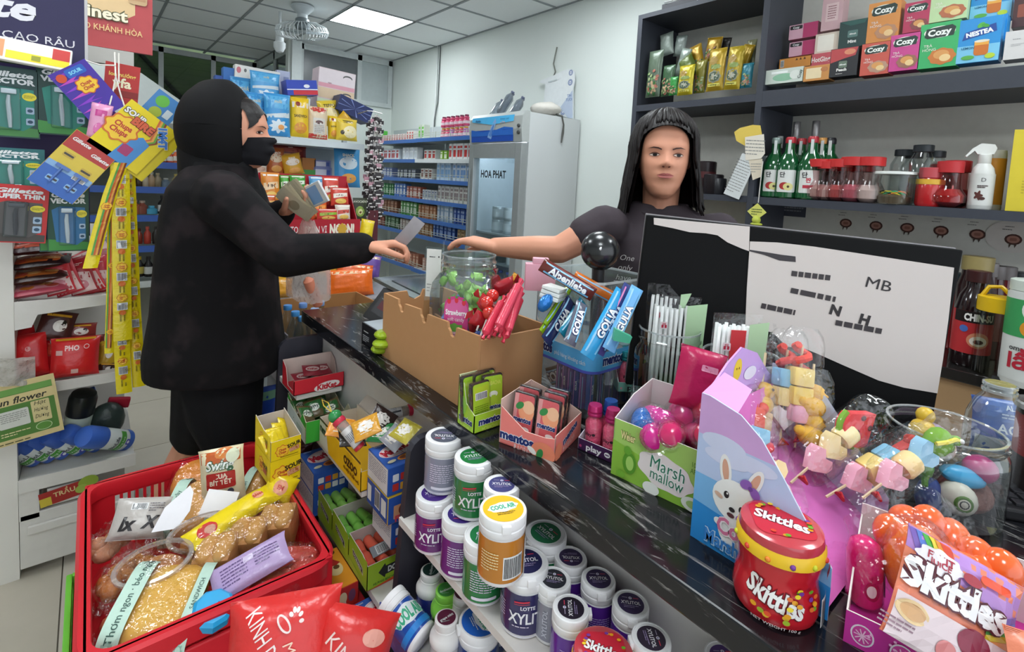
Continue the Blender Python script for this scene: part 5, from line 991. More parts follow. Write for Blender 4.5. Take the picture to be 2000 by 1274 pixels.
for i,(x,y,c,r_,l)in enumerate([(660,832,'#e8962c',(R(-60),R(10),R(-30)),'orange snack sachet in the toy candy box'),(735,815,'#3a2a26',(R(-50),R(30),R(-40)),'dark brown sachet under the blue capped tube'),(735,842,'#2f8a48',(R(-60),R(-10),R(-60)),'green sachet in the toy candy box'),(755,850,'#a9a9b0',(R(-55),R(10),R(-80)),'silver sachet at the right of the toy candy box'),(690,850,'#2a2420',(R(-65),R(10),R(-10)),'black sachet in front in the toy candy box'),(720,832,'#d89a2c',(R(-60),R(-20),R(-20)),'amber sachet beside the green capped tube'),(775,838,'#b8a83c',(R(-60),R(0),R(-80)),'yellow green sachet in the far corner of the toy candy box')]):
 p=PD(x,y+22,1.25-.02*i);p.z=max(p.z,.672);bag('snack_sachet',l,'sachet',p,r_,.064,.052,.014,c,lambda a,w,h:(a.ell(0,0,w*.3,h*.25,'#d8502c' if c[1]=='e' else '#e8e0d8',wav=.1),a.lines(0,-h*.3,w*.5,h*.1,1,'#f0e8d8')),seed=20+i)
tray('red_wafer_box','red open box of wafer bars at the far end of the rack','display box',(.455,1.50,.7575),0,.15,.115,.075,.045,'#cf2a38','#c9b3aa',front=lambda a,w,h:(a.ell(w*.15,-h*.25,w*.26,h*.3,'#f2e8e6',rot=6),a.text('KitKat',w*.15,-h*.25,h*.36,'#cf2a38',.05)),prof=[(0,0),(.115,0),(.115,.075),(.08,.06),(.06,.012),(.012,.012),(0,.045)])
for i,(x,y,z,r_)in enumerate([(.03,.04,.03,10),(.06,.045,.045,-8),(.09,.05,.04,5),(.045,.03,.02,25)]):
 t=thing('wafer_bar',['wafer bar at the left of the red box','wafer bar lying on top in the red box','wafer bar at the right of the red box','wafer bar leaning at the front of the red box'][i],'wafer',V((.465+x,1.51+y,.759+z)),(R(-70),R(5),R(r_)),'wafer bars in the red box');z_=bagz(.05,.045,.01,40+i);b=B();b.smooth=True;b.surf(lambda p,q:((p-.5)*.055,-z_(p-.5,q-.5),(q-.5)*.05),8,8).surf(lambda p,q:((.5-p)*.055,z_(.5-p,q-.5),(q-.5)*.05),8,8);obj('wrapper',b,M('#8e2a36',.3),t,True);a=Art();a.ell(0,0,.02,.011,'#c9a8a4');a.text('KitKat',0,0,.008,'#a02030',.04);a.build('wrapper_print',t,lambda u,v,d:(u,-.0058-d,v))
def greenl(a,w,h):a.poly([(-w/2,-h/2),(w/2,-h/2),(w/2,h*.0),(0,h*.15),(-w/2,h*.2)],'#cfe0dc');a.poly([(-w/2,h*.22),(w/2,h*.02),(w/2,h*.08),(-w/2,h*.3)],'#eaf4ea');a.lines(w*.2,-h*.25,w*.3,h*.3,5,'#5a8a6a');a.text('OTIT',-w*.2,h*.34,h*.16,'#1f6a3a',.03)
tray('green_candy_box','bright green open box of candy sachets behind the yellow toy box','display box',(.456,1.392,.6595),R(-2),.13,.19,.078,.062,'#3fae3c','#bdb49c',left=greenl,front=lambda a,w,h:(a.lines(w*.1,-h*.1,w*.5,h*.4,5,'#2f8a2c'),a.rect(w*.3,.0,w*.16,h*.3,'#7ac86a')),prof=[(0,0),(.19,0),(.19,.078),(.12,.06),(.10,.05),(.06,.045),(.03,.075),(0,.062)])
for i,(x,y,r_)in enumerate([(.03,.06,20),(.06,.09,-10),(.09,.12,15),(.05,.14,40),(.10,.06,-25),(.03,.12,5)]):
 bag('candy_sachet',['green and brown sachet at the near left of the green box','green and brown sachet in the middle of the green box','green and brown sachet toward the back right of the green box','green and brown sachet at the back of the green box','green and brown sachet at the near right of the green box','green and brown sachet along the left wall of the green box'][i],'sachet',V((.456+x,1.392+y,.685)),(R(-50),R(r_),R(r_)),.055,.06,.015,'#6a5a3a',lambda a,w,h:(a.rect(0,h*.1,w*.9,h*.5,'#2f6a34'),a.ell(0,0,w*.3,h*.2,'#e8ece0'),a.text('OTIT',0,0,h*.16,'#1a2a1a',.04)),'sachets in the green box',seed=50+i)
def chupa(a,x,y,r,txt=True):a.ell(x,y,r*1.12,r*1.0,'#d8702c',wav=.09);a.ell(x,y,r*1.0,r*.88,'#f6c838',wav=.09);a.text('Chupa',x,y+r*.25,r*.4,'#c0402c',.04,w=r*1.2,rot=5);a.text('Chups',x,y-r*.25,r*.4,'#c0402c',.04,w=r*1.2,rot=5)
def ychf(a,w,h):a.rect(0,0,w*.98,h*.97,'#efd21c');chupa(a,-w*.12,-h*.08,h*.3);a.text('SOUR',w*.26,h*.14,h*.18,'#2a2420',.04,rot=10);a.rr(w*.28,-h*.1,w*.32,h*.22,.001,'#b06a3a',rot=10);a.text('BELT',w*.28,-h*.1,h*.17,'#d8a080',.05,rot=10);a.rect(w*.1,-h*.38,w*.6,h*.03,'#6a5a10')
def ychl(a,w,h):a.rect(0,0,w*.98,h*.97,'#efd21c');chupa(a,-w*.05,0,h*.28);a.text('SOUR',w*.2,h*.1,h*.16,'#4a3a20',.04);a.rect(w*.2,-h*.1,w*.2,h*.2,'#b8502c')
carton('sour_candy_box','yellow sour candy box at the bottom beside the basket rim','box',(.342,1.30,.6215),R(3),.074,.125,.066,'#efd21c',ychf,ychl)
t=tray('sour_candy_box','open topped yellow sour candy box on top of the other','display box',(.342,1.30,.688),R(3),.074,.125,.07,.05,'#efd21c','#c9bcb0',front=ychf,left=lambda a,w,h:ychl(a,w,h*.8),prof=[(0,0),(.125,0),(.125,.075),(.05,.06),(0,.05)])
for i in range(4):bag('yellow_sachet','yellow sour candy sachet, '+ORD[i]+' from the front, inside the open yellow box','sachet',V((.36+.015*i,1.33+.02*i,.70)),(R(-45),R(10*i),R(20)),.05,.05,.012,'#e8cc20',None,'sachets in the open yellow box',seed=60+i)
carton('cracker_box','blue seafood cracker box beside the red basket, upper of two','box',(.475,1.372,.513),0,.1,.13,.062,'#3560b0',marinef,whiteside,marinetop)
carton('cracker_box','blue seafood cracker box beside the red basket, lower of two','box',(.475,1.372,.4495),0,.1,.13,.063,'#3560b0',marinef,whiteside)
tray('lilac_box','pale lilac open box of dark red packets behind the cracker boxes','display box',(.44,1.51,.4495),0,.13,.15,.115,.09,'#b9a2b0','#c6b0b8',prof=[(0,0),(.15,0),(.15,.12),(.0,.10)])
for i in range(6):bag('dark_packet','dark red upright packet, '+ORD[i]+' from the front, in the lilac box','packet',V((.465+.012*(i%3),1.53+.02*i,.455)),(R(-12),R(4*i),R(-30)),.06,.12,.012,'#5a1c24',None,'dark red packets in the lilac box',seed=70+i)
def dmf(a,w,h):a.rect(0,0,w*.98,h*.97,'#a8d030');a.poly([(-w*.25,h*.05),(-w*.1,h*.34),(-w*.08,h*.22),(w*.5,h*.22),(w*.5,-h*.14),(-w*.08,-h*.14),(-w*.1,-h*.26)],'#23282a');a.text('DOUBLE',w*.22,h*.04,h*.22,'#e8ece8',.05,w=w*.5);a.text('HƯƠNG BẠC HÀ',-w*.1,-h*.34,h*.09,'#3a7a2a',.03);a.poly([(-w/2,-h/2),(w/2,-h/2),(w/2,-h*.3),(w*.1,-h*.38)],'#e8582c')
def dml(a,w,h):a.rect(0,-h*.05,w*.97,h*.9,'#b0d63a');a.poly([(-w*.28,h*.2),(w*.28,h*.02),(w*.3,-h*.2),(-w*.26,-h*.0)],'#e8ece4');a.poly([(-w*.26,h*.17),(w*.26,h*.0),(w*.27,-h*.16),(-w*.24,.0)],'#2a2f30');a.text('DOUBLEMINT',0,h*.0,h*.1,'#e8ece8',.04,w=w*.44,rot=-16);a.poly([(-w/2,-h/2),(w/2,-h/2),(w/2,-h*.42),(-w/2,-h*.2)],'#a8cc4a')
def roll(label,loc,rot,c,grp):
 t=thing('mint_roll',label,'mint roll',loc,rot,grp);obj('wrapper',B().lathe([(.004,-.028),(.0125,-.024),(.013,0),(.0125,.024),(.004,.028)],14),M(c,.2,bump=.15,scale=60),t);a=Art();a.rect(0,0,.016,.03,'#2a3a30');a.text('DOUBLEMINT',0,0,.006,'#e0e8e0',.03,rot=90,w=.028);a.ell(0,.021,.005,.002,'#f0f4ec');a.build('wrapper_print',t,cyl(.0132),curve=.004);return t
for k in range(3):
 y=1.042+.112*k;c=['#d8604a','#7ab850','#8ac058'][k]
 tray('mint_roll_box',['lime mint roll box in front holding red rolls','lime mint roll box in the middle of the row of three','lime mint roll box farthest back in the row of three'][k],'display box',(.489,y,.4495),0,.11,.110,.078,.06,'#a8d030','#cfc5bd',front=dmf if k==0 else None,left=dml,prof=[(0,0),(.11,0),(.11,.078),(.03,.072),(0,.06)])
 for i in range(3):
  for j in range(2):roll(['red','dark green','light green'][k]+' mint roll, '+['left','centre','right'][i]+' of the '+['near','far'][j]+' row in the '+['front','middle','rear'][k]+' lime box',V((.505+.03*i,y+.03+.05*j,.496)),(R(82+4*j),0,R(8*i-8)),c,['red','dark green','light green'][k]+' mint rolls')
t=thing('barcode_card','silver barcode strip in the front lime box','card',V((.545,1.06,.512)),(R(-60),0,R(4)));obj('card_sheet',B().box(-.035,0,0,.035,.001,.025),M('#a9adb0',.3,.4),t,None);a=Art();a.bars(0,0,.04,.018);a.build('card_print',t,plane((0,-.0002,.0125),(1,0,0),(0,0,1)))
def oranget(a,w,d):a.rect(0,0,w*.97,d*.97,'#e8982c');a.ell(0,0,w*.3,d*.18,'#e8cf9a');a.poly([(-w*.3,d*.1),(0,d*.3),(w*.3,d*.1),(w*.1,d*.06)],'#b02a24');a.ell(w*.08,d*.02,w*.12,d*.05,'#6a4a2a');a.text('KẸO',0,d*.4,d*.1,'#5a2a10',.04)
def redf(a,w,h):a.rect(0,0,w*.97,h*.95,'#c8322c');a.ell(-w*.1,0,w*.16,h*.3,'#e8d8b0');a.ell(w*.25,0,w*.14,h*.3,'#7a4a6a');a.text('FRIZ!',-w*.25,-h*.3,h*.22,'#f0d0c8',.05)
p=PZ(656,1195,.40);carton('orange_box','orange and red printed sweets box beside the basket corner','box',(.425,1.085,.395),0,.062,.14,.052,'#c8322c',redf,lambda a,w,h:a.lines(0,0,w*.8,h*.5,4,'#e8b0a0'),oranget)
p=PZ(678,1232,.39);carton('red_box','red cracker box with watermelon circle below the orange box','box',(.425,.985,.325),0,.08,.24,.069,'#b82a2e',lambda a,w,h:(a.rect(0,0,w*.98,h*.96,'#c02c34'),a.ell(0,h*.2,w*.3,h*.2,'#e8e4dc')),whiteside,lambda a,w,d:(a.rect(0,-d*.2,w*.97,d*.56,'#c02c34'),a.ell(w*.1,-d*.25,w*.36,d*.08,'#efe8e4'),a.ell(w*.1,-d*.25,w*.3,d*.06,'#2f7a4a')))
p=PZ(735,1240,.40);carton('cracker_box','blue cracker box with red oval at the bottom edge by the black side','box',(.465,.955,.335),R(2),.08,.11,.075,'#3560b0',marinef,whiteside,marinetop)
carton('cracker_box','blue cracker box under the bottom edge one beside the black side','box',(.462,.955,.262),R(2),.085,.11,.07,'#3560b0',marinef,whiteside)
p=PZ(683,1254,.31);carton('cracker_box','blue cracker box lowest of all at the picture bottom','box',(.405,.93,.25),R(2),.054,.11,.069,'#3560b0',marinef,whiteside,marinetop)
# RED BASKET OF BREAD
bx0,bx1,by0,by1,bzr=-.013,.392,1.012,1.597,.60;RED=M('#cf2430',.35,scale=5,amt=.1)
t=thing('red_basket','large red plastic basket with slotted walls full of bread','basket',(bx0,by0,.385));L_,D_,H_=bx1-bx0,by1-by0,bzr-.385
def wallmesh(n,L,slots):
 b=B();th=.004;T0=.03
 def rc(s0,s1,z0,z1):b.box(s0,-th/2,z0,s1,th/2,z1)
 rc(0,L,H_-.045,H_);rc(0,L,0,.03);s=0
 for a0,a1 in slots:
  rc(s,a0,.03,H_-.045);k=a0;rc(a0,a1,.095,.105)
  while k<a1-.001:rc(k,k+.007,.03,.095);rc(k,k+.007,.105,H_-.045);k+=.0165
  s=a1
 rc(s,L,.03,H_-.045);return b
sl=lambda L:[(.05,L*.5-.04),(L*.5+.04,L-.05)]
ins=.018
for nm,L,loc,rz,tilt in(('far',L_,(0,D_,0),0,0),('near',L_,(0,0,0),0,0),('left',D_,(0,0,0),90,0),('right',D_,(L_,0,0),90,0)):
 o=obj('basket_wall',wallmesh(0,L,sl(L)),RED,t,None);o.location=loc;o.rotation_euler=(0,0,R(rz))
rim=[];rr0=.045
for cx,cy,a0 in((L_-rr0,rr0,-90),(L_-rr0,D_-rr0,0),(rr0,D_-rr0,90),(rr0,rr0,180)):
 for k in range(6):a=R(a0+18*k);rim.append((cx+rr0*cos(a),cy+rr0*sin(a)))
b=B();n=len(rim);prof_=[(-.004,H_-.04),(.014,H_-.04),(.016,H_-.006),(.010,H_),(-.008,H_),(-.010,H_-.006)]
vs=[]
for i,(x,y)in enumerate(rim):
 cx,cy=L_/2,D_/2;k=i//6;a=R([-90,0,90,180][k]+18*(i%6));
 for d,z in prof_:vs.append((x+d*cos(a),y+d*sin(a),z))
m_=len(prof_);b.smooth=True;b.add(vs,[(i*m_+j,((i+1)%n)*m_+j,((i+1)%n)*m_+(j+1)%m_,i*m_+(j+1)%m_)for i in range(n)for j in range(m_)])
obj('basket_rim',b,RED,t,35);obj('basket_floor',B().box(.002,.002,0,L_-.002,D_-.002,.004),RED,t,None)
hp=obj('handle_panel',B().box(.13,-.012,.06,.29,-.003,H_-.05,ch=.004),M('#d62c36',.35),t,None)
a=Art();a.ell(0,0,.022,.018,'#e8d8d8',rot=20);a.ell(0.004,-.001,.017,.013,'#d62c36',rot=20);a.ell(.012,.022,.004,.004,'#e8d8d8');a.build('emblem',hp,plane((.24,-.0122,.14),(1,0,0),(0,0,1)))
t=thing('green_basket','lime green basket under the red basket','basket',(bx0-.03,by0-.005,.02));obj('basket_shell',B().box(0,0,0,.004,.58,.345).box(.46,0,0,.464,.58,.345).box(.0041,0,0,.4599,.004,.345).box(.0041,.576,0,.4599,.58,.345).box(.0041,.0041,0,.4599,.5759,.004),M('#6ac83c',.4),t,None);obj('basket_rim',B().box(-.01,-.01,.345,.002,.59,.362,ch=.003).box(.462,-.01,.345,.474,.59,.362,ch=.003).box(.0021,-.01,.345,.4619,.004,.362).box(.0021,.576,.345,.4619,.59,.362),M('#74d044',.4),t,None)
BRD=M('#d9a45c',.7,scale=25,col2='#c07f3c',bump=.2)
def loafmesh(w,d,h,seed=0,flat=.3):
 b=B();b.smooth=True
 def f(i,j):
  a=2*pi*i;p=pi*j;sx=abs(cos(a))**.5*math.copysign(1,cos(a));sy=abs(sin(a))**.5*math.copysign(1,sin(a));r=sin(p)**.45
  z=-cos(p);z=z*(flat if z<0 else 1);nn=1+.05*noise.noise((i*6,j*5,seed));return(w/2*r*sx*nn,d/2*r*sy*nn,h*(z+flat)/(1+flat))
 b.surf(f,24,12);return b
def filmcover(w,d,h,seed,k=1.1,cr=.006):
 b=B();b.smooth=True
 def f(i,j):
  u,v=2*i-1,2*j-1;e=max(0,1-abs(u)**5)**.5*max(0,1-abs(v)**5)**.5
  return(u*w/2*k*1.08,v*d/2*k*1.08,h*1.05*e+cr*noise.noise((u*5+seed,v*5,2))*(.4+e)+.002)
 b.surf(f,16,16);return b
def strip(t,x,w,d,h,txt,col='#bcd8c8'):
 b=B();b.smooth=True;f=lambda j:(h*1.1*max(0,1-abs(2*j-1)**4)**.6+.003)
 b.surf(lambda i,j:(x+(i-.5)*w,(j-.5)*d*1.12,f(j)),2,14);o=obj('paper_band',b,M(col,.5,scale=120,amt=.15),t)
 a=Art();a.text(txt,0,0,w*.36,'#3a5a50',.01,rot=90,w=None);
 for sy in(-.5,.5):a.ell(0,d*sy,w*.3,w*.3,'#8fb4a4',wav=.2);a.ell(0,d*sy,w*.2,w*.2,col)
 a.build('band_print',t,lambda u,v,dd:(x+u,v,f(v/(d*1.12)+.5)+dd),curve=-.02)
def bread(name,label,px,py,z,rz,w,d,h,mat=None,bands=(),film=True,tilt=(0,0),group=None,flat=.3):
 p=PZ(px,py,z+h*.5);t=thing(name,label,'bread',(p.x,p.y,z),(R(tilt[0]),R(tilt[1]),R(rz)),group);obj('loaf',loafmesh(w,d,h,px,flat),mat or BRD,t)
 for x,bw,txt in bands:strip(t,x,bw,d,h,txt)
 if film:obj('film_wrap',filmcover(w,d,h,px),FILM,t)
 return t
bread('sandwich_bread','large sliced sandwich bread with pale green paper bands in the front left of the basket',322,1180,.55,-28,.12,.17,.055,M('#d8b058',.7,scale=20,col2='#d89a3c',bump=.15),[(-.058,.034,'Thơm ngon · béo ngậy'),(.056,.022,'SANDWICH')],tilt=(14,6))
bread('round_bun','round orange topped bun pack at the far left back of the basket',392,928,.54,-25,.13,.12,.05,M('#d88c3c',.6,scale=20,col2='#c9762c'),tilt=(20,0))
bread('sandwich_bread','sandwich bread pack with green bands standing behind the clear bowl',388,985,.535,-30,.10,.15,.05,M('#e0a860',.7,scale=20,col2='#d0924a'),[(-.045,.028,'béo ngậy'),(.05,.022,'THƠM NGON')],tilt=(24,0))
def clearbowl(label,px,py,z,rz,w,d):
 p=PZ(px,py,z);t=thing('clear_bowl',label,'food tub',(p.x,p.y,z-.05),(R(8),R(-6),R(rz)),None);S_=Matrix.Diagonal((w/.1,d/.1,1,1))
 obj('bowl_body',B().lathe([(.035,0),(.044,.02),(.048,.045)],28,S_,False),GL('#f6efe8',.6,.05),t);obj('bowl_rim',B().lathe([(.047,.044),(.054,.045),(.054,.05),(.048,.051)],30,S_,False),GL('#f4ece6',.8,.06,name='rim_plastic',milky=.25),t)
 obj('bowl_lid',B().lathe([(.048,.051),(.045,.058),(.04,.06),(.0005,.061)],30,S_,False),FILM,t);obj('pastry',B().sph((0,0,.022),(.038,.038,.02),18,S_),M('#c08850',.6,scale=60,col2='#a05a34',bump=.5),t)
clearbowl('clear oval tub of pastry in the left middle of the basket',308,1090,.622,-20,.13,.10);clearbowl('clear oval tub of orange pastry behind the nearer tub',408,1030,.618,-25,.14,.10)
for i,(x,y,l)in enumerate([(432,1082,'square brown loaf in clear film nearest of the three'),(492,1050,'square brown loaf in clear film, middle of the three'),(548,1022,'square brown loaf in clear film farthest of the three')]):
 p=PZ(x,y,.59);t=thing('square_loaf',l,'bread',(p.x,p.y-.0,.552),(R(14),R(-4),R(-32)),'square loaves in the basket')
 b=B();b.smooth=True;
 for k in range(2):b.sph(((k-.5)*.034,0,.066),(.021,.036,.018),14)
 obj('loaf',b,M('#d3a465',.7,scale=30,col2='#b9803f',bump=.2),t);obj('loaf_core',B().box(-.038,-.036,0,.038,.038,.07,ch=.010),M('#c08c58',.7,col2='#a06a3a',scale=16),t);obj('film_wrap',B().box(-.045,-.043,-.002,.045,.045,.088,ch=.012),FILM,t)
t=thing('yellow_bread_bag','long bright yellow bread bag with a red circle across the basket','bag',PZ(458,1008,.625),(R(-74),R(0),R(26)));z_=bagz(.21,.055,.04,5);b=B();b.smooth=True;b.surf(lambda i,j:((i-.5)*.21,-z_(i-.5,j-.5),(j-.5)*.058),18,10).surf(lambda i,j:((.5-i)*.21,z_(.5-i,j-.5),(j-.5)*.058),18,10);obj('pouch',b,M('#ecd01c',.28,bump=.2),t);a=Art();a.ell(-.07,-.003,.02,.017,'#c8302c');a.ell(-.066,-.006,.011,.010,'#d8a08a');a.ell(.06,.004,.014,.011,'#e8a080');a.text('BÁNH',.06,.004,.007,'#c03a2c',.03);a.build('bag_print',t,lambda u,v,d:(u,-max(0,z_(u/.21,v/.058))-d,v),curve=-.014)
bag('yellow_bread_bag','crumpled yellow bag top above the farthest square loaf','bag',PZ(532,985,.59),(R(-45),R(24),R(-30)),.075,.07,.04,'#ecd01c',lambda a,w,h:(a.ell(0,0,.018,.018,'#e8a080'),a.text('EM',0,0,.01,'#c03a2c',.03)),seed=6)
bag('chips_bag','cream and orange chips bag at the back of the basket','bag',PZ(438,985,.56),(R(-12),R(-6),R(-22)),.105,.14,.04,'#e8dcb8',lambda a,w,h:(a.rect(0,h*.36,w*.9,h*.2,'#c8602c'),a.ell(.01,h*.42,.025,.012,'#d8823c'),a.text('Swing',0,h*.24,.022,'#eef2ec',.03,shear=.2,w=.07,out='#1f5a34',ow=.05),a.rr(0,-.005,.07,.04,.004,'#b8302c'),a.text('CUA',0,.006,.011,'#f0e0c8',.03),a.text('BÍT TẾT',0,-.009,.011,'#f0e0c8',.03),a.ell(.03,h*.36,.016,.016,'#d8dcc0'),a.ell(.022,-.035,.008,.008,'#4a4a5a')),seed=8)
bread('foil_bread','bun in silver blue foil beside the chips bag',500,958,.54,-40,.06,.14,.045,M('#d2a05a',.6,col2='#c08a40',scale=20),[(-.02,.022,'BÁNH')],tilt=(28,0))
bag('silver_label_pack','grey labelled bread pack with black script and barcode at the left','bag',PZ(262,1055,.575),(R(-42),R(8),R(-18)),.11,.085,.035,'#b9b2ac',lambda a,w,h:(a.bars(-.005,.022,.03,.012),a.text('Ix',-.02,-.012,.026,'#2a2628',.05,shear=.2),a.text('X',.025,-.010,.024,'#2a2628',.05,shear=.2),a.lines(.03,.02,.03,.02,4,'#6a6468')),seed=10)
o=obj('paper_plate',B().prism([(-.03,-.04),(.02,-.035),(.035,.0),(.03,.04),(.018,.055),(-.02,.01)],-.0006,.0006),M('#e9e6ea',.5),None,None);place(o,PZ(338,1000,.63),(R(-50),R(0),R(-30)));tag(o,'white leaf shaped card standing among the bread','card')
o=obj('white_card',B().box(-.035,-.0006,-.03,.035,.0006,.03),M('#e8e4e4',.5),None,None);place(o,PZ(428,985,.615),(R(-50),R(10),R(-30)));tag(o,'blank white square card behind the yellow bread bag','card')
for i,(px,py,l,c)in enumerate([(205,1045,'crumpled clear bag top at the left corner of the basket','#c9a08a'),(240,1015,'bread pieces in clear film against the far left corner','#dcae82'),(245,1095,'clear bag of golden crusty rolls at the left side','#c98a3c'),(222,1120,'clear bag of small cakes below the golden rolls','#b9753c'),(222,1190,'crinkled clear bag in the front left corner','#b06058'),(300,990,'small bun in film near the slotted far wall','#d8a878')]):
 p=PZ(px,py,.58);t=thing('bun_bag',l,'bread',p-V((0,0,.055)),(R(15),R(10*(i%3)),R(30*i)),None);b=B();b.smooth=True
 for k in range(4):b.sph((rnd.uniform(-.025,.025),rnd.uniform(-.02,.02),.025+rnd.uniform(-.01,.012)),(.022,.018,.016),12)
 obj('buns',b,M(c,.6,scale=40,col2='#b5682c',bump=.4),t);obj('film_wrap',filmcover(.08,.07,.05,i,1.15,.014),FILM,t)
 obj('gathered_top',B().surf(lambda u,v:(.012*cos(7*u)*(1+v*1.5)+.03,.012*sin(7*u)*(1+v*1.5),.045+.035*v),14,4),FILM,t)
bag('lilac_pack','lilac printed pack lying in front of the square loaves','bag',PZ(498,1138,.60),(R(-64),R(-16),R(-6)),.15,.066,.028,'#b9a0cc',lambda a,w,h:(a.lines(-.03,0,.05,.04,6,'#6a5484'),a.lines(.035,.004,.05,.03,5,'#6a5484'),a.rr(.0,.012,.02,.012,.002,'#cfc0dc')),seed=12)
for i,(px,py,l)in enumerate([(578,1088,'red wrapped roll in the right corner of the basket'),(535,1142,'red wrapped sausage roll in front of the lilac pack'),(585,1120,'second red roll against the right wall of the basket')]):
 p=PZ(px,py,.575);t=thing('red_roll',l,'bread',p-V((0,0,.03)),(0,0,R(-35+30*i)),None);obj('roll_body',loafmesh(.1,.055,.045,i),M('#c0483c',.45,col2='#a83a34',scale=30),t);obj('film_wrap',filmcover(.1,.055,.046,i+5),FILM,t)
p=PZ(411,1168,.60);t=thing('blue_cup','bright blue cup lid with faceted rim near the front wall of the basket','cup',p-V((0,0,.06)),(R(20),R(-6),R(20)));obj('cup_body',B().lathe([(.026,0),(.034,.04)],10),GL('#e8eef2',.6,.05),t);obj('cup_lid',B().lathe([(.034,.04),(.037,.042),(.036,.056),(.03,.062),(.0005,.062)],9),M('#2ba4dc',.3),t,None);a=Art();a.lines(0,0,.03,.005,1,'#1a5a86');a.build('lid_print',t,plane((0,0,.0622),(1,0,0),(0,1,0)))
bread('yellow_bread','small yellow bread pack beside the blue cup lid',372,1120,.545,-30,.07,.06,.04)
def kdo(a,w,h):a.text('KINH DO',-.03,.012,.026,'#f4e4e0',.0,w=.09,rot=-62);[a.ell(.018+.010*cos(k),.030+.016*sin(k),.004,.003,'#f4e0dc',rot=k*57)for k in(0,.6,1.2,1.8,2.4)];a.ell(.0,.03,.016,.008,'#f0dcd8',rot=-50);a.ell(.0,.03,.013,.005,'#d8302e',rot=-50);a.text('Mì Sợi',.02,-.02,.016,'#f0c8b0',.0,shear=.3,rot=-62);a.rect(-.055,-.03,.03,.014,'#3f9a3c',rot=-40);a.text('BÁNH',-.055,-.03,.008,'#e8f0d8',.02,rot=-40)
bag('red_bread_bag','red bread bag with white lettering in front of the basket','bag',PZ(552,1300,.62)-V((0,0,.04)),(R(-28),R(0),R(-22)),.18,.13,.08,'#d8302e',kdo,seed=14)
t=bag('red_bread_bag','red bread bag tied with a yellow clip at the bottom of the picture','bag',PZ(662,1310,.60)-V((0,0,.04)),(R(-25),R(16),R(-30)),.14,.12,.08,'#d42e2c',lambda a,w,h:(a.text('KINH DO',.01,-.01,.022,'#f0d0c8',.0,rot=-30),a.ell(.03,.03,.02,.012,'#e8a090')),seed=15)
p=PZ(594,1222,.60);o=obj('yellow_clip',B().prism([(-.010,.0),(.012,.004),(.010,.03),(.004,.034),(.012,.048),(.004,.055),(-.008,.05),(-.006,.034),(-.012,.03)],-.002,.002),M('#eda81e',.4),None,None);place(o,p-V((0,0,.02)),(R(-10),R(-20),R(-30)));tag(o,'yellow paper tag clipping the neck of the red bread bag','clip')
p0,p1=PZ(568,1200,.60),PZ(588,1228,.585);tag(obj('green_tie',B().tube([p0,(p0+p1)/2+V((0,0,.006)),p1],.004,8),M('#4a8a3c',.35),None),'twisted green bag neck beside the yellow tag','tie')
tag(obj('red_bag_stool',B().box(.13,.72,.02,.46,.93,.46,ch=.01),M('#b02a2c',.5),None,None),'red plastic crate under the red bread bags','crate')
# GOODS ON THE LEFT STAND
def razor(label,px,py,Y,w,h,col,band,txt,roll=0,sub='VECTOR',lower='#2f8a7a',razorcol='#d4d8dc',cat='razor pack',tcol='#e4e8ea'):
 p=PY(px,py,Y);t=thing('razor_pack',label,cat,p,(0,R(roll),0))
 c=obj('card',B().box(-w/2,0,-h/2,w/2,.0015,h/2),M(col,.4),t,None)
 a=Art();a.rr(0,0,w*.96,h*.97,w*.06,col);a.poly([(-w*.48,-h*.48),(w*.48,-h*.48),(w*.48,-h*.36),(-w*.48,-h*.3)],band);a.poly([(-w*.4,h*.16),(-w*.2,h*.22),(w*.4,h*.2),(w*.42,-h*.3),(w*.2,-h*.4),(-w*.3,-h*.34)],lower);0
 a.text('Gillette',0,h*.40,h*.075,tcol,.04,shear=.2,w=w*.8);a.text(sub,0,h*.305,h*.075,tcol,.05,w=w*.86);a.ell(w*.32,h*.1,w*.13,h*.06,'#e8d83a');a.lines(w*.32,h*.1,w*.2,h*.05,3,'#6a6a1a')
 for k in(-.1,-.26):a.rr(w*.33,h*k,w*.15,w*.16,.003,'#a9c0d8');a.ell(w*.33,h*k,w*.05,w*.04,'#33506a')
 a.build('card_print',t,plane((0,0,0),(1,0,0),(0,0,1)))
 rz_=obj('razor',B().tube([(-w*.04,-.006,h*.1),(-w*.05,-.008,0),(-w*.03,-.007,-h*.2),(-w*.02,-.006,-h*.36)],[.004,.0055,.006,.004],8).box(-w*.17,-.012,h*.12,w*.1,-.003,h*.19,ch=.002),M(razorcol,.25,.15),t);obj('blister',B().box(-w*.24,-.016,-h*.4,w*.17,-.0004,h*.22,ch=.006),GL('#eef4f6',.6,.05),t,None)
 return t
razor('razor card at the upper left cut by the picture edge',22,200,2.17,.125,.21,'#2a4a48','#4a8a4a','V')
razor('razor card on the upper right of the board, second from the edge',124,198,2.17,.125,.215,'#22443e','#4a9a4a','V')
razor('teal razor card at the lower left of the board',26,330,2.14,.14,.125,'#2a6a6e','#3f8a8a','V')
razor('red topped razor pack at the lower left corner of the board',36,418,2.12,.13,.175,'#c8302f','#4a4440','S',4,'SUPER THIN','#5a5452','#3a3a3e')
razor('green and blue razor card hanging in front at the lower right',134,430,2.13,.10,.20,'#1f4a38','#3f8a3c','V',0,'VECTOR','#2f6fa0')
razor('green and blue razor card just behind the lower right one',118,430,2.15,.10,.20,'#1f4a48','#3f8a3c','V',0,'VECTOR','#2a64a0')
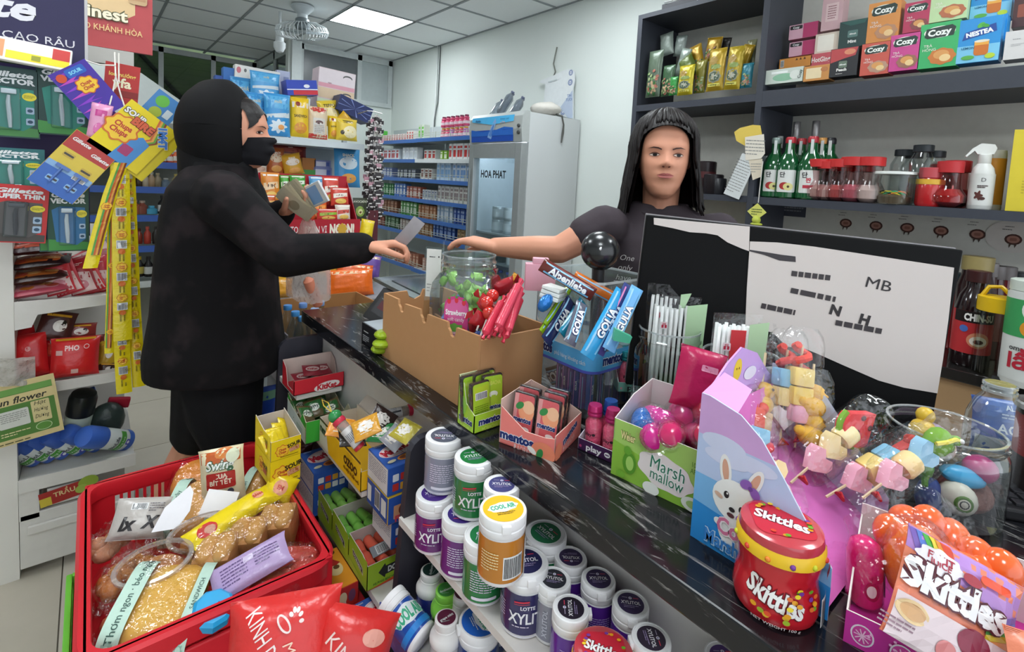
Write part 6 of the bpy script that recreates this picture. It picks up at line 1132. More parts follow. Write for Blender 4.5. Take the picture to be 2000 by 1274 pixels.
p=PY(58,103,2.12);t=thing('razor_tray','yellow and white razor pack lying under the header','razor pack',p,(R(-28),R(4),0));obj('card',B().box(-.10,0,-.04,.095,.012,.04,ch=.004),M('#e6e2d8',.3),t,None);a=Art();a.rect(.02,-.018,.14,.028,'#e0c81e');a.rect(.07,.012,.04,.04,'#b8302c');a.rect(-.07,.0,.03,.06,'#d88a5a');a.rect(.015,-.018,.02,.018,'#8a8a1a');a.build('card_print',t,plane((0,0,0),(1,0,0),(0,0,1)))
p=PY(146,326,2.02);t=thing('razor_card','yellow and blue razor card hanging tilted in front of the board','razor pack',p,(0,R(36),0));obj('card',B().box(-.062,0,-.095,.062,.0015,.095),M('#d8b83c',.4),t,None)
a=Art();a.rect(0,.062,.122,.064,'#b8403c');a.rect(0,-.055,.122,.08,'#3f6ab8');a.poly([(-.06,-.03),(.06,-.03),(.06,-.01),(-.06,.0)],'#8ab0d8');a.rect(0,.012,.122,.05,'#dcc04a');a.text('Gillette',-.028,.07,.011,'#f0ece8',.03,shear=.2,w=.05);a.text('Gillette',.034,.055,.011,'#f0ece8',.03,shear=.2,w=.05)
for x,y in((-.03,.02),(.03,.0),(-.02,-.06),(.03,-.06)):a.rr(x,y,.03,.016,.003,'#c8a84a' if y>-.03 else '#8ab4e0');a.rr(x,y,.026,.006,.002,'#4a4440')
a.bars(.03,-.028,.03,.01);a.build('card_print',t,plane((0,0,0),(1,0,0),(0,0,1)))
for k in(-.02,.03):obj('razor',B().tube([(k,-.004,-.07),(k,-.004,-.02)],.004,6).box(k-.018,-.008,-.022,k+.018,-.001,-.012),M('#5a78b8',.3),t)
for i,(x0,y0_,x1,y1_)in enumerate([(224,102,226,150),(226,150,214,205),(226,150,248,222),(232,104,232,160),(165,118,226,128)]):
 A_,B__=PY(x0,y0_,2.06),PY(x1,y1_,2.03);m_=(A_+B__)/2+V((0,0,-.006));tag(obj('white_string',B().tube([A_,m_,B__],.0022,6),M('#e4dfd6',.7),None),['white string tied to the sign rail','white string holding the purple cards','white string holding the yellow card','second white string beside the knot','white string stretched level below the header'][i],'string')
def hangcard(name,label,px,py,Y,w,h,roll,col,fn,cat='candy card',yaw=0):
 t=thing(name,label,cat,PY(px,py,Y),(0,R(roll),R(yaw)));obj('card',B().box(-w/2,0,-h/2,w/2,.002,h/2),M(col,.4),t,None);a=Art();fn(a,w,h);a.build('card_print',t,plane((0,0,0),(1,0,0),(0,0,1)));return t
def purp(a,w,h):
 a.rect(0,0,w,h,'#4a30a0')
 for i in range(7):a.poly([(-w*.5,h*(.4-.14*i)),(w*.1,h*(.46-.14*i)),(-w*.1,h*(.4-.14*i)),(w*.2,h*(.36-.14*i))],'#c84ac0' if i%2 else '#8a3ac8')
 a.rr(w*.1,h*.38,w*.5,h*.16,.006,'#2f62c0');a.text('SOUR',w*.1,h*.38,h*.06,'#8ad8f0',.04);chupa(a,w*.1,h*.1,w*.24);a.ell(-w*.3,h*.36,w*.12,w*.12,'#d8502c')
hangcard('purple_candy_card','purple and blue candy card with flower logo hanging on the string',172,178,2.04,.105,.16,-38,'#4a30a0',purp)
hangcard('purple_candy_card','purple scrap of candy card below the blue cornered one',196,222,2.06,.07,.10,-38,'#7a3ab0',lambda a,w,h:(a.ell(0,0,w*.3,h*.2,'#d86ac8'),a.text('SOUR',0,0,.012,'#f0d8f0',.04,rot=30),a.ell(-w*.2,h*.3,w*.2,w*.2,'#5ac0e0')))
hangcard('red_snack_card','red snack pack with gold lettering behind the string',238,165,2.10,.09,.13,4,'#b8302c',lambda a,w,h:(a.text('lon nướng',0,.03,.012,'#e8c860',.03),a.text('yfa',.0,.005,.03,'#f0e4c0',.03),a.rect(0,-.03,w,.02,'#8a2420')),'snack pack')
bag('pink_candy_bag','small translucent pink candy bag hanging below the purple card','bag',PY(188,278,2.04),(0,R(8),0),.055,.12,.03,'#e8a0c4',lambda a,w,h:(a.ell(0,-.02,.014,.02,'#d86aa8'),a.rect(0,.03,.03,.02,'#c84a90')),seed=4,rough=.2)
def sourc(a,w,h):
 a.rect(0,0,w,h,'#ecd21c');
 for i,c in enumerate(['#d86a3c','#e8a84a','#6aa83c','#8a4a2a']):a.poly([(w*.10+.006*i,h*.5),(w*.10+.006*(i+1),h*.5),(w*.22+.006*(i+1),h*.12),(w*.1+.006*(i+1),-h*.02),(w*.1+.006*i,-h*.02),(w*.22+.006*i,h*.12)],c)
 a.poly([(-w*.1,-h*.5),(w*.28,-h*.5),(w*.3,h*.02),(w*.12,h*.08),(-w*.05,-h*.06)],'#4a8ac8');a.rr(w*.05,-h*.26,w*.2,h*.18,.004,'#a83a6a');chupa(a,-w*.26,-h*.0,w*.27);a.text('SOUR',-w*.24,h*.32,h*.1,'#f0ece4',.04,out='#3a2a20');a.text('BIRE',-w*.02,h*.24,h*.13,'#d8603c',.06,out='#6a2a1a');a.text('1M4T',w*.38,h*.26,h*.12,'#3f7ac8',.06,rot=-52,out='#e8e4da')
hangcard('sour_belt_card','big yellow sour belt card with flower logo hanging tilted',262,268,2.02,.155,.18,38,'#ecd21c',sourc)
hangcard('sour_belt_card','thin yellow edge of a second sour belt card below the first',300,305,2.03,.06,.17,40,'#e6cc1a',lambda a,w,h:a.rect(0,0,w*.9,h*.96,'#ecd41e'))
hangcard('blue_green_card','blue and green candy card behind the yellow sour belt card',308,222,2.08,.09,.14,36,'#4a84c0',lambda a,w,h:(a.ell(-w*.15,h*.3,w*.22,w*.22,'#6ab84a'),a.rr(w*.25,h*.1,.02,.03,.002,'#c9d4dc'),a.ell(-w*.1,-h*.0,w*.2,w*.2,'#a8b83c')))
def belt(label,pts,w,Y,fn=0,seed=1):
 P=[PY(x,y,Y+.01*sin(i))for i,(x,y)in enumerate(pts)];n=len(P)-1;t=thing('candy_belt',label,'candy belt',P[0]);o0=P[0]
 def at(j):k=min(n-1,int(j*n));f=j*n-k;return P[k]+(P[k+1]-P[k])*f-o0
 fnp=lambda i,j,d=0:tuple(at(j)+V(((i-.5)*w,-.004*sin(pi*i)-d+.002*noise.noise((i*4,j*30,seed)),0)))
 b=B();b.smooth=True;b.surf(lambda i,j:fnp(i,j),4,40).surf(lambda i,j:(lambda q:(q[0],q[1]+.005+.008*sin(pi*i),q[2]))(fnp(1-i,j)),4,40);obj('wrapper',b,M('#ead31c',.22,bump=.15,scale=90),t,True)
 L=sum((P[i+1]-P[i]).length for i in range(n));a=Art();k=0
 for y in range(int(L/.1)):
  yy=L/2-.05-y*.1
  if fn==1:
   for q,c in enumerate(['#5aa048','#c8602c','#e8a04a','#8a4a2a']):a.poly([(-w*.3+q*w*.14+w*.12*sin(yy*60+z*.0),yy+z)for z in(-.05,.05)]+[(-w*.3+(q+1)*w*.14+w*.12*sin(yy*60),yy+z)for z in(.05,-.05)],c)
   if y%2:chupa(a,0,yy,w*.34)
  else:
   chupa(a,0,yy+.03,w*.26,0);a.bars(0,yy,w*.5,.022);a.ell(0,yy-.022,w*.2,w*.18,'#d8702c');a.lines(0,yy-.04,w*.5,.02,2,'#8a7a14',rot=90);a.lines(w*.3,yy,.016,w*.2,2,'#8a7a14')
 a.build('wrapper_print',t,lambda u,v,d:fnp(u/w+.5,min(1,max(0,.5-v/L)),d+.0012),curve=-.012);return t
belt('short yellow candy belt with rainbow stripes curling left',[(238,318),(215,380),(195,450),(176,524)],.036,2.02,1)
belt('long striped yellow candy belt at the left of the hanging bunch',[(226,318),(220,420),(218,560),(214,690)],.026,2.06,1,2)
belt('long yellow candy belt with barcodes in the middle of the bunch',[(234,318),(237,440),(238,560),(240,665)],.048,2.03,0,3)
belt('yellow candy belt reaching lowest under the middle one',[(238,640),(239,700),(243,768)],.042,2.05,0,4)
belt('long yellow candy belt at the right of the bunch',[(250,318),(255,440),(262,600),(272,755)],.036,2.07,0,5)
def lying(label,px,py,Y,w,t_,d,col,top,rz=0,grp=None):
 p=PY(px,py,Y);t=thing('snack_pack',label,'snack pack',p,(R(6),R(-6),R(rz)),grp);z_=bagz(w,d,t_,int(px));b=B();b.smooth=True;b.surf(lambda i,j:((i-.5)*w,(j-.5)*d,z_(i-.5,j-.5)+t_*.5),12,10).surf(lambda i,j:((.5-i)*w,(j-.5)*d,-z_(.5-i,j-.5)+t_*.5),12,10);obj('pouch',b,M(col,.3,bump=.2),t,True)
 a=Art();a.rr(0,-d*.1,w*.7,d*.6,.01,top);[a.ell(rnd.uniform(-w*.3,w*.3),rnd.uniform(-d*.3,d*.1),.018,.012,c)for c in('#c8702c','#b85a3c','#d89a5a','#a8402c')for _ in range(2)];a.build('pack_print',t,lambda u,v,dd:(u,v,max(0,z_(u/w,v/d))+t_*.5+dd),curve=-.02);return t
for i,(py,l)in enumerate([(492,'top dark red noodle pack in the stack on the first tier'),(520,'second dark red noodle pack in the stack on the first tier'),(547,'third dark red noodle pack in the stack on the first tier'),(572,'pink edged pack at the bottom of the stack on the first tier')]):lying(l,72+(8 if i==1 else 0),py,2.33,.16,.035,.13,['#3a1c1e','#2e1a1c','#3a201c','#b8485a'][i],['#b8543c','#c8602c','#b8642c','#d88a94'][i],4*i-6)
redw=lambda a,w,h:(a.poly([(-w*.45,-h*.45),(w*.45,-h*.45),(w*.4,h*.05),(-w*.4,h*.15)],'#e4c4c0'),a.ell(0,-h*.25,w*.25,h*.12,'#c8707a'),a.lines(0,h*.3,w*.5,h*.08,2,'#f0d8d4'))
for i,(px,py,rl,c,l)in enumerate([(122,574,-14,'#c8303c','red and white pouch leftmost in the leaning row'),(140,574,-20,'#c42c3a','red and white pouch second in the leaning row'),(168,574,-16,'#a8242e','dark red pouch third in the leaning row'),(186,572,-22,'#d02c30','bright red pouch fourth in the leaning row'),(205,570,-14,'#c43442','red and white pouch rightmost in the leaning row')]):bag('snack_pouch',l,'pouch',PY(px,py,2.31+.015*i),(R(-14),R(rl),R(-8)),.08,.135,.03,c,redw,seed=i+80)
for i,(px,py,c,l)in enumerate([(150,505,'#b8303a','flat red pouch lying across the leaning row'),(205,492,'#8a8a90','silver snack pack above the leaning row at the back'),(80,478,'#9a3a34','dull red pack at the top back of the first tier')]):bag('snack_pouch',l,'pouch',PY(px,py+18,2.42),(R(-30),R(60 if i==0 else 10),0),.09,.12,.03,c,redw,seed=i+90)
for i,(px,py,w,h,c,rl,l)in enumerate([(56,735,.11,.14,'#cc2024',-6,'red pouch leaning at the far left of the second tier'),(82,738,.09,.12,'#c81c22',-14,'second red pouch beside the far left one'),(54,705,.10,.11,'#b81a20',-20,'red pouch lying on top of the left pair')]):bag('snack_pouch',l,'pouch',PY(px,py,2.29+.02*i),(R(-14),R(rl),R(-10)),w,h,.05,c,lambda a,w,h:(a.ell(.01,.02,.008,.008,'#e8a0a0'),a.text('o',.01,.02,.008,'#c82024',.03)),seed=i+95)
bag('pho_pouch','big red pouch with white lettering on the second tier','pouch',PY(145,735,2.27),(R(-8),R(3),0),.135,.135,.07,'#d02426',lambda a,w,h:(a.text('PHO',-.01,.035,.017,'#f0d0cc',.03,w=.04),a.ell(.03,.037,.008,.008,'#f0d0cc'),a.ell(.03,.037,.006,.006,'#d02426'),a.rect(-.045,.02,.018,.016,'#d8a8a4'),a.rect(.0,-.045,.02,.015,'#e0b0a8'),a.rect(-.0,h*.46,w*.8,.006,'#e0a02c')),seed=99)
for i,(px,py,w,h,c,l)in enumerate([(165,690,.12,.06,'#7a2a26','brown and red snack pack above the big red pouch'),(150,665,.11,.06,'#8a2f2a','cow patterned chocolate snack pack on the second tier'),(205,715,.06,.09,'#c8a02c','gold label pack at the right of the big red pouch'),(205,735,.06,.05,'#4a2a20','dark sachet heap at the right end of the second tier'),(100,665,.10,.10,'#4a2420','dark brown packs in the shade of the second tier'),(130,700,.13,.04,'#b83a2a','flat red pack with yellow rim behind the big red pouch')]):bag('snack_pouch',l,'pouch',PY(px,py,2.36-.01*i),(R(-16),R(4*i),0),w,h,.03,c,lambda a,w,h:(a.ell(w*.1,0,w*.2,h*.2,'#e8e0d8'),a.ell(w*.2,h*.1,w*.06,h*.1,'#1c1616'),a.rect(0,h*.35,w*.7,h*.08,'#d8a02c')),seed=i+104)
t=hangcard('seed_packet','cream sunflower seed packet hanging on the white post',46,803,2.18,.17,.20,-7,'#d0bd86',lambda a,w,h:(a.rr(0,0,w*.9,h*.82,.004,'#4f7a34'),a.rect(0,h*.36,w*.9,h*.1,'#6a9a4a'),a.rect(0,h*.22,w*.94,h*.16,'#d0bd86'),a.text('Sun flower',-.005,h*.215,.021,'#2a2a20',.02,shear=.25,w=w*.78),a.rr(w*.24,-h*.06,w*.26,h*.36,.003,'#cfc08a'),a.text('Hạt',w*.24,.016,.013,'#2a2a20',.0,shear=.3),a.text('Hướng',w*.24,-.006,.013,'#2a2a20',.0,shear=.3,w=.034),a.text('Dương',w*.24,-.028,.013,'#2a2a20',.0,shear=.3,w=.034),a.rr(-w*.14,-h*.08,w*.42,h*.28,.004,'#c9c9c0'),a.lines(-w*.14,-h*.05,w*.36,h*.16,5,'#8a8a84'),a.ell(w*.24,-h*.32,.02,.014,'#b9cf9a'),a.ell(w*.24,-h*.32,.018,.012,'#5a8a3a'),a.lines(-w*.15,-h*.32,w*.4,h*.08,2,'#d8cf9a'),a.lines(0,-h*.46,w*.8,h*.04,1,'#4a4a2a'),a.ell(0,h*.46,.003,.003,'#1c1c1c')),'seed packet')
t=thing('clear_goods_bag','clear silvery bag hanging above the sunflower packet','bag',PY(18,718,2.19));b=B();b.smooth=True;b.surf(lambda i,j:((i-.5)*.12,-.02*sin(pi*i)+.012*noise.noise((i*6,j*5,3)),(j-.5)*.09-.02*i),14,10);obj('film',b,GL('#c9c5bd',.9,.15,.8,'silver_film',.45),t)
def clean(label,px,py,Y,rot,body,cap,s=1.,lab='#dfe5e2',txt='BioLife',grp=None):
 q=PY(px,py-6,Y+.07);q.z=max(q.z,.36)
 t=thing('spray_bottle',label,'bottle',q,rot,grp);f=lambda P:[(r*s,z*s)for r,z in P]
 obj('bottle_body',B().lathe(f([(.028,0),(.032,.006),(.032,.10),(.031,.105)]),24),M(lab,.35),t);obj('cap',B().lathe(f([(.033,.10),(.0335,.102),(.0335,.15),(.029,.163),(.014,.168),(.0005,.168)]),24),M(cap,.3),t);obj('base_band',B().lathe(f([(.0325,.001),(.0327,.002),(.0327,.02)]),24,close=False),M(body,.35),t)
 a=Art();a.rect(0,-.012,.1,.022,'#4f9a3c');a.text(txt,0,.012,.016,'#4a4f52',.02,w=.05);a.text('Hương hoa',0,-.012,.009,'#e4f0dc',.0);a.rr(.012,-.034,.02,.018,.006,'#5a5ab0');a.ell(.012,-.034,.005,.005,'#e4e4ec');a.build('label_print',t,cyl(.0322*s,.055*s),curve=.006);return t
g='blue capped spray bottles on the third tier'
for i,(px,py,l,rz)in enumerate([(70,925,'blue capped bottle leftmost on the third tier',10),(100,918,'blue capped bottle second from the left on the third tier',0),(128,920,'blue capped bottle in the middle of the front row',-8),(160,912,'blue capped bottle fourth along the front row',0),(190,905,'blue capped bottle fifth along the front row',6),(92,885,'blue capped bottle behind the left pair',20)]):clean(l,px,py,2.29+.03*(i==5),(R(30),R(-38),R(rz-10)),'#3f62b0','#3c60b4',.92,grp=g)
clean('big blue bottle lying on top at the right of the third tier',246,892,2.27,(R(34),R(-52),R(0)),'#3f66b8','#4068c0',1.15)
clean('black bottle with pale label standing among the blue bottles',142,872,2.30,(R(12),R(10),R(0)),'#1f2422','#1a1d1c',1.25,'#b9c4b4','Black')
clean('black spray bottle lying with its round base forward',122,862,2.24,(R(-80),R(0),R(-20)),'#1c1f20','#1a1c1e',.9,'#2a302c','')
o=obj('dark_bag',B().sph((0,0,0),(.06,.05,.08),16),M('#2f3a36',.35,bump=.6,scale=25),None);place(o,PY(205,825,2.38),(.2,.3,0));tag(o,'dark green bundle behind the big blue bottle','bundle')
o=obj('red_packet',B().box(-.035,-.01,-.02,.035,.01,.02,ch=.006),M('#b02038',.3),None);place(o,PY(232,786,2.4),(.2,.2,0));tag(o,'small red packet at the right back of the third tier','packet')
o=obj('blue_packet',B().box(-.035,-.01,-.02,.035,.01,.02,ch=.006),M('#3a58a8',.3),None);place(o,PY(165,772,2.4),(.2,-.2,0));tag(o,'small blue packet under the second tier lip','packet')
NS={}
def sauce(px,py,hpx,wpx,col,cap,lab=None,group='small sauce bottles on the far shelf',label='small sauce bottle on the far blue edged shelf'):
 p=PY(px,py,4.36);Z=p.dot(_f0)*1.0;h=hpx*Z/F;r=wpx*Z/F/2
 NS[label]=NS.get(label,-1)+1;t=thing('sauce_bottle',label.replace(' on the',', '+ORD[NS[label]]+' listed by height and tint, on the')if 0 else label.replace(' on the',', '+ORD[NS[label]]+' from left, on the'),'bottle',p,0,group);obj('bottle_body',B().lathe([(r*.9,0),(r,h*.03),(r,h*.6),(r*.45,h*.78),(r*.42,h*.86)],14),M(col,.25),t);obj('cap',B().lathe([(r*.5,h*.84),(r*.52,h*.85),(r*.5,h),(.0005,h)],14),M(cap,.4),t)
 if lab:obj('label',B().lathe([(r*1.03,h*.15),(r*1.03,h*.5)],14,close=False),M(lab,.5),t)
SB_=[(300,318,[(292,22,12,'#8a6a3a','#c8a83c'),(305,24,12,'#c8b89a','#4a4a4a'),(318,24,12,'#8a4a2a','#d8d4c8'),(332,24,12,'#b84a2a','#e8e4d8'),(344,25,12,'#c8603c','#d8d0c0'),(356,24,11,'#d8c8a0','#e8e4d8'),(250,24,14,'#4a7a5a','#c8c0a0'),(265,22,14,'#7a8a9a','#c8c0a0')])]
for _,y,L in SB_:
 for px,h,w,c,cp in sorted(L):sauce(px,y,h,w,c,cp,'#d8cfc0','sauce bottles on the topmost far shelf','small pale labelled bottle on the topmost blue edged shelf')
for px,h,w,c,cp in sorted([(272,28,12,'#4a3a2a','#c8b89a'),(284,30,12,'#b8a890','#e0d8c8'),(296,30,12,'#a88a6a','#e0dcd0'),(308,28,13,'#8a7a60','#a89878'),(324,18,16,'#6a7a8a','#b8b8b0'),(344,26,14,'#a89a6a','#c8b060'),(256,26,13,'#3a3430','#8a8478')]):sauce(px,366,h,w,c,cp,None,'spice jars on the second far shelf','small glass spice jar on the second blue edged shelf')
for px,h,w,c,cp in[(262,28,20,'#b86a4a','#c8a090'),(278,26,18,'#8a4a3a','#b8a090'),(296,16,20,'#4aa0c0','#5ab0d0'),(318,36,16,'#1c1a1c','#2a2628'),(328,34,14,'#1a181a','#2a2628'),(344,22,16,'#b86a8a','#c88a9a')]:sauce(px,418,h,w,c,cp,'#d8d8d4' if h>33 else None,'jars and packs on the third far shelf','dark or coloured jar on the third blue edged shelf')
for px,h,w,c,cp in[(258,30,11,'#7a2a1c','#4a1a14'),(272,30,11,'#8a3420','#5a2018'),(288,34,12,'#b03a2a','#c85a4a'),(304,34,11,'#2a2622','#3a3632'),(316,32,11,'#2f2a28','#5a5652'),(328,30,12,'#3a3230','#8a8680'),(340,30,12,'#2a2826','#6a6660')]:sauce(px,476,h,w,c,cp,None,'dark sauce bottles on the fourth far shelf','dark sauce bottle on the fourth blue edged shelf')
for px,h,w,c,cp in[(254,36,15,'#241c16','#3a342e'),(272,40,15,'#1f1814','#c8a82c'),(290,40,15,'#1c1818','#2a2626'),(312,44,15,'#191616','#2c2a2a'),(326,42,14,'#1f1a18','#4a4642'),(340,40,14,'#1c1816','#3a3632')]:sauce(px,540,h,w,c,cp,'#b8a84a' if px==272 else('#c8c8c4' if px==290 else None),'black sauce bottles on the lowest far shelf','black sauce bottle on the lowest far shelf')
# BREAD GONDOLA GOODS
zt=1.5895
def gbag(label,x0,x1,y0,y1,dy,col,art=None,t_=.06,roll=0,seed=1,name='bread_bag',cat='bag',tilt=-5,zbase=None,film=False):
 Y=GYY+dy;p=PY((x0+x1)/2,y1,Y);q=PY(x1,y1,Y);q0=PY(x0,y1,Y);h=PY((x0+x1)/2,y0,Y).z-p.z
 if zbase:p.z=zbase
 return bag(name,label,cat,p,(R(tilt),R(roll),0),abs(q.x-q0.x),h,t_,col,art,seed=seed,film=film)
bluep=lambda a,w,h:(a.rect(0,h*.28,w*.9,h*.3,'#58a8d8'),a.poly([(-w*.45,-h*.02),(w*.45,h*.06),(w*.45,-h*.06),(-w*.45,-h*.1)],'#c9d4da'),a.ell(0,-h*.28,w*.3,h*.14,'#d8e4ec',wav=.2),a.text('milk',0,h*.3,h*.08,'#d8c890',.0,shear=.3),a.ell(w*.1,-h*.3,w*.12,h*.06,'#e8a05a'))
gbag('tall sky blue bread bag standing in front at the left of the top shelf',515,568,182,266,.06,'#3a90cc',bluep,seed=31)
gbag('sky blue bread bag behind the hooded woman on the top shelf',480,520,180,265,.10,'#3a8ac8',bluep,seed=32)
gbag('sky blue bread bag piled on top at the left',488,548,140,200,.2,'#4a9ad0',bluep,seed=33)
gbag('sky blue bread bag at the far left of the pile',450,500,150,262,.24,'#3f8cc4',bluep,seed=34)
yel=lambda a,w,h:(a.rect(0,h*.3,w*.85,h*.14,'#e8dcd0'),a.text('SANDWICH',0,h*.02,h*.07,'#4a3a1a',.03,w=w*.7),a.ell(0,-h*.28,w*.34,h*.14,'#d8903c'),a.ell(-w*.15,h*.32,w*.12,h*.06,'#8a3a2a'))
gbag('yellow sandwich bag with brown lettering beside the blue bag',566,604,190,268,.07,'#e0ba1e',yel,seed=35)
gbag('yellow bag folded on top behind the sandwich bag',560,602,168,210,.2,'#e4c01e',None,seed=36)
gbag('pale sliced loaf bag with red bottom and square label',601,640,208,272,.07,'#d8c3a6',lambda a,w,h:(a.rect(0,-h*.42,w*.96,h*.14,'#c03a34'),a.rr(0,-h*.12,w*.62,h*.5,.004,'#cfcac4'),a.ell(0,h*.0,w*.2,h*.06,'#5a3a3a'),a.lines(0,-h*.2,w*.5,h*.25,5,'#8a8480'),a.ell(0,h*.4,w*.36,h*.08,'#c03a34',wav=.2)),seed=37)
gbag('yellow milk bread bag leaning on the pile at the right',626,668,196,246,.18,'#e0c23a',lambda a,w,h:(a.ell(0,-h*.1,w*.34,h*.3,'#e8d8a8'),a.text('TEPPO',0,h*.28,h*.12,'#4a3a1a',.03),a.ell(-w*.3,-h*.1,w*.08,h*.08,'#33281a')),seed=38,roll=-10)
gbag('narrow yellow bread bag beside the red bottomed loaf',640,660,226,272,.09,'#e2bc1c',yel,seed=39)
gbag('yellow milk bread bag at the right end of the top shelf',656,698,232,275,.06,'#e0c03c',lambda a,w,h:(a.ell(w*.1,-h*.12,w*.34,h*.28,'#efe2b8'),a.text('TEPPO',0,h*.34,h*.12,'#4a3a1a',.03),a.ell(-w*.28,-h*.16,w*.09,h*.1,'#33281a')),seed=40)
gbag('small dark yellow packet lying on the bread bags',650,680,218,245,.1,'#c89a1e',None,.03,40,41,'bread_packet','packet')
gbag('small yellow packet with bee like print high on the pile',646,668,185,204,.2,'#d8b42a',None,.03,10,42,'bread_packet','packet',zbase=1.72)
def gbox(label,x0,x1,y0,y1,dy,d,col,front=None,roll=0,rz=0,name='carton_box'):
 Y=GYY+dy;p=PY(x0,y1,Y);q=PY(x1,y1,Y);h=PY(x0,y0,Y).z-p.z;return carton(name,label,'box',p,(0,R(roll),R(rz)),abs(q.x-p.x),d,h,col,front)
gbox('blue and red packet lying on top of the yellow bags',562,622,156,186,.16,.10,'#2f48b0',lambda a,w,h:(a.rect(w*.1,-h*.32,w*.8,h*.3,'#c8303c'),a.rect(0,-h*.12,w,h*.06,'#e8e8ec'),a.ell(w*.15,h*.1,w*.1,h*.12,'#e8ecf2')),-8)
gbox('large pink and white box standing at the back right of the top shelf',618,690,128,205,.26,.12,'#d8c4c8',lambda a,w,h:(a.rect(0,h*.3,w*.98,h*.36,'#ddd2d6'),a.rect(0,h*.06,w*.98,h*.1,'#d89aa8'),a.rect(0,-h*.14,w*.98,h*.26,'#d8bfa0'),a.ell(w*.28,h*.34,w*.13,h*.07,'#5a5a58'),a.ell(w*.28,h*.31,w*.12,h*.06,'#ddd2d6'),a.ell(w*.28,-h*.12,w*.13,h*.06,'#5a5a58'),a.ell(w*.28,-h*.15,w*.12,h*.05,'#d8bfa0'),a.text('eye',-w*.2,h*.14,h*.05,'#9a5a6a',.0),a.rect(0,-h*.4,w*.98,h*.2,'#cfe0c0')),3)
gbox('dark navy glossy box tilted on the right end of the pile',656,724,180,212,.14,.12,'#26305e',lambda a,w,h:[a.poly([(0,0),(w*.5*cos(k),h*.5*sin(k)*1.0),(w*.5*cos(k+.09),h*.5*sin(k+.09))],'#7a88c0')for k in(0,.5,1.1,1.9,2.6,3.3,4.0,4.9,5.6)],18)
gbox('white printed box standing highest at the left of the top shelf',457,545,124,176,.3,.06,'#dcdad4',lambda a,w,h:(a.ell(-w*.42,h*.3,w*.05,h*.12,'#c8707a'),[a.ell(w*(-.28+.14*i),h*(.25 if i%2 else .32),w*.03,h*.07,'#6a6a68')for i in range(6)],a.text('STARDOG',w*.1,-h*.1,h*.13,'#4a5a7a',.03,rot=180),a.rect(0,h*.05,w*.4,h*.3,'#e8e6e0')),2)
gbox('blue box edge left of the white printed box',436,460,130,180,.32,.06,'#2f6ab0',None)
gbox('small dark blue box at the far left end of the top shelf',420,446,146,190,.33,.06,'#2a4f98',lambda a,w,h:a.lines(0,h*.2,w*.7,h*.2,1,'#c8d4e4'))
gbox('pale lilac carton behind the white printed box',540,566,136,182,.34,.04,'#aab0c8',lambda a,w,h:a.rr(w*.2,h*.1,w*.4,h*.3,.002,'#7a84a8'))
gbox('blue tissue packet under the white printed box',440,512,158,200,.26,.05,'#3550b8',lambda a,w,h:a.ell(w*.3,0,w*.3,h*.3,'#d8dce8'))
gbox('white price tag stand at the right of the bread bags',672,690,196,232,.2,.03,'#e4e2dc',lambda a,w,h:a.rr(0,0,w*.5,h*.3,.002,'#5a5a5a'))
org=lambda c:(lambda a,w,h:(a.ell(0,h*.1,w*.36,h*.16,c),a.text('SNACK',0,h*.3,h*.07,'#f0e8d8',.04),a.ell(0,-h*.28,w*.3,h*.12,'#e8a85a')))
for i,(x0,x1,y0,y1,dy,c,ac,l)in enumerate([(520,556,288,342,.12,'#b8602c','#d8c0a0','orange and red snack bag hanging left under the top shelf'),(556,596,300,342,.1,'#d8a028','#efe0d0','yellow snack bag tilted under the top shelf'),(530,600,283,310,.25,'#7a201c','#a84a3a','dark red packs in the shade below the top shelf'),(652,704,288,366,.1,'#3f94cc','#d8e4ec','sky blue bread bag on the middle shelf at the right'),(490,522,318,350,.1,'#d8d0c4','#c8a08a','white packet behind the woman on the middle shelf')]):gbag(l,x0,x1,y0,y1,dy,c,org(ac),seed=110+i,roll=(-14 if i==1 else 0))
gbox('orange and green box on the middle shelf',590,616,308,345,.2,.1,'#b8742c',lambda a,w,h:a.rect(0,-h*.3,w,h*.35,'#4a9a4a'))
for i,(x0,x1,y0,y1)in enumerate([(612,648,326,346),(614,646,312,327)]):gbox(['violet and white box lower one on the middle shelf','violet and white box upper one on the middle shelf'][i],x0,x1,y0,y1,.2,.1,'#8a90c0',lambda a,w,h:(a.rect(-w*.1,0,w*.6,h*.6,'#d8d8e4'),a.rr(w*.3,0,w*.2,h*.5,.002,'#5a6ab0')))
RY=2.62;ra,rb=PY(540,470,RY),PY(702,468,RY);rt=PY(702,428,RY).z;rb0=PY(505,340,RY+.12);rb1=PY(682,345,RY+.12)
t=thing('snack_display','red cardboard snack display with white lettering on its lip','display box',(ra.x-.05,RY,ra.z));RW=rb.x-ra.x+.05;RH=rt-ra.z;REDC=M('#b02030',.45)
obj('front_lip',B().box(0,-.004,0,RW,0,RH),REDC,t,None);obj('tray_floor',B().box(0,.0005,0,RW,.15,.004),REDC,t,None);obj('back_panel',B().box(.0,.15,0,RW-.02,.154,rb1.z-ra.z),REDC,t,None)
obj('side_panel',B().add([(0,0,0),(0,.15,0),(0,.15,.30),(0,.0,RH),(.003,0,0),(.003,.15,0),(.003,.15,.30),(.003,.0,RH)],[(0,1,2,3),(7,6,5,4),(3,2,6,7)]),REDC,t,None);obj('side_panel',B().add([(RW-.02,0,0),(RW-.02,.15,0),(RW-.02,.15,.30),(RW-.02,.0,RH),(RW-.017,0,0),(RW-.017,.15,0),(RW-.017,.15,.30),(RW-.017,.0,RH)],[(0,1,2,3),(7,6,5,4),(3,2,6,7)]),REDC,t,None)
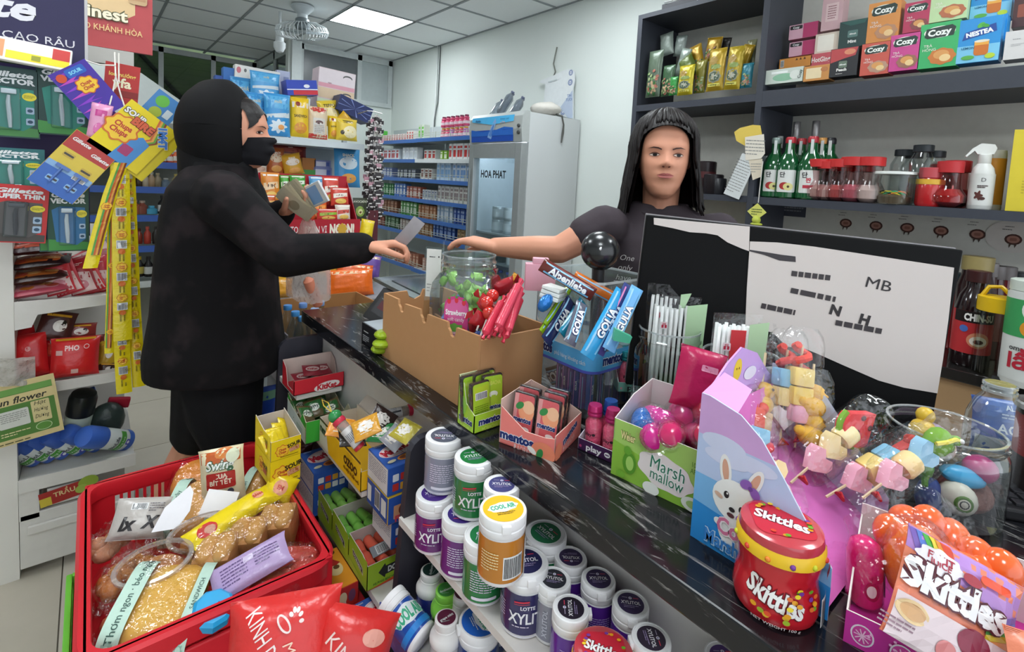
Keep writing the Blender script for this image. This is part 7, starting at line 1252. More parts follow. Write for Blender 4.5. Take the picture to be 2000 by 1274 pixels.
a=Art();a.text('TRÒN VỊ',-.01,.0,RH*.34,'#f0e8e4',.01,w=RW*.24);a.text('VỊ TO',-RW*.28,0,RH*.34,'#f0e8e4',.01,w=RW*.15);a.text('NGON!',RW*.27,.0,RH*.5,'#f4ecda',.06,w=RW*.28);a.ell(RW*.27,0,RH*.24,RH*.28,'#d8a83c',wav=.1);a.rr(-RW*.44,0,RW*.16,RH*.5,.008,'#d88a9a');a.text('Kinh',-RW*.44,0,RH*.26,'#f4ecea',.03)
a.build('lip_print',t,plane((RW/2+.01,-.004,RH/2),(1,0,0),(0,0,1)))
chips=lambda c,tx:(lambda a,w,h:(a.poly([(-w*.4,-h*.1),(w*.4,h*.0),(w*.4,h*.2),(-w*.4,h*.14)],c),a.text(tx,0,h*.06,h*.09,'#4a2a14',.05),a.ell(0,-h*.26,w*.32,h*.14,'#e8c060'),a.rect(0,h*.4,w*.8,h*.06,'#f0e8e0')))
def tbag(label,x0,x1,y0,y1,dy,c,ac,tx,roll=0,seed=1):
 Y=RY+dy;p=PY((x0+x1)/2,y1,Y);w_=abs(PY(x1,y1,Y).x-PY(x0,y1,Y).x);h_=PY((x0+x1)/2,y0,Y).z-p.z;bag('chips_bag',label,'bag',p,(R(-10),R(roll),0),w_,h_,.04,c,chips(ac,tx),seed=seed)
for i,a_ in enumerate([('orange chips bag at the left of the red display',510,548,336,398,.1,'#d8842c','#e8c8a0','MIN'),('green chips bag left of centre in the red display',546,566,342,382,.12,'#4fa83c','#e8ece0','MIL'),('green chips bag in the centre of the red display',566,598,342,378,.11,'#3f9a34','#e0e8d8','SNACK'),('blue chips bag right of centre in the red display',604,632,344,384,.11,'#5a9ac8','#d8e4ee','MIL'),('red and white chips bag at the right of the red display',630,664,345,400,.1,'#d04a3c','#efe4d4','PHO'),('red and white chips bag in front of the right hand one',646,682,366,402,.05,'#cc402f','#f0e6d8','PHO'),('dark orange chips bag low at the left of the red display',506,540,380,420,.06,'#c85a2a','#e8b870','MI'),('orange packet behind the phone in the red display',608,640,388,430,.05,'#d8582c','#e89a4a','MI'),('red and green packet at the front of the red display',618,662,408,432,.02,'#c8342c','#8ab83c','MIN'),('white and red packet at the front right of the red display',655,685,400,432,.02,'#dcd0c4','#c84a3c','SP')]):tbag(*a_[:9],seed=130+i)
bag('avocado_pack','dark packet with green avocado print on the shelf upright','packet',PY(702,432,2.72),(0,0,0),.085,.13,.012,'#3a3f30',lambda a,w,h:(a.ell(0,-.01,.026,.03,'#8aa84a',rot=20),a.ell(.002,-.012,.014,.016,'#d8d8a0'),a.ell(.002,-.014,.007,.008,'#6a4a2a'),a.text('AVOCADO',0,.045,.012,'#d8dcc8',.02)),seed=150)
for i,a_ in enumerate([('yellow bag with red stripe beside the display lip',700,726,428,468,2.6,'#e8cc1e',12),('orange glossy bag lying near the shop scale',640,730,526,578,2.25,'#e86a1c',0),('second orange bag behind the glossy orange one',655,725,515,560,2.35,'#d85a1a',8),('purple snack bag by the orange bag',700,740,498,545,2.4,'#6a4a9a',10),('dark violet packet above the purple snack bag',705,735,482,515,2.45,'#3a2a4a',-10),('yellow brown packet under the woman sleeve',530,572,545,582,2.3,'#d8982c',0),('mustard packet under the display lip',620,655,515,540,2.4,'#cfa02c',20),('yellow packet low beside the yellow brown one',528,560,520,560,2.4,'#d8a830',4)]):
 l,x0,x1,y0,y1,Y,c,rl=a_;p=PY((x0+x1)/2,y1,Y);bag('snack_bag',l,'bag',p,(R(-14),R(rl),R(-8)),abs(PY(x1,y1,Y).x-PY(x0,y1,Y).x),PY(x0,y0,Y).z-PY(x0,y1,Y).z,.06,c,lambda a,w,h:a.rect(0,h*.38,w*.8,h*.1,'#e8c8a0'),seed=160+i,wr=.005)
z0=PY(685,578,2.25).z;tag(obj('goods_table',B().box(.62,2.17,z0-.03,1.25,2.5,z0-.004,ch=.003).box(.64,2.2,0,.68,2.46,z0-.03).box(1.19,2.2,0,1.23,2.46,z0-.03),M('#8d8f94',.5),None,None),'low grey table of bright snack bags behind the counter end','table')
p0,p1=PY(540,500,2.62),PY(600,470,2.62);carton('yellow_box','yellow box under the red snack display','box',(p0.x,2.62,p0.z-.02),0,p1.x-p0.x,.12,.09,'#d8a02c',None)
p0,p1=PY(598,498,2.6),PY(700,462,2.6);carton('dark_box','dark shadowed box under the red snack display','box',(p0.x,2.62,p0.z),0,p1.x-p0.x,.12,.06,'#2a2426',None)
k0=PY(536,655,1.98);k1=PY(730,640,1.98);t=thing('bottle_case','open cardboard case of water bottles behind the counter end','box',(k0.x+.01,1.86,.62));kw=.38;kd=.3;kh=PY(735,572,2.1).z-.62
CB2=M('#a9794c',.7,scale=30,amt=.1)
obj('case_wall',B().box(0,0,0,.005,kd,kh-.06),M('#8f8a90',.6),t,None);obj('case_wall',B().box(.0051,kd-.005,0,kw,kd,kh),CB2,t,None);obj('case_wall',B().box(.0051,0,0,kw,.005,kh-.09),M('#8f8a90',.6),t,None);obj('case_wall',B().box(kw-.005,.0051,0,kw,kd-.0051,kh),CB2,t,None);obj('case_floor',B().box(.0051,.0051,0,kw-.0051,kd-.0051,.005),CB2,t,None)
tag(obj('case_stand',B().box(k0.x+.02,1.87,0,k0.x+.38,2.15,.615,ch=.004),M('#77777c',.6),None,None),'grey crate under the case of water bottles','crate')
for i,(px,py,c)in enumerate([(562,596,'#4a90d0'),(592,592,'#7aa0d8'),(626,588,'#8aacdc'),(577,608,'#4a98d8'),(590,618,'#5aa4e0'),(615,602,'#9ab8dc')]):
 p=PY(px,py,1.95+.05*(i<3));bottle('water_bottle',['blue capped water bottle at the back left of the case','pale blue capped water bottle at the back of the case','pale blue capped water bottle at the back right of the case','blue capped water bottle at the front left of the case','blue capped water bottle nearest the counter corner','faded capped water bottle beside the counter end'][i],'bottle',(p.x,p.y,p.z-.19),[(.028,0),(.03,.01),(.03,.12),(.014,.165),(.013,.175)],GL('#e4f0f8',.6,.04),cap=(.0155,.172,.19),capcol=c)
grp='hanging strips of black packets'
for i in range(14):
 px=708+(i%7)*7.5;Y=2.78-.03*(i//7);A_=PY(px-(px-735)*.5,222+abs(px-735)*.5,Y);C_=PY(px+(px-735)*.1,420+8*(i%3),Y-.02)
 t=thing('packet_strip','hanging strip of black and white packets, '+ORD[i%7]+' from left in the '+['rear','front'][i//7]+' row','packet strip',A_,(0,0,R((i*37)%70-35)),grp);d=C_-A_;n=11
 me=bpy.data.meshes.get('strip_packet')or mesh_of('strip_packet',B().box(-.017,-.003,-.013,.017,.003,.012,ch=.002),[M('#2c2628',.25)])
 m2=bpy.data.meshes.get('strip_packet_pink')or mesh_of('strip_packet_pink',B().box(-.017,-.003,-.013,.017,.003,.012,ch=.002),[M('#b88a98',.25)])
 m3=bpy.data.meshes.get('strip_packet_pale')or mesh_of('strip_packet_pale',B().box(-.014,-.0036,-.003,.014,.0036,.004),[M('#d8d4d2',.3)])
 for k in range(n):
  o=link('packet',m2 if(k+i*3)%7>5 else me,t);o.location=(d.x*k/n*.4,d.y*k/n*.2,d.z*(k+.5)/n);q=link('seal',m3,o);q.location=(0,0,-.012)
 obj('strip_tape',B().box(-.004,.0031,d.z,.004,.004,0),M('#c9c4c0',.3),t,None)
t=thing('pink_card_strip','dark red card hanging under the packet strips','card',PY(728,455,2.74));obj('card',B().box(-.03,0,-.09,.03,.002,.13),M('#5a2830',.4),t,None)
t=thing('strip_hook','wire hook holding the packet strips','hook',PY(730,222,2.77));obj('hook_wire',B().tube([(-.05,.1,.0),(-.04,0,.01),(0,0,.012),(.05,0,.005)],.003,6),M('#9a9a9a',.3,.8),t)
p=PY(508,858,1.86);bag('blue_bag','blue plastic sack standing by the black rack side behind the customer','bag',(p.x,1.86,.40),0,.12,PY(508,757,1.86).z-.40,.07,'#2c4fae',lambda a,w,h:(a.rect(0,h*.4,w*.8,h*.1,'#7aa88a'),a.lines(0,0,w*.5,h*.2,3,'#1f3a8a')),seed=177)
tag(obj('low_stool',B().box(p.x-.09,1.78,0,p.x+.09,1.96,.395,ch=.006),M('#4a4c52',.5),None,None),'low grey box under the blue plastic sack','box')
# DAIRY RACK, FRIDGE AND CABINET GOODS
cnt=0
DCOL=[('#e4e8e8','#c9d4dc'),('#dfe4e4','#b84a44'),('#c9d8e8','#5a84b8'),('#3f8a4a','#d8e4d4'),('#8a4a34','#d8b898'),('#4a64a8','#c8d0e0'),('#7a8a7a','#c8c8c0')]
ROWS=[[(1.28,1.02,8,.13,'#5ab84a','#e8f0e4','green and white drink carton on the top dairy shelf'),(1.0,.45,14,.075,'#e4d4cf','#d88a84','small pink and white carton on the top dairy shelf'),(.42,.3,3,.10,'#e8e2dc','#c8504a','white carton with red print on the top dairy shelf'),(.18,.08,2,.15,'#d8e0d0','#6ab84a','white and green box on the top dairy shelf'),(-.02,-.62,0,.0,'','','')],[(1.28,.6,11,.12,'#dfe5ea','#b8484a','white milk carton on the second dairy shelf'),(.5,.2,5,.13,'#e2e5e6','#c9d0d4','plain white carton on the second dairy shelf'),(.05,-.15,3,.1,'#e0e4e0','#b8403c','white carton with red badge on the second dairy shelf'),(-.25,-.36,2,.09,'#8ab83c','#e8ecd8','lime green carton on the second dairy shelf'),(-.4,-.75,6,.15,'#e6e8e8','#c83c3c','tall white carton with red label on the second dairy shelf')],[(1.28,.75,9,.11,'#7a8ab8','#d8dce8','blue grey carton on the third dairy shelf'),(.6,.2,7,.10,'#5a5f6a','#b8bcc4','dark grey carton on the third dairy shelf'),(.1,-.1,3,.11,'#e6e2dc','#7a3a2a','white carton with brown mark on the third dairy shelf'),(-.2,-.45,4,.17,'#c8dcf0','#8ab4e0','pale blue carton on the third dairy shelf'),(-.48,-.75,5,.17,'#d4e0ee','#7aa4d8','blue and white carton on the third dairy shelf')],[(1.28,.7,12,.13,'#2f7a44','#a8d0a8','green bottle shaped carton on the fourth dairy shelf'),(.66,.42,5,.14,'#5a84c8','#e0e8f4','blue striped carton on the fourth dairy shelf'),(.38,.1,5,.12,'#b86a5a','#e0c8c0','brick red carton on the fourth dairy shelf'),(.05,-.2,6,.1,'#e2e4e6','#8a94b0','low white carton on the fourth dairy shelf'),(-.24,-.75,10,.15,'#e4e2de','#9a8a8a','white carton with grey dots on the fourth dairy shelf')],[(1.28,.9,6,.12,'#7a4a34','#a87a5a','brown carton on the fifth dairy shelf'),(.88,.6,5,.13,'#8a5a44','#b88a6a','tan carton on the fifth dairy shelf'),(.5,.15,7,.14,'#5a9a54','#d0e0c8','green and white carton on the fifth dairy shelf'),(.12,-.2,6,.13,'#b87a54','#d8b090','terracotta carton on the fifth dairy shelf'),(-.24,-.5,5,.15,'#a8c0d8','#e0e8f0','silver blue carton on the fifth dairy shelf'),(-.53,-.75,5,.14,'#3a5aa8','#9ab0d8','dark blue carton on the fifth dairy shelf')],[(1.28,.9,6,.1,'#8a4a3a','#b87a6a','red brown carton on the sixth dairy shelf'),(.86,.55,5,.12,'#4a6a4a','#8aa88a','dark green carton on the sixth dairy shelf'),(.5,.2,6,.12,'#b8a8a0','#d8d0c8','beige carton on the sixth dairy shelf'),(.1,-.15,5,.12,'#a87a54','#d0b090','tan striped carton on the sixth dairy shelf'),(-.18,-.55,8,.13,'#34549a','#8aa4d4','navy carton on the sixth dairy shelf'),(-.6,-.75,3,.12,'#c8b088','#8a6a4a','sand coloured carton on the sixth dairy shelf')],[(1.2,.7,8,.11,'#9a7a64','#c8b098','brown carton on the lowest dairy shelf'),(.6,.1,9,.13,'#a86a54','#d0a890','rust carton on the lowest dairy shelf'),(.0,-.4,7,.12,'#c89a8a','#e0c8b8','pink brown carton on the lowest dairy shelf')]]
for si,row in enumerate(ROWS):
 for y0,y1_,n,h,c,c2,wd in row:
  if not n:continue
  st=(y0-y1_)/n;w_=st*.9
  b=B().box(-.035,-w_/2,0,.035,w_/2,h,ch=.002);b.mat(1).box(-.0356,-w_*.36,h*.2,-.0351,w_*.36,h*.62);b.mat(2).box(-.0356,-w_*.36,h*.72,-.0351,w_*.36,h*.86)
  me=mesh_of('milk_carton',b,[M(c,.4),M(c2,.4),M(c2,.4)])
  for i in range(n):
   o=link('milk_carton',me);o.location=(DX+.075+.006*((i*7)%3),4.4+y0-st*(i+.5),DZ[si]-.0025);o.rotation_euler=(0,0,.06*((i*5)%3-1));tag(o,wd.replace(' on the',', '+ORD[i]+' from left, on the'),'carton',wd.replace('carton','cartons').replace('box','boxes'))
for k in range(2):
 for i in range(6):
  o=bottle('yogurt_drink','small pink drink bottle, '+ORD[i]+' from left, in the '+['lower','upper'][k]+' pack beside the fridge','bottle',(DX+.09,4.4-.22-.075*i,DZ[0]+.001+.105*k),[(.026,0),(.03,.01),(.03,.05),(.022,.06),(.026,.075),(.018,.085)],M(['#c86a7a','#d85a7a','#b87ab0'][i%3]if k==0 else '#d8577c',.3),cap=(.019,.084,.1),capcol='#8a3a5a' if k else '#d8a04a',lab=(.0305,.02,.045,'#e8d0d8'),group=['pink drink bottles in the lower pack','pink drink bottles in the upper pack'][k],n=12)
fx,fy=FXX,y0 if False else 2.655
for i in range(3):
 for k in range(2):
  o=bottle('silver_tin','silver food tin, '+['lower','upper'][k]+' of the '+['right','middle','left'][i]+' stack behind the fridge lettering','tin',(FXX+.15,2.78+.14*i,1.0205+.10*k+.001),[(.05,0),(.052,.004),(.052,.094),(.05,.098)],M('#b9c0c4',.3,.5),lab=(.0525,.02,.08,'#d4dade'),group='silver tins on the upper fridge shelf',n=18)
for i,y in enumerate((3.08,2.98)):bottle('yellow_lid_bottle',['clear bottle with yellow lid nearer the door hinge','clear bottle with yellow lid beside the tins'][i],'bottle',(FXX+.13,y,.801),[(.035,0),(.037,.01),(.037,.12),(.03,.145),(.028,.15)],GL('#dfe8ea',.7,.04),cap=(.034,.148,.172),capcol='#d8b62c',n=18)
for i,(y,h)in enumerate(((2.87,.08),(2.78,.07))):bottle('small_pot',['small white pot on the fridge shelf','small white pot at the fridge corner'][i],'pot',(FXX+.13,y,.801),[(.03,0),(.034,h),(.03,h+.004)],M('#dfe3e4',.4),n=16)
for i in range(5):o=bottle('blue_pack_bottle','blue and white water bottle, '+ORD[i]+' from left, low in the fridge','bottle',(FXX+.14,3.17-.09*i,.551),[(.033,0),(.034,.12),(.02,.16),(.014,.17)],GL('#c8dcf4',.6,.04),cap=(.016,.168,.185),capcol='#3a5ab0',lab=(.0345,.04,.10,'#5a84d0'),group='water bottles low in the fridge',n=14)
T0=1.906
p=PX(955,222,FXX+.1)
for i in range(5):o=bottle('foil_bottle','clear bottle lying on top of the fridge, '+ORD[i]+' from left','bottle',(FXX+.12+.05*(i%2),3.13-.06*i,T0+.034+.05*(i in(1,2))),[(.028,-.08),(.03,-.07),(.03,.06),(.012,.09),(.012,.1)],GL('#c4ccd4',.8,.05,0,'bottle_film',.15),rot=(R(35),R(0),R(20)),group='bottles lying on top of the fridge',n=14,cap=(.014,.095,.108),capcol='#5a6078')
o=obj('cloth_bundle',B().sph((0,0,0),(.12,.11,.05),24).sph((.08,.05,.03),(.06,.06,.04),16),M('#cfcac2',.8,bump=1.0,scale=14),None);place(o,(FXX+.30,2.76,T0+.048));tag(o,'crumpled off white plastic bundle on top of the fridge','bundle')
t=thing('fridge_cable','dark knotted cable hanging down the fridge side','cable',(FXX+.36,2.652,1.905));obj('cable',B().tube([(-.03,.05,.02),(0,-.004,.0),(.02,-.005,-.06),(.015,-.006,-.12),(.005,-.006,-.19)],[.006,.006,.006,.009,.005],8),M('#5a5a56',.6),t)
pts=[(1060,218),(1065,165),(1052,160),(1058,156),(1080,148),(1095,140),(1112,134),(1122,140),(1122,158),(1119,172),(1119,232)]
t=thing('promo_board','white cut out board with blue round seals behind the fridge','sign',(XW-.05,2.6,1.9));P=[PX(x,y,XW-.05)for x,y in pts];b=B();n=len(P);o0=V((XW-.05,2.6,1.9));b.add([tuple(q-o0)for q in P]+[tuple(q-o0+V((.008,0,0)))for q in P],[tuple(range(n)),tuple(range(2*n-1,n-1,-1))]+[(i,(i+1)%n,(i+1)%n+n,i+n)for i in range(n)]);obj('board',b,M('#e4e8ea',.5),t,None)
def onb(x,y):q=PX(x,y,XW-.05);return(-(q.y-2.6),q.z-1.9)
a=Art();
for x,y,r in((1115,142,.022),(1114,161,.024),(1100,217,.03)):u,v=onb(x,y);a.ell(u,v,r,r*1.0,'#5a6ea0');a.ell(u,v,r*.82,r*.82,'#d8dee8');a.ell(u,v,r*.7,r*.7,'#5a6ea0');a.ell(u,v,r*.5,r*.5,'#e0e4ec');a.text('100%',u,v,r*.3,'#4a5e94',.03)
a.poly([onb(1095,210),onb(1119,176),onb(1119,231),onb(1110,231)],'#bcc8dc');u,v=onb(1112,192);a.text('TIN',u,v+.02,.02,'#6a80b0',.02);a.text('TƯƠI',u,v-.01,.02,'#6a80b0',.02);a.rect(*onb(1080,158),.10,.01,'#c8d0d2',rot=6)
a.build('board_print',t,plane((0,0,0),(0,-1,0),(0,0,1)))
ZU=zs2+.0;ZUL=zs2-.01;ZL=zs1
Xc=CX+.06
def cbox(label,x0,x1,y0,y1,dx,col,fn,group=None,d=.07,base=None,name='tea_box'):
 X=CX+dx;p=PX(x0,y1,X);q=PX(x1,y1,X);h=PX((x0+x1)/2,y0,X).z-p.z;z=base if base is not None else p.z;w_=p.y-q.y
 return carton(name,label,'box',(X,p.y,z),R(-90),w_,d,h,col,fn,lambda a,w,h:a.rect(0,0,w*.9,h*.9,col),None,group=group)
def cozy(c,c2,w1='TRÀ',txt='Cozy'):
 def f(a,w,h):
  a.ell(0,h*.29,w*.4,h*.13,'#e4e8dc');a.poly([(-w*.38,h*.2),(-w*.34,h*.38),(w*.3,h*.42),(w*.4,h*.36),(w*.36,h*.18),(-w*.3,h*.16)],'#2a3a34');a.text(txt,0,h*.29,h*.14,'#eef0ea',.04,w=w*.6,rot=3);a.ell(w*.12,-h*.26,w*.34,h*.18,c2,wav=.05);a.ell(w*.1,-h*.22,w*.2,h*.1,'#d89a5a');a.ell(w*.2,-h*.3,w*.14,h*.08,'#e8c890');a.text(w1,-w*.26,0,h*.06,'#e8e4dc',.0);a.text('HỒNG',-w*.22,-h*.09,h*.06,'#e8e4dc',.0)
 return f
cbox('bright green iced tea box standing in front on the upper shelf',1790,1866,45,136,.02,'#3fae68',cozy('#3fae68','#c8783c'))
cbox('pink tea box left of the bright green box',1733,1792,67,141,.02,'#c8488c',cozy('#c8488c','#9a6a58'))
cbox('coral tea box left of the pink box',1678,1734,84,149,.02,'#c85a4c',cozy('#c85a4c','#b8907a'))
cbox('orange tea box standing behind the coral box',1690,1752,4,86,.12,'#d8904a',cozy('#d8904a','#b88a6a'),base=None)
cbox('crimson tea box behind the pink box',1762,1812,4,66,.12,'#b83a5c',cozy('#b83a5c','#8a4a4a'))
cbox('pale green tea box behind the bright green box at the frame top',1813,1886,-30,46,.12,'#c0d8a4',cozy('#c0d8a4','#b86a4a'))
def nest(a,w,h):a.rect(0,-h*.3,w,h*.38,'#7ac0e0');a.poly([(-w*.4,h*.02),(-w*.34,h*.2),(w*.36,h*.34),(w*.4,h*.16)],'#274a94');a.text('NESTEA',0,h*.17,h*.1,'#eef2f6',.05,w=w*.64,rot=9);a.ell(w*.02,h*.33,w*.1,h*.05,'#5ab04a',rot=40);a.ell(w*.12,h*.31,w*.1,h*.04,'#4aa040',rot=-20);a.rr(w*.08,-h*.2,w*.34,h*.3,.01,'#c8702c');a.rect(w*.08,-h*.08,w*.34,h*.08,'#e8a84a');a.ell(w*.08,-h*.03,w*.18,h*.03,'#e0dcc8');a.ell(w*.3,-h*.38,w*.12,h*.06,'#b8cf3c');a.ell(-w*.22,-h*.38,w*.16,h*.05,'#5aa84a');a.text('LEMON',-w*.24,-h*.16,h*.05,'#2a6a8a',.02)
cbox('sky blue lemon tea box standing in front at the right of the upper shelf',1866,1948,36,126,.02,'#2f8fd0',nest)
cbox('second sky blue lemon tea box just behind the front one',1880,1958,34,118,.08,'#2a88c8',nest)
cbox('sky blue lemon tea box high at the frame top',1892,1972,-40,44,.16,'#2f8ccc',nest)
cbox('white leaning box at the right end of the upper shelf',1958,2010,60,118,.02,'#cfccca',lambda a,w,h:(a.lines(0,h*.2,w*.4,h*.06,1,'#8a8a8a'),a.lines(0,0,w*.5,h*.1,2,'#a8a8a8')))
cbox('dark brown pack above the white leaning box',1975,2010,-10,55,.14,'#4a3030',lambda a,w,h:a.rr(0,.0,w*.5,h*.4,.004,'#8a4a3a'))
cbox('black and red peach tea box',1618,1672,94,152,.02,'#2a2a2e',lambda a,w,h:(a.poly([(-w*.48,h*.48),(w*.48,h*.48),(w*.4,h*.2),(0,h*.12),(-w*.48,h*.0)],'#b8484a'),a.ell(w*.2,h*.34,w*.2,h*.1,'#d88a6a'),a.rr(-w*.02,-.01,w*.3,h*.24,.004,'#6a7a6a'),a.text('dilmah',-w*.02,-.01,h*.06,'#f0f0ec',.02),a.text('Peach',-w*.05,-h*.26,h*.1,'#e8e4e0',.04),a.lines(-w*.05,-h*.4,w*.4,h*.06,1,'#b8b4b0')))
cbox('dark teal mint tea box on top behind the peach box',1636,1690,40,96,.12,'#26403e',lambda a,w,h:(a.rr(0,0,w*.36,h*.26,.004,'#5a7a74'),a.text('dilmah',0,0,h*.06,'#f0f0ec',.02),a.text('Mint',0,-h*.28,h*.11,'#e8e8e4',.04),a.poly([(-w*.48,h*.48),(w*.48,h*.48),(w*.4,h*.34),(-w*.1,h*.3)],'#2f5a54')))
cbox('small white and green tea box lying at the left end of the upper shelf',1494,1566,134,166,.02,'#c8d0c6',lambda a,w,h:(a.ell(.0,-h*.1,w*.3,h*.26,'#8ab89a'),a.rect(-w*.12,h*.26,w*.44,h*.16,'#e8ece8'),a.ell(w*.3,0,w*.14,h*.3,'#d8dcd4'),a.text('Cozy',w*.42,0,h*.2,'#3a4a44',.02,rot=80)))
cbox('orange and brown tea box lying beside the white and green box',1568,1618,128,160,.02,'#c88a4a',lambda a,w,h:(a.rr(-w*.1,0,w*.6,h*.7,.003,'#e4d0a8'),a.ell(w*.3,h*.2,w*.14,h*.16,'#b8784a')))
cbox('orange box with triangle pattern behind the lying boxes',1521,1584,112,136,.12,'#d08a3c',lambda a,w,h:([a.poly([(w*(.0+.12*i),h*.2),(w*(.08+.12*i),h*.2),(w*(.04+.12*i),h*.44)],'#5a3a1a')for i in range(3)],a.bars(-w*.4,0,w*.1,h*.6)))
cbox('pink red ginger tea box behind the orange and brown box',1582,1622,104,130,.12,'#c85a64',lambda a,w,h:a.text('HotGing',0,0,h*.4,'#f0e0dc',.03,w=w*.9))
cbox('shiny wrapped cream box above the ginger tea box',1590,1642,64,106,.13,'#d8c8b8',lambda a,w,h:a.rr(-w*.1,0,w*.6,h*.8,.004,'#ece6da'))
cbox('pink tea box with black logo, lower of the two at the left',1540,1592,80,112,.14,'#c8829a',lambda a,w,h:(a.rect(-w*.25,0,w*.5,h*.96,'#d8a8b8'),a.rr(-w*.25,h*.3,w*.44,h*.26,.005,'#2a2426'),a.text('Cozy',-w*.25,h*.3,h*.14,'#eee',.03),a.rect(w*.25,0,w*.5,h*.96,'#b83a6a')))
cbox('pink tea box with black logo, upper of the two at the left',1540,1595,46,79,.14,'#c8829a',lambda a,w,h:(a.rect(-w*.25,0,w*.5,h*.96,'#d8a8b8'),a.rr(-w*.25,h*.3,w*.44,h*.26,.005,'#2a2426'),a.text('Cozy',-w*.25,h*.3,h*.14,'#eee',.03),a.rect(w*.25,0,w*.5,h*.96,'#b83a6a')))
cbox('pale pink wrapped box standing highest at the left of the upper shelf',1602,1642,-10,62,.13,'#c8a4a8',lambda a,w,h:(a.rect(0,h*.0,w*.6,h*.5,'#d8bcbc'),a.lines(0,0,w*.4,h*.4,6,'#8a5a60')))
def pouch(label,x0,x1,y0,y1,dx,col,fn=None,seed=1,metal=.3,roll=0):
 X=CX+dx;p=PX((x0+x1)/2,y1,X);w_=PX(x0,y1,X).y-PX(x1,y1,X).y;h=PX(x0,y0,X).z-PX(x0,y1,X).z;return bag('tea_pouch',label,'pouch',p,(R(-3),R(roll),R(-90)),w_,h,w_*.45,col,fn,seed=seed,metal=metal,rough=.3,wr=.004)
emb=lambda a,w,h:(a.ell(0,-h*.18,w*.38,h*.14,'#8a8a7a',wav=.06),a.ell(0,-h*.18,w*.32,h*.115,'#4a5a4a'),a.ell(0,-h*.18,w*.2,h*.07,'#a8a898',wav=.2),a.rr(0,-h*.37,w*.7,h*.07,.003,'#d8cf6a'),a.lines(0,-h*.37,w*.6,h*.04,1,'#3a4a2a'),a.ell(-w*.1,h*.2,w*.26,h*.1,'#a88a4a',wav=.15),a.ell(w*.05,h*.05,w*.3,h*.06,'#8a9a5a',wav=.1))
grn=lambda a,w,h:(a.ell(0,-h*.3,w*.35,h*.12,'#b89a7a',wav=.2),[a.ell(rnd.uniform(-w*.4,w*.4),rnd.uniform(-h*.45,h*.05),w*.1,h*.03,c,rot=rnd.uniform(0,90))for c in('#6a8a5a','#3a6a3a','#9aa87a','#a86a5a')for _ in range(5)])
for i,a_ in enumerate([('grey green tea pouch at the far left of the gold pouches',1260,1288,100,190,.04,'#5a6a58',grn,0),('grey topped tea pouch leaning above the left end',1290,1316,64,108,.14,'#8a948c',None,-8),('second grey topped pouch behind the leaning one',1314,1336,70,110,.16,'#7a847e',None,6),('dark green tea pouch second from the left',1290,1314,128,188,.05,'#3a5a3c',grn,0),('bright green tea pouch low at the left',1306,1322,150,186,.03,'#2f8a3c',grn,0),('yellow gold tea pouch with silver seal at the left',1322,1352,128,186,.03,'#b8a81c',emb,0),('tall gold tea pouch with silver seal in the middle',1378,1412,96,178,.03,'#a88a1e',emb,0),('tall gold tea pouch with silver seal right of the middle',1412,1444,92,175,.03,'#a8901e',emb,3),('gold tea pouch leaning at the back left',1356,1380,84,150,.14,'#a8841e',grn,-16),('gold tea pouch standing high at the back',1374,1404,74,120,.16,'#a88420',grn,5),('dull gold tea pouch between the seal pouches',1354,1376,118,182,.07,'#7a7420',grn,0),('gold tipped pouch at the back right',1436,1458,88,140,.12,'#a8881c',None,14),('blue green tea pouch at the right end',1444,1468,124,172,.04,'#2f7a8a',grn,0),('grey brown pouch at the right back corner',1455,1474,78,128,.16,'#7a7a5a',None,0),('small black clip topped pouch at the back',1404,1422,74,110,.2,'#2a2624',None,8),('grey foil pouch leaning on the dark green one',1312,1332,96,160,.1,'#7a867c',None,14),('olive pouch leaning behind the yellow gold one',1336,1368,104,150,.1,'#5a6a30',None,-30)]):
 l,x0,x1,y0,y1_,dx,c,fn,rl=a_;pouch(l,x0,x1,y0,y1_,dx,c,fn,200+i,.25 if c[1]in 'ab' else .1,rl)
t=thing('power_box','black adapter box with white cables on top of the wall cabinet','box',(CX+.02,PX(1300,16,CX).y,ztop+.0005));obj('box_body',B().box(0,-.25,0,.15,.04,.035,ch=.004),M('#2c2d34',.5),t,None);obj('cable',B().tube([(-.01,.02,.038),(.02,-.02,.05),(.01,-.06,.042),(.03,-.1,.055),(-.004,-.16,.04),(-.008,-.2,-.01)],.005,6),M('#c9cacc',.5),t)
def soju(label,px,py,dx,cap,lab=None,hp=100,txt='단',grp=None,s=1.0):
 p=PX(px,py,CX+dx);h=.285*s;r=.054*s;t=thing('green_bottle',label,'bottle',(p.x,p.y,zs1+.0005),R(-75),grp)
 obj('bottle_body',B().lathe([(r*.9,0),(r,.006),(r,h*.52),(r*.75,h*.66),(r*.4,h*.76),(r*.34,h*.93)],22),M('#11502a',.08,coat=.5),t);obj('cap',B().lathe([(r*.40,h*.9),(r*.42,h*.91),(r*.42,h*.97),(r*.36,h),(.0005,h)],16),M(cap,.35,.2),t);obj('tax_strip',B().box(-.006,-r*.52,h*.72,.006,-r*.46,h*.95),M('#c9d0cc',.5),t,None)
 if lab:
  a=Art();a.rr(0,0,r*1.5,h*.36,.006,'#d8d8d4');a.text(txt,-r*.3,h*.1,h*.07,'#2a2a2a',.03);(a.text('짠',-r*.0,h*.02,h*.06,'#c03a4a',.03),a.rect(0,-h*.08,r*.8,h*.05,'#b83a4a'))if lab==2 else(a.ell(-r*.1,-h*.08,r*.4,h*.06,'#a83434'),a.ell(r*.2,-h*.09,r*.38,h*.06,'#d8cf8a'),a.ell(r*.2,-h*.09,r*.1,h*.02,'#4a3a2a'));a.build('label_print',t,cyl(r*1.005,h*.28),curve=.008)
 return t
soju('green bottle with apple label in front at the left',1535,384,.05,'#b02a34',1)
soju('green bottle with red and white label right of the apple bottle',1578,387,.05,'#a82a34',2)
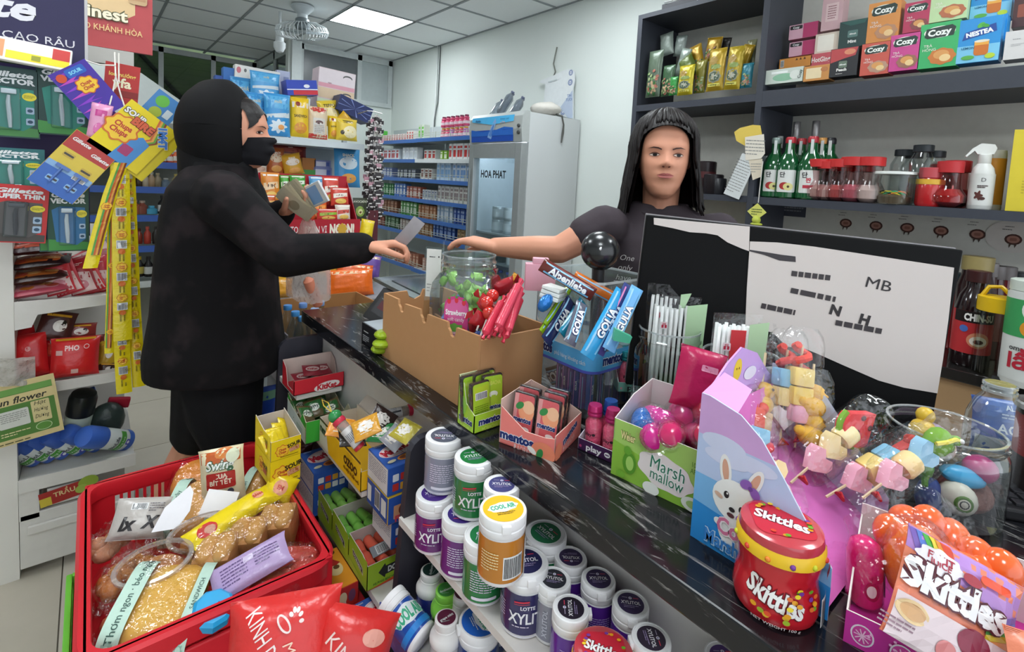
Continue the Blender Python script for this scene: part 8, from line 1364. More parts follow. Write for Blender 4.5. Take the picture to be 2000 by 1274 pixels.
soju('green bottle with red cap between the labelled pair',1556,384,.12,'#b03038')
soju('green bottle with gold cap at the right of the group',1597,386,.12,'#c8904a')
soju('green bottle with black cap rightmost of the group',1612,386,.13,'#2a2a2e')
soju('green bottle half hidden by the hanging papers',1508,382,.06,'#7a8a84',1)
for i,(px,l)in enumerate([(1544,'tall dark wine bottle with silver neck at the left'),(1581,'tall dark wine bottle with silver neck at the right')]):
 p=PX(px,380,CX+.2);bottle('wine_bottle',l,'bottle',(p.x,p.y,zs1+.0005),[(.036,0),(.038,.006),(.038,.2),(.03,.235),(.015,.265),(.014,.29)],M('#1a1214',.1,coat=.5),cap=(.0165,.285,.375),capcol='#a8a4a4',capmetal=.6)
for i in range(3):p=PX(1496+9*i,378,CX+.22);bottle('dark_bottle','dark bottle with white neck strip, '+ORD[i]+' from left, behind the hanging papers','bottle',(p.x,p.y,zs1+.0005),[(.03,0),(.03,.17),(.013,.22),(.013,.28)],M('#1c1e22',.15),cap=(.015,.25,.31),capcol='#c9c9c9',group='dark bottles behind the hanging papers',n=14)
p=PX(1492,378,CX+.08);bottle('silver_can','tall silver can partly behind the hanging papers','can',(p.x,p.y,zs1+.0005),[(.03,0),(.033,.005),(.033,.19),(.028,.2)],M('#9aa0a4',.35,.4))
for i,(px,py,s,c)in enumerate([(1596,388,1.,'#b8a8a0'),(1612,388,.95,'#c8c0b8'),(1634,390,1.,'#b05a5a'),(1662,392,1.05,'#b86a78'),(1694,395,1.05,'#d8c8c4'),(1648,388,.9,'#a82a30'),(1680,390,.9,'#b03038'),(1622,386,.9,'#c83a34')]):
 p=PX(px,py,CX+.04+.05*(i>4));s*=1.42;bottle('red_lid_cup',['red lidded cup leftmost in the row','red lidded cup second in the row','red lidded cup third in the row','red lidded cup fourth in the row with rosy tint','red lidded cup fifth in the row with frosted base','red lidded cup behind the third and fourth','red lidded cup behind the fourth and fifth','red lidded cup behind the second and third'][i],'cup',(p.x,p.y,zs1+.0005),[(.02*s,0),(.036*s,.012*s),(.038*s,.035*s),(.026*s,.06*s),(.028*s,.085*s),(.031*s,.105*s)],GL('#f0dcdc' if i!=4 else '#efe8e6',.65,.05),cap=(.034*s,.103*s,.128*s),capcol='#c03030',fill=[(.018*s,.003),(.030*s,.012*s),(.032*s,.035*s),(.02*s,.05*s)],fillcol=c,group='red lidded cups on the lower shelf',n=18)
p=PX(1743,400,CX+.05);t=bottle('clear_tub','clear tub with white lid holding rubber bands','tub',(p.x,p.y,zs1+.0005),[(.06,0),(.066,.01),(.07,.125)],GL('#eef2f0',.6,.05),cap=(.075,.12,.132),capcol='#e4e6e2',fill=[(.055,.003),(.06,.03),(.04,.045),(.01,.04)],fillcol='#6a5a4a')
for i,c in enumerate(['#e8823c','#3fa86a','#d8c83a','#2a2a2a']):obj('rubber_band',B().tube([(.045*cos(a),.045*sin(a),.04+.012*sin(2*a+i))for a in[R(20*k)for k in range(19)]],.004,6),M(c,.4),t)
for i,(px,py,h,w,dx)in enumerate([(1757,388,.22,.06,.14),(1792,400,.23,.06,.06),(1818,396,.21,.055,.1),(1776,390,.21,.055,.16)]):
 p=PX(px,py,CX+dx);bottle('black_lid_bottle',['wide clear bottle with black lid at the left','clear bottle with black lid in front, tallest','clear bottle with black lid at the right','clear bottle with black lid at the back'][i],'bottle',(p.x,p.y,zs1+.0005),[(w*.7,0),(w*.75,.008),(w*.75,h*.75),(w*.5,h*.9),(w*.48,h*.94)],GL('#eef2f2',.7,.04),cap=(w*.56,h*.92,h*1.04),capcol='#22262a',n=20)
p=PX(1812,402,CX+.05);bottle('red_jar','red filled jar with gold band beside the black lidded bottles','jar',(p.x,p.y,zs1+.0005),[(.04,0),(.045,.01),(.045,.08),(.035,.11)],M('#b82428',.2,coat=.5),cap=(.038,.11,.15),capcol='#b84a50',lab=(.0455,.085,.105,'#d8a83c'))
for i,(px,py,dx,s)in enumerate([(1848,404,.05,1.25),(1862,398,.12,1.3),(1834,396,.13,1.2)]):p=PX(px,py,CX+dx);bottle('red_lid_jar',['round red jar with red lid in front','red lidded jar standing taller behind the round one','red lidded jar half hidden at the left of the round one'][i],'jar',(p.x,p.y,zs1+.0005),[(.025*s,0),(.044*s,.02),(.045*s,.045),(.03*s,.075),(.028*s,.11*s)],GL('#e8b0b0',.6,.05),cap=(.033*s,.105*s,.14*s),capcol='#b83034',fill=[(.02*s,.003),(.038*s,.02),(.04*s,.045),(.026*s,.07)],fillcol='#b03034',n=20)
p=PX(1912,404,CX+.06);t=bottle('spray_cleaner','white spray bottle with trigger top on the lower shelf','spray bottle',(p.x,p.y,zs1+.0005),[(.045,0),(.048,.006),(.048,.17),(.04,.21),(.024,.235)],M('#d0d0cc',.4),cap=(.026,.232,.28),capcol='#dcdcd8',rot=R(-75),lab=(.0486,.02,.18,'#d2d2ce'),art=lambda a,r,h:(a.text('D',.0,.05,.02,'#4a4a4a',.0),a.lines(-.002,.015,.04,.016,2,'#4a3a3a',fill=.7),a.ell(-.015,-.03,.014,.02,'#5a2f2a',wav=.3,wn=5),a.ell(.0,-.045,.012,.008,'#4a2a26')))
t.scale=(.74,.74,.72);obj('trigger',B().prism([(-.03,.28),(.03,.28),(.04,.31),(.03,.33),(-.02,.335),(-.05,.31),(-.075,.27),(-.07,.265),(-.042,.298)],-.014,.014),M('#dcdcd8',.4),t,None)
p=PX(1930,402,CX+.12);bottle('orange_bottle','orange label bottle behind the spray bottle','bottle',(p.x,p.y,zs1+.0005),[(.034,0),(.036,.005),(.036,.20),(.034,.22)],M('#c9c4ba',.4),lab=(.0365,.02,.19,'#c8862c'))
p=PX(1962,413,CX+.03);q=PX(2030,413,CX+.03);carton('yellow_box','big plain yellow box at the right end of the lower shelf','box',(CX+.03,p.y,zs1+.0005),R(-90),p.y-q.y,.2,PX(1970,254,CX+.03).z-zs1,'#d8c43c',lambda a,w,h:a.lines(-w*.05,-h*.2,.008,.05,5,'#b8a038'),lambda a,w,h:a.rect(0,0,w*.9,h*.9,'#b8b84a'))
for i,(px,py,r_,h,c)in enumerate([(1375,372,.055,.17,'#2c2224'),(1392,374,.05,.1,'#241f22'),(1402,374,.04,.08,'#2a2a2e'),(1365,374,.04,.08,'#3a2a2c')]):p=PX(px,py,CX+.08+.04*(i==0));bottle('dark_canister',['tall dark printed canister behind the cashier','black canister beside the tall dark one','small black pot at the right of the canisters','small dark pot nearest the cashier hair'][i],'canister',(p.x,p.y,zs1+.0005),[(r_*.95,0),(r_,.004),(r_,h),(r_*.9,h+.005)],M(c,.3),lab=(r_*1.01,h*.3,h*.7,'#5a2a2c')if i==0 else None)
NX=CX-.012
def note(label,pts,col,name='paper_note',lines=None,dx=0):
 P=[PX(x,y,NX-dx)for x,y in pts];o0=P[0];b=B();n=len(P);b.add([tuple(q-o0)for q in P]+[tuple(q-o0+V((.0015,0,0)))for q in P],[tuple(range(n)),tuple(range(2*n-1,n-1,-1))]+[(i,(i+1)%n,(i+1)%n+n,i+n)for i in range(n)]);t=thing(name,label,'paper',o0);obj('sheet',b,M(col,.7,scale=20,amt=.06),t,None)
 if lines:
  x,y,w_,h_,k,rt=lines;q=PX(x,y,NX-dx)-o0;a=Art();a.lines(0,0,w_,h_,k,'#8a8a88',rot=rt,fill=.25);a.build('writing',t,plane(q,(0,-1,0),(0,0,1)))
note('yellow printed paper pinned at the top of the cabinet post',[(1434,258),(1445,250),(1470,244),(1485,245),(1488,262),(1480,290),(1455,285),(1438,275)],'#d8bc5a',dx=.0)
note('white receipt paper pinned over the yellow one',[(1455,268),(1492,262),(1494,300),(1486,310),(1456,313)],'#dcd4c6',lines=(1474,288,.09,.08,5,-4),dx=.006)
note('long white receipt hanging down to the left',[(1450,299),(1468,306),(1466,340),(1443,390),(1413,378)],'#cfd2d2',lines=(1442,345,.08,.17,12,-20),dx=.003)
note('narrow cream receipt in the middle of the bunch',[(1462,312),(1489,310),(1487,345),(1470,352)],'#d4c8b4',lines=(1476,328,.05,.05,4,0),dx=.004)
t=thing('lucky_charm','yellow diamond charm with a small round figure on a white cord','charm',PX(1484,380,NX-.01));o0=PX(1484,380,NX-.01);f=lambda x,y:PX(x,y,NX-.01)-o0
obj('cord',B().tube([f(1490,315),f(1486,350),f(1481,396)],.002,6),M('#d8d4cc',.6),t);c_=f(1478,414);s_=.045;obj('diamond',B().add([c_+V(q)for q in((-.002,s_,0),(-.002,0,s_*.9),(-.002,-s_,0),(-.002,0,-s_*.9),(.004,s_,0),(.004,0,s_*.9),(.004,-s_,0),(.004,0,-s_*.9))],[(0,1,2,3),(7,6,5,4),(0,4,5,1),(1,5,6,2),(2,6,7,3),(3,7,4,0)]),M('#d0cf6a',.5),t,None);a=Art();a.lines(0,0,.05,.035,3,'#5a6a3a');a.build('diamond_print',t,plane(c_+V((-.002,0,0)),(0,-1,0),(0,0,1)))
obj('charm_figure',B().sph(f(1477,430),.02,14).sph(f(1477,438),(.018,.03,.008),12),M('#b8c04a',.5),t)
for i,(x,y)in enumerate([(1652,436),(1711,441),(1772,445),(1838,451),(1909,458),(1979,468)]):
 p=PX(x,y,XW-.013);t=thing('round_sticker','round brown emblem sticker, number '+['one from the left','two from the left','three from the left','four from the left','five from the left','six with a white disc'][i]+', on the panel','sticker',p,R(-90))
 a=Art();
 if i==5:a.ell(-.01,.01,.075,.065,'#d8d0ca')
 a.ell(0,0,.026,.022,'#4a2a24',14);a.ell(0,0,.019,.015,'#a8786a');a.rr(0,0,.02,.012,.003,'#8a5a4c');a.poly([(-.012,-.02),(-.004,-.02),(-.01,-.036)],'#4a3a34');a.poly([(.004,-.02),(.012,-.02),(.006,-.034)],'#4a3a34');a.lines(-.012,.05,.03,.006,1,'#5a5450');a.lines(-.012,.038,.045,.006,1,'#5a5450');a.build('sticker_print',t,plane((0,0,0),(1,0,0),(0,0,1)),step=.0004)
p=PX(1550,412,XW-.013);t=thing('dark_label','dark label plate under the green bottles','label',p,R(-90));obj('plate',B().box(-.06,-.002,-.03,.06,0,.03),M('#4a4c56',.5),t,None);a=Art();a.lines(0,.008,.1,.03,2,'#8a8c94');a.build('plate_print',t,plane((0,-.002,0),(1,0,0),(0,0,1)))
BX=2.42;BZ=.85
p=PX(1895,672,BX);t=bottle('chili_sauce','dark sauce bottle with red label on the back counter','bottle',(p.x,p.y,BZ),[(.05,0),(.055,.008),(.055,.2),(.045,.25),(.03,.28),(.03,.31)],M('#1f1012',.12,coat=.5),cap=(.034,.30,.34),capcol='#3a1c1c',rot=R(-75),lab=(.0556,.05,.2,'#b83034'),art=lambda a,r,h:(a.rect(0,.055,.13,.04,'#1c1414'),a.text('CHIN-SU',.01,.055,.024,'#f0ece8',.05,w=.085),a.ell(.012,-.025,.032,.028,'#d88a6a'),a.ell(.012,-.028,.024,.018,'#e8dcd0'),a.ell(.012,-.03,.014,.008,'#4a2a24'),a.ell(-.03,.012,.012,.012,'#4a6ab0')))
p=PX(1940,690,BX-.05);t=bottle('yellow_lid_jug','clear jug with bright yellow handled lid on the back counter','jug',(p.x,p.y,BZ),[(.05,0),(.055,.005),(.052,.2),(.05,.22)],GL('#d8dccc',.6,.05),cap=(.057,.215,.265),capcol='#d8b01c');obj('lid_handle',B().tube([(0,.045,.262),(0,.03,.295),(0,0,.30),(0,-.04,.262)],.007,8),M('#d8b01c',.35),t)
p=PX(1995,695,BX-.09);bottle('hotpot_can','white and green can with red script at the right edge','can',(p.x,p.y-.02,BZ),[(.068,0),(.07,.005),(.07,.29),(.064,.31)],M('#d8dad6',.4),cap=(.068,.305,.34),capcol='#cfd6cc',rot=R(-80),lab=(.0705,.02,.3,'#d8dad6'),art=lambda a,r,h:(a.rect(0,.06,.3,.12,'#3f9a5a'),a.ell(.0,.09,.04,.04,'#e0e4dc'),a.ell(-.01,.03,.03,.028,'#d8902c'),a.text('omachi',-.03,-.035,.016,'#4a4a4a',.02),a.text('lẩu',-.02,-.075,.05,'#b8283a',.03)))
for i,(px,py,r_,h,c,cp)in enumerate([(1895,640,.055,.38,'#2a1414','#9a8a5a'),(1920,630,.03,.36,'#3a1418','#8a8484'),(1936,630,.03,.35,'#3a1418','#7a7474'),(1953,632,.035,.35,'#5a141c','#6a6464'),(1862,640,.04,.3,'#8a1c20','#3a4a50'),(1848,645,.04,.28,'#7a1a1e','#a8302c'),(1985,650,.05,.33,'#2a2c30','#4a4c50')]):p=PX(px,py,BX+.14+.02*i);bottle('sauce_bottle',['wide dark jar with gold lid behind the red labelled bottle','slim dark bottle left of three at the back','slim dark bottle middle of three at the back','dark red bottle right of three at the back','red sauce bottle with slate cap beside the monitor','red sauce bottle half hidden by the monitor','dark grey bottle behind the can'][i],'bottle',(p.x,p.y,BZ),[(r_*.95,0),(r_,.006),(r_,h*.7),(r_*.8,h*.82),(r_*.78,h*.88)],M(c,.15,coat=.4),cap=(r_*.85,h*.86,h),capcol=cp,lab=(r_*1.01,h*.2,h*.55,'#6a3a3a')if i in(1,2,3)else None)
o=obj('black_spoon',B().prism([(-.03,0),(.05,0),(.06,.008),(-.02,.01)],-.02,.02),M('#1a1a1c',.2),None);place(o,(BX-.10,PX(1960,700,BX-.1).y,BZ+.001));tag(o,'small black lid lying in front of the can on the back counter','lid')
fc=PZ(590,62,2.58);FH=ZC-.01
t=thing('ceiling_fan','grey wire caged orbit fan hanging from the ceiling','fan',(fc.x,fc.y,FH));FG=M('#c3cbce',.4);fr=.21
dz=fc.z-FH
obj('mount',B().lathe([(.09,0),(.09,-.02),(.06,-.05),(.04,-.07),(.045,-.13),(.03,-.15)],24),FG,t);obj('motor',B().lathe([(.03,dz+.12),(.055,dz+.10),(.06,dz+.05),(.05,dz+.02),(.02,dz+.01)],24),M('#7d878b',.35,.3),t)
obj('neck',B().tube([(0,0,-.12),(0,0,dz+.1)],.024,12),FG,t)
cg=bpy.data.objects.new('cage',None);COL.objects.link(cg);cg.parent=t;cg.location=(0,0,dz);cg.rotation_euler=(R(10),R(-8),0)
wm=mesh_of('cage_wire',B().tube([(.04,0,.075),(.12,0,.075),(fr*.93,0,.04),(fr,0,0),(fr*.93,0,-.04),(.12,0,-.062),(.045,0,-.066)],.003,5),M('#dde4e6',.35,.1),True)
for k in range(40):o=link('cage_wire',wm,cg);o.rotation_euler=(0,0,2*pi*k/40)
for r_,z in((fr,0),(.12,-.063),(.12,.076)):obj('cage_ring',B().tube([(r_*cos(R(a)),r_*sin(R(a)),z)for a in range(0,361,12)],.0035,6),M('#c4cccf',.3,.4),cg)
obj('front_badge',B().lathe([(.046,-.066),(.05,-.068),(.044,-.076),(.0005,-.077)],24),M('#b4bcc0',.35),cg)
for k in range(3):
 def bl(i,j,k=k):a=2*pi*k/3+(i-.3)*1.3;r_=.035+j*(.155-.04*abs(i-.5));return(r_*cos(a),r_*sin(a),.03*(i-.5))
 obj('blade',B().surf(bl,10,8),M('#8e989c',.4),cg)
t=thing('security_camera','small white dome camera under the ceiling fan','camera',PD(546,88,4.5));obj('mount_stem',B().lathe([(.012,.11),(.012,ZC-PD(546,88,4.5).z)],10),M('#d4dadc',.4),t);obj('camera_body',B().lathe([(.03,.12),(.035,.1),(.035,.03),(.05,.02),(.05,-.02),(.03,-.06),(.0005,-.07)],18),M('#d4dadc',.4),t)
# PEOPLE
SKIN=M('#cf9478',.5,scale=12,amt=.06,col2='#c98a70')
def interp(t,tab):
 for(a,x),(b_,y)in zip(tab,tab[1:]):
  if t<=b_:k=(t-a)/(b_-a);k=k*k*(3-2*k)*.3+k*.7;return x+(y-x)*k
 return tab[-1][1]
HW=[(0,.018),(.05,.034),(.15,.049),(.3,.061),(.45,.068),(.6,.070),(.75,.067),(.88,.054),(.96,.032),(1,.004)]
HF=[(0,.062),(.05,.078),(.15,.085),(.3,.087),(.45,.088),(.6,.089),(.75,.080),(.88,.058),(.96,.034),(1,.004)]
HB=[(0,.0),(.1,.02),(.2,.05),(.35,.078),(.55,.096),(.7,.094),(.85,.07),(.95,.04),(1,.004)]
g2=lambda x,s:math.exp(-x*x/(2*s*s))
def facey(x,t,H=.232):
 w=interp(t,HW);f=interp(t,HF);k=max(0,1-abs(x/w)**2.5)**(1/2.2);y=f*k
 y+=.014*g2(x,.0085+.003*(t<.4))*g2(t-.395,.035)+.011*g2(x,.007)*(g2(t-.45,.06))+.006*(g2(abs(x)-.010,.005))*g2(t-.378,.018)
 y-=.007*g2(abs(x)-.031,.014)*g2(t-.49,.045);y+=.003*g2(abs(x)-.03,.018)*g2(t-.575,.03);y+=.003*g2(abs(x)-.04,.015)*g2(t-.37,.05)
 y+=.006*g2(x,.016)*(1.25*g2(t-.280,.015)+1.2*g2(t-.240,.015))-.003*g2(x,.02)*g2(t-.17,.02)+.004*g2(x,.016)*g2(t-.07,.035)
 return y
def headsurf(H=.232,n=72,m=60):
 b=B();vs=[]
 for j in range(m+1):
  t=j/m;w=interp(t,HW);bk=interp(t,HB)
  for i in range(n):
   a=2*pi*i/n;x=w*math.copysign(abs(sin(a))**.9,sin(a));y=facey(x,t)if cos(a)>=0 else-bk*max(0,1-(x/w)**2)**.5
   if cos(a)>=0 and abs(x)>w*.995:y=0
   vs.append((x,y,t*H))
 fs=[(j*n+i,j*n+(i+1)%n,(j+1)*n+(i+1)%n,(j+1)*n+i)for j in range(m)for i in range(n)]+[tuple(range(n))[::-1],tuple(range(m*n,m*n+n))]
 b.add(vs,fs)
 for s in(-1,1):b.add(*ear(s,H))
 return b
def ear(s,H):
 q=B().sph((s*.071,-.006,.47*H),(.008,.016,.028),10);return q.v,q.f
def frame(O,X,Y):X,Y=V(X).normalized(),V(Y).normalized();m=Matrix((X,Y,V((0,0,1)))).transposed().to_4x4();m.translation=O;return m
def hand(b,wrist,d,nrm,side,curl=(20,30,20),spread=6,s=1.0,thumb=(35,25)):
 """palm and five fingers; d along the hand, nrm out of the back of the hand, side +1/-1 where the thumb leaves"""
 d=V(d).normalized();nrm=(V(nrm)-d*V(nrm).dot(d)).normalized();sd=d.cross(nrm)*side;w=V(wrist);P=lambda a,b_,c:w+d*a*s+sd*b_*s+nrm*c*s
 for y in(-.030,-.010,.010,.028):b.hull(P(.0,y*.6,0),.017*s,P(.083,y,-.002),.0125*s)
 for y,L,sp in((.032,.068,1.2),(.011,.077,.3),(-.011,.071,-.5),(-.031,.055,-1.4)):
  p=P(.083,y,-.002);a=R(curl[0]);dirv=(d*cos(R(sp*spread))+sd*sin(R(sp*spread)));pts=[p];rs=[.0102*s]
  for k,(f,c)in enumerate(((.45,curl[0]),(.30,curl[1]),(.25,curl[2]))):
   a=R(sum(curl[:k+1]));pts.append(pts[-1]+(dirv*cos(a)-nrm*sin(a))*L*f*s);rs.append((.0093,.0085,.0074)[k]*s)
  b.chain(pts,rs,8)
 p=P(.022,.030,-.006);t1=(d*cos(R(thumb[0]))+sd*sin(R(thumb[0]))-nrm*.35).normalized();t2=(d*cos(R(thumb[1]))+sd*sin(R(thumb[1]))*.4-nrm*.55).normalized()
 b.chain([p,p+t1*.040*s,p+t1*.040*s+t2*.028*s,p+t1*.04*s+t2*.05*s],[.0145*s,.0115*s,.0105*s,.0085*s],8)
def rings(b,T,rs,n=28,ex=2.4):
 vs=[]
 for cx,cy,z,hx,hy in rs:
  for i in range(n):a=2*pi*i/n;vs.append(T@V((cx+hx*math.copysign(abs(cos(a))**(2/ex),cos(a)),cy+hy*math.copysign(abs(sin(a))**(2/ex),sin(a)),z)))
 m=len(rs);b.add(vs,[(j*n+i,j*n+(i+1)%n,(j+1)*n+(i+1)%n,(j+1)*n+i)for j in range(m-1)for i in range(n)]+[tuple(range(n))[::-1],tuple(range((m-1)*n,m*n))]);return b
def part(name,me,mat,parent):
 me.materials.clear();me.materials.append(mat);o=link(name,me,parent);return o
def facemap(T,H,off=0):return lambda u,v,d:T@V((u,facey(u,min(.99,max(.01,v/H)))+d+off,v))
D=1.36;Oc=PD(1290,388,D);root=thing('person','woman with black bob in a dark grey shirt reaching over the counter behind the monitor','person',(Oc.x,Oc.y,0));Ti=Matrix.Translation((-Oc.x,-Oc.y,0))
fw=V((-Oc.x,-Oc.y,0)).normalized();rt_=V((fw.y,-fw.x,0))*-1;rt_=rt_ if rt_.dot(_r0)>0 else-rt_
zc_=Oc.z;H=.236;hy=R(5);Yh=(fw*cos(hy)+rt_*sin(hy));Xh=(rt_*cos(hy)-fw*sin(hy));TH=Ti@frame(V((Oc.x,Oc.y,zc_))-fw*.075,Xh,Yh);TB=Ti@frame(V((Oc.x,Oc.y,0))-fw*.08,rt_,fw)
b=B();hs=headsurf(H);b.add(hs.v,hs.f,TH)
L=lambda x,y,z:TB@V((x,y,z))
b.chain([L(0,-.02,zc_+.06),L(0,-.025,zc_-.02),L(0,-.03,zc_-.07)],[.054,.050,.062],16)
rings(b,TB,[(0,-.03,.95,.13,.085),(0,-.03,1.15,.135,.085),(0,-.03,zc_-.10,.15,.075),(0,-.03,zc_-.045,.09,.055)])
Wq=lambda p:Ti@V(p)
sh1,el1,wr1,hd1=Wq(PD(1180,440,1.37)),Wq(PD(1092,488,1.36)),Wq(PD(968,482,1.41)),Wq(PD(925,470,1.43))
b.chain([sh1,(sh1+el1)/2,el1,el1+(wr1-el1)*.35,wr1],[.046,.042,.037,.036,.026],14)
hand(b,wr1,hd1-wr1,(0,0,1),1,(18,22,20),5,.95,(25,10))
sh2=L(.165,-.03,zc_-.085);el2=L(.215,.0,1.08);wr2=L(.16,.2,.985);b.chain([sh2,el2,wr2],[.052,.042,.028],12);hand(b,wr2,V(wr2)-V(el2),(0,0,1),-1,(15,20,20),5,.95)
for s in(-1,1):b.chain([L(s*.08,-.03,.92),L(s*.09,-.02,.5),L(s*.09,-.03,.1),L(s*.09,-.03,.06)],[.095,.065,.045,.04],12);b.hull(L(s*.09,-.05,.035),.035,L(s*.09,.12,.03),.03)
body=part('body',remesh(b,.0042,3),SKIN,root)
a=Art()
def almond(cx,cy,rx,ry,c,lo=.75,up=1.,n=9):a.poly([(cx+rx*(-1+2*i/n),cy+up*ry*(1-(2*i/n-1)**2))for i in range(n+1)]+[(cx+rx*(1-2*i/n),cy-lo*ry*(1-(2*i/n-1)**2))for i in range(1,n)],c)
def facial(ey,gaze=.001):
 for s in(-1,1):
  cx=s*.0305;almond(cx,ey,.0145,.0052,'#8a5a4a',.9,1.5);almond(cx,ey,.0130,.0038,'#cdb9ac',.8,.9);a.ell(cx+gaze,ey+.0002,.0058,.0040,'#150d0c',14)
  almond(cx,ey+.0022,.0148,.0024,'#20130f',-.2,1);a.poly([(cx-s*.017,ey+.0155),(cx-s*.008,ey+.0195),(cx+s*.004,ey+.021),(cx+s*.019,ey+.0165),(cx+s*.004,ey+.0178),(cx-s*.007,ey+.0160),(cx-s*.0165,ey+.0125)],'#4a3430');almond(cx,ey-.0075,.011,.001,'#b27a64',.5,.5)
ez=.49*H;facial(ez)
mz=.260*H;a.poly([(-.0235,mz+.0002),(-.010,mz+.0052),(-.003,mz+.0062),(0,mz+.0050),(.003,mz+.0062),(.010,mz+.0052),(.0235,mz+.0002),(.010,mz-.0004),(0,mz-.0010),(-.010,mz-.0004)],'#b0605c');a.poly([(-.022,mz-.0004),(-.010,mz-.0010),(0,mz-.0016),(.010,mz-.0010),(.022,mz-.0004),(.010,mz-.0066),(0,mz-.0076),(-.010,mz-.0066)],'#c0706a');a.poly([(-.0225,mz+.0002),(0,mz-.0004),(.0225,mz+.0002),(0,mz-.0016)],'#6a3230')
for s in(-1,1):a.ell(s*.0075,.355*H,.0034,.0018,'#6a3a30',10,rot=s*20)
a.build('face_features',root,facemap(TH,H,.0012),curve=-.004,rough=.5,step=.00012)
def bob(zend,open_a=46,seed=1,thick=.017):
 b=B();b.smooth=True;N_,Mm=120,34
 for off in(1,0):
  vs=[]
  for i in range(N_+1):
   ang=-180+360*i/N_;aa=abs(ang);k=min(1,max(0,(aa-open_a)/14));k=k*k*(3-2*k);ze=(.82-.17*(min(aa,60)/50)**2.2)*H*(1-k)+(zend(ang))*k;tp=H*1.055
   for j in range(Mm+1):
    s=j/Mm;z=tp-(tp-ze)*(1-cos(min(1,s*1.0)*pi/2))**.75;t=min(1,max(0,z/H));tt=max(t,.50);w,fy=.071,(.089 if aa<90 else .096);ks=max(.0004,1-max(0,(z-.56*H)/(tp-.56*H))**2.4)**.5;ra_=R(ang)
    cx,cy=sin(ra_),cos(ra_);r=1/math.sqrt((cx/max(w,.006))**2+(cy/max(fy,.006))**2);gro=.004*noise.noise((ang*.12+seed,z*3,1))+.0025*sin(ang*1.3+3*noise.noise((ang*.05,z*9,5)))
    r=(r+(thick+gro)*(1 if off else .25))*ks;drop=max(0,.5*H-z);r+=drop*.16-drop*drop*.25
    if aa<90:cy*=.86+.14*(1-min(1,drop/.05))
    vs.append((r*cx,r*cy,z))
  q=Mm+1;fs=[(i*q+j,(i+1)*q+j,(i+1)*q+j+1,i*q+j+1)for i in range(N_)for j in range(Mm)];b.add(vs,fs if off else[f[::-1]for f in fs])
 b.add([b.v[i]for i in()],[]);return b
HAIR=M('#0b0707',.5,scale=90,col2='#1a1110',bump=.15)
hb=bob(lambda a:(-.045 if a<0 else-.02)+.01*noise.noise((a*.1,0,3)));ho=obj('hair',B().add(hb.v,hb.f,TH),HAIR,root,True)
lk=B();lk.smooth=True;q_=35;rl=random.Random(5)
for n_ in range(150):
 i=rl.randrange(121);A0=-180+3*i;j1=34 if abs(A0)>62 else 30;j0=rl.randrange(1,6);P_=[];di=0
 for j in range(j0,j1+1,3):di+=rl.uniform(-.25,.25);p_=V(hb.v[max(0,min(120,i+int(di)))*q_+j]);k_=1+rl.uniform(-.01,.012)+.05*(j/34)**3*rl.uniform(-.3,1);P_.append(V((p_.x*k_,p_.y*k_,p_.z)))
 if abs(A0)>62:e_=P_[-1]+(P_[-1]-P_[-2])*rl.uniform(.2,1.0);P_.append(V((e_.x*1.02,e_.y*1.02,e_.z)))
 m_=len(P_);lk.tube([TH@p_ for p_ in P_],[.0035+.003*sin(pi*k/(m_-1))*rl.uniform(.6,1.2)-.002*(k==m_-1)for k in range(m_)],6)
obj('hair_locks',lk,HAIR,root,True)
b=B();zs=zc_
rings(b,TB,[(0,-.03,.93,.175,.115),(0,-.03,1.1,.18,.12),(0,-.03,1.22,.185,.12),(0,-.035,zs-.115,.195,.105),(0,-.035,zs-.080,.175,.085),(0,-.035,zs-.050,.135,.068),(0,-.035,zs-.028,.092,.060),(0,-.035,zs-.018,.076,.056)])
b.chain([L(-.12,-.035,zs-.095),sh1,sh1+(el1-sh1)*.38],[.056,.055,.054],14);b.chain([L(.12,-.035,zs-.095),sh2,sh2+(el2-sh2)*.5],[.056,.055,.056],14)
SHIRT=M('#3f373c',.8,scale=30,amt=.1,bump=.1);part('shirt',remesh(b,.006,6),SHIRT,root)
obj('collar',B().tube([L(.074*cos(R(k)),-.028+.064*sin(R(k)),zs-.020-.030*max(0,sin(R(k))))for k in range(0,361,15)],.006,8),M('#423a3f',.8),root)
a=Art();
for i,(w_,x,z)in enumerate([('One',-.075,-.165),('only',-.078,-.192),('have',-.082,-.220),('on',-.07,-.246)]):a.text(w_,x,zs+z,.016,'#d8d2d0',-.004,shear=.3)
a.rect(-.082,zs-.232,.05,.0018,'#d8d2d0');a.build('shirt_print',root,lambda u,v,d:TB@V((u,.095+d*2-.5*u*u,v)),rough=.8)
b=B();
for s in(-1,1):b.chain([L(s*.07,-.03,.96),L(s*.09,-.025,.5),L(s*.09,-.03,.1)],[.12,.08,.065],12)
part('trousers',remesh(b,.012,4),M('#26262c',.8),root)
D=1.64;Oh=PD(462,327,D);root=thing('person','hooded woman in a black coat and face mask holding money and a phone','person',(PD(428,600,D).x,PD(428,600,D).y,0));R0=V(root.location);Ti=Matrix.Translation(-R0)
F_=(_r0*.985+_f0*.17).normalized();N_=V((-F_.y,F_.x,0));N_=N_ if N_.dot(_f0)>0 else-N_
H=.232;TH=Ti@frame(Oh,-N_,F_);zc_=Oh.z;W=lambda px,py,d:Ti@PD(px,py,d)
b=B();hs=headsurf(H);b.add(hs.v,hs.f,TH);nk=W(436,345,D);b.chain([TH@V((0,-.02,.06)),nk,nk-V((0,0,.08))],[.052,.05,.06],14)
c0,c1=W(425,420,D),W(430,740,D);rings(b,Matrix.Identity(4),[])if 0 else b.chain([c0,(c0+c1)/2,c1],[.1,.11,.11],14)
s1,e1,w1=W(440,392,1.47),W(560,500,1.43),W(712,484,1.47);h1=W(752,478,1.485)
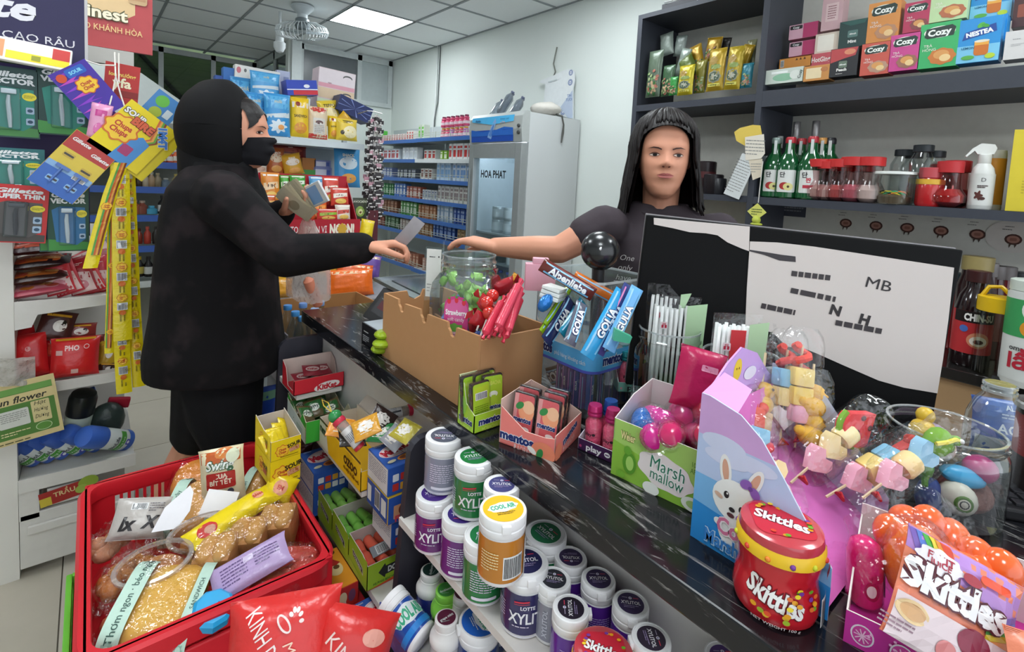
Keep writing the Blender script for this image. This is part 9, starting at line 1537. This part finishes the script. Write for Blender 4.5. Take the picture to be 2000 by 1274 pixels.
b.chain([s1,e1,w1],[.055,.042,.030],12);hand(b,w1,h1-w1,(0,.2,1),1,(30,45,35),3,1.0,(30,5))
s2,e2,w2=W(455,385,1.80),W(492,470,1.78),W(549,416,1.72);h2=W(592,396,1.71)
b.chain([s2,e2,w2],[.05,.04,.028],12);hand(b,w2,h2-w2,V((.2,.3,-1)),-1,(12,40,40),4,1.0,(45,50))
k1=W(452,860,1.60);k2=W(388,850,1.70);f1=V((k1.x+.0,k1.y,.07));f2=k2+V((-.16,.10,-.42));f2.z=.12
b.chain([c1,k1,k1+(f1-k1)*.3,f1],[.1,.058,.055,.036],12);b.hull(f1+V((0,0,-.03)),.035,f1+V((.14,-.06,-.042)),.026);b.chain([c1,k2,k2+(f2-k2)*.3,f2],[.1,.060,.056,.036],12);b.hull(f2+V((0,0,-.03)),.034,f2+V((.11,-.05,-.09)),.026)
part('body',remesh(b,.0045,3),SKIN,root)
a=Art();ez=.49*H;facial(ez,.003);a.build('face_features',root,facemap(TH,H,.0012),curve=-.004,rough=.5,step=.00012)
BLACK=M('#17161a',.75,scale=30,amt=.1)
def mk(i,j):
 u=(i-.5)*2;t=.04+.40*j-.05*abs(u)**2*(j-.3);x=u*.066;return tuple(TH@V((x,facey(min(.058,max(-.058,x))*.96,max(.02,t))+.008+.014*g2(x,.02)*g2(j-.5,.25)-.04*max(0,abs(u)-.75),t*H)))
obj('face_mask',B().surf(mk,24,14),BLACK,root,True)
obj('hair_fringe',B().surf(lambda i,j:tuple(TH@V(((i-.5)*.126,facey((i-.5)*.120,.95-(.95-(.52+.24*(1-(2*i-1)**2)))*j)+.003+.0012*sin(i*60),(.95-(.95-(.52+.24*(1-(2*i-1)**2)))*j)*H))),30,12),HAIR,root,True)
b=B();b.smooth=True;hc=V((0,-.045,.118))
for off in(0,1):
 rr_=lambda th,ph:hc+V(((.118-.012*off)*sin(th)*cos(ph),-(.132-.012*off)*cos(th)*(1 if cos(th)>0 else .78),(.148-.012*off)*sin(th)*sin(ph)*(1.07-.075*sin(ph))+.006*sin(th)**2*(1+sin(ph))))+V((0,0,.004*noise.noise((th*3,ph*3,off))))
 b.surf(lambda i,j:tuple(TH@rr_(R(4+137*j),2*pi*i*(1 if off else-1))),40,20)
b.tube([TH@rr_(R(141),R(9*k))for k in range(41)],.009,8)
COAT=M('#0f0d0f',.9,kind='coat',scale=11,col2='#241d1f',bump=.12);
nt=COAT.node_tree;no_=[n for n in nt.nodes if n.type=='TEX_NOISE'][0];mx_=[n for n in nt.nodes if n.type=='MIX'][0];rp=nt.nodes.new('ShaderNodeValToRGB');rp.color_ramp.elements[0].position=.52;rp.color_ramp.elements[1].position=.68;nt.links.new(no_.outputs['Fac'],rp.inputs[0]);nt.links.new(rp.outputs[0],mx_.inputs[0])
b.chain([TH@V((0,-.085,.045)),TH@V((0,-.06,-.03)),TH@V((0,-.05,-.085))],[.085,.105,.125],16).chain([TH@V((0,.0,.0)),TH@V((0,-.02,-.06))],[.055,.085],14);obj('hood',b,M('#0e0d0f',.8,scale=20,amt=.15,bump=.1),root,True)
b=B();T0=Matrix.Identity(4)
def crow(px,py,hf,hn,d=D):p=W(px,py,d);return p,hf,hn
rows=[crow(425,718,.193,.19),crow(426,680,.195,.20),crow(428,600,.175,.195),crow(429,500,.162,.195),crow(430,420,.148,.195),crow(428,370,.125,.185),crow(430,345,.105,.14),crow(436,322,.095,.105)]
vs=[];n=32
for p,hf,hn in rows:
 for i in range(n):q=2*pi*i/n;vs.append(p+F_*hf*math.copysign(abs(cos(q))**.85,cos(q))+N_*hn*math.copysign(abs(sin(q))**.85,sin(q))+V((0,0,-.03*cos(q)*0)))
b.add(vs,[(j*n+i,j*n+(i+1)%n,(j+1)*n+(i+1)%n,(j+1)*n+i)for j in range(len(rows)-1)for i in range(n)]+[tuple(range(n))[::-1],tuple(range((len(rows)-1)*n,len(rows)*n))])
b.chain([W(432,385,1.50),s1,s1+(e1-s1)*.5,e1,e1+(w1-e1)*.5,w1+(h1-w1)*-.2],[.082,.080,.070,.062,.054,.047],14);b.chain([W(440,385,1.74),s2,e2,e2+(w2-e2)*.6,w2],[.08,.078,.066,.055,.046],14)
part('coat',remesh(b,.0065,5),COAT,root)
b=B();b.chain([c1+V((0,0,.05)),k1+(c1-k1)*.4,k1+V((0,0,.0))],[.135,.105,.082],14);b.chain([c1+V((0,0,.05)),k2+(c1-k2)*.4,k2+V((0,0,.02))],[.135,.105,.084],14);part('shorts',remesh(b,.007,5),M('#0f0f12',.85,bump=.1),root)
for f_ in(f1,f2):obj('sandal',B().hull(f_+V((-.02,.0,-.062)),.012,f_+V((.14,-.06,-.062 if f_ is f1 else-.115)),.012),M('#26262a',.6),root)
wv=lambda p:R0+p
fdir=(h2-w2).normalized();pc=wv(h2)+V((0,0,.035))
t=thing('phone','white bordered phone with blue screen held in the hooded woman\'s far hand','phone',PD(608,384,1.68),(R(52),R(-22),R(-22)));obj('phone_body',B().box(-.037,-.004,-.075,.037,.004,.075,ch=.003),M('#d8d8da',.3),t,None);a=Art();a.rr(0,0,.066,.14,.005,'#e8e6e2');a.rr(0,.02,.058,.07,.002,'#8ab0dc');a.rr(0,-.04,.05,.03,.002,'#a8bcd4');a.build('screen',t,plane((0,-.0041,0),(1,0,0),(0,0,1)));t.rotation_euler=(R(48),R(62),R(-25))
for i in range(4):
 t=thing('banknote','folded pale banknote '+['lowest','second','third','topmost'][i]+' in the fan in her far hand','money',PD(578+3*i,398-3*i,1.66+.006*i),(R(40),R(38+7*i),R(-25)),None);b=B();b.smooth=True
 for sg in(1,-1):b.surf(lambda i_,j:(((i_-.5)*.13)*sg,-.0007*sg-.008*sin(3*i_+i),(j-.5)*.062),10,3)
 obj('note',b,M(['#cfc4a8','#d8ccb0','#c0b69e','#ddd2b6'][i],.7,scale=60,amt=.2),t,True);a=Art();a.text('5',.03,0,.03,'#7a725c',.0)if i==3 else a.ell(.0,0,.018,.02,'#a0967c');a.build('note_print',t,lambda u,v,d:(u,-.0014-d-.008*sin(3*(u/.13+.5)+i),v),curve=.03)
t=thing('banknote','greyish banknote passed between the two hands','money',PD(800,452,1.485),(R(20),R(-52),R(-38)));b=B();b.smooth=True
for sg in(1,-1):b.surf(lambda i_,j:(((i_-.5)*.09)*sg,-.0007*sg-.006*sin(3*i_),(j-.5)*.04),10,3)
obj('note',b,M('#a8a4a8',.7,scale=50,amt=.2),t,True)
t=thing('carrier_bag','thin translucent carrier bag hanging from the hooded woman\'s far wrist','bag',PD(602,590,1.70));b=B();b.smooth=True;top=PD(602,430,1.70)-PD(602,590,1.70)
def cbag(i,j,sg):k=j**.8;w_=.075*(1-.72*max(0,(j-.35)/.65));return(top.x*j+(i-.5)*2*w_*.77,top.y*j-(i-.5)*2*w_*.64+sg*.03*(1-j*.8)*max(0,1-(2*i-1)**2)**.5,top.z*j+.006*noise.noise((i*7,j*7,sg))+.02*(2*i-1)**2*(1-j))
for sg in(1,-1):b.surf(lambda i,j:cbag(i,j,sg),16,18)
obj('film',b,GL('#f0e6e0',.5,.12,.6,'thin_film',.28),t)
t=thing('sausage_pack','pink orange sausage shaped food seen inside the carrier bag','food',PD(612,572,1.70),(R(10),R(-24),0));obj('sausage',B().lathe([(.004,-.06),(.016,-.05),(.019,0),(.017,.05),(.005,.062)],16),M('#d8866a',.45),t)
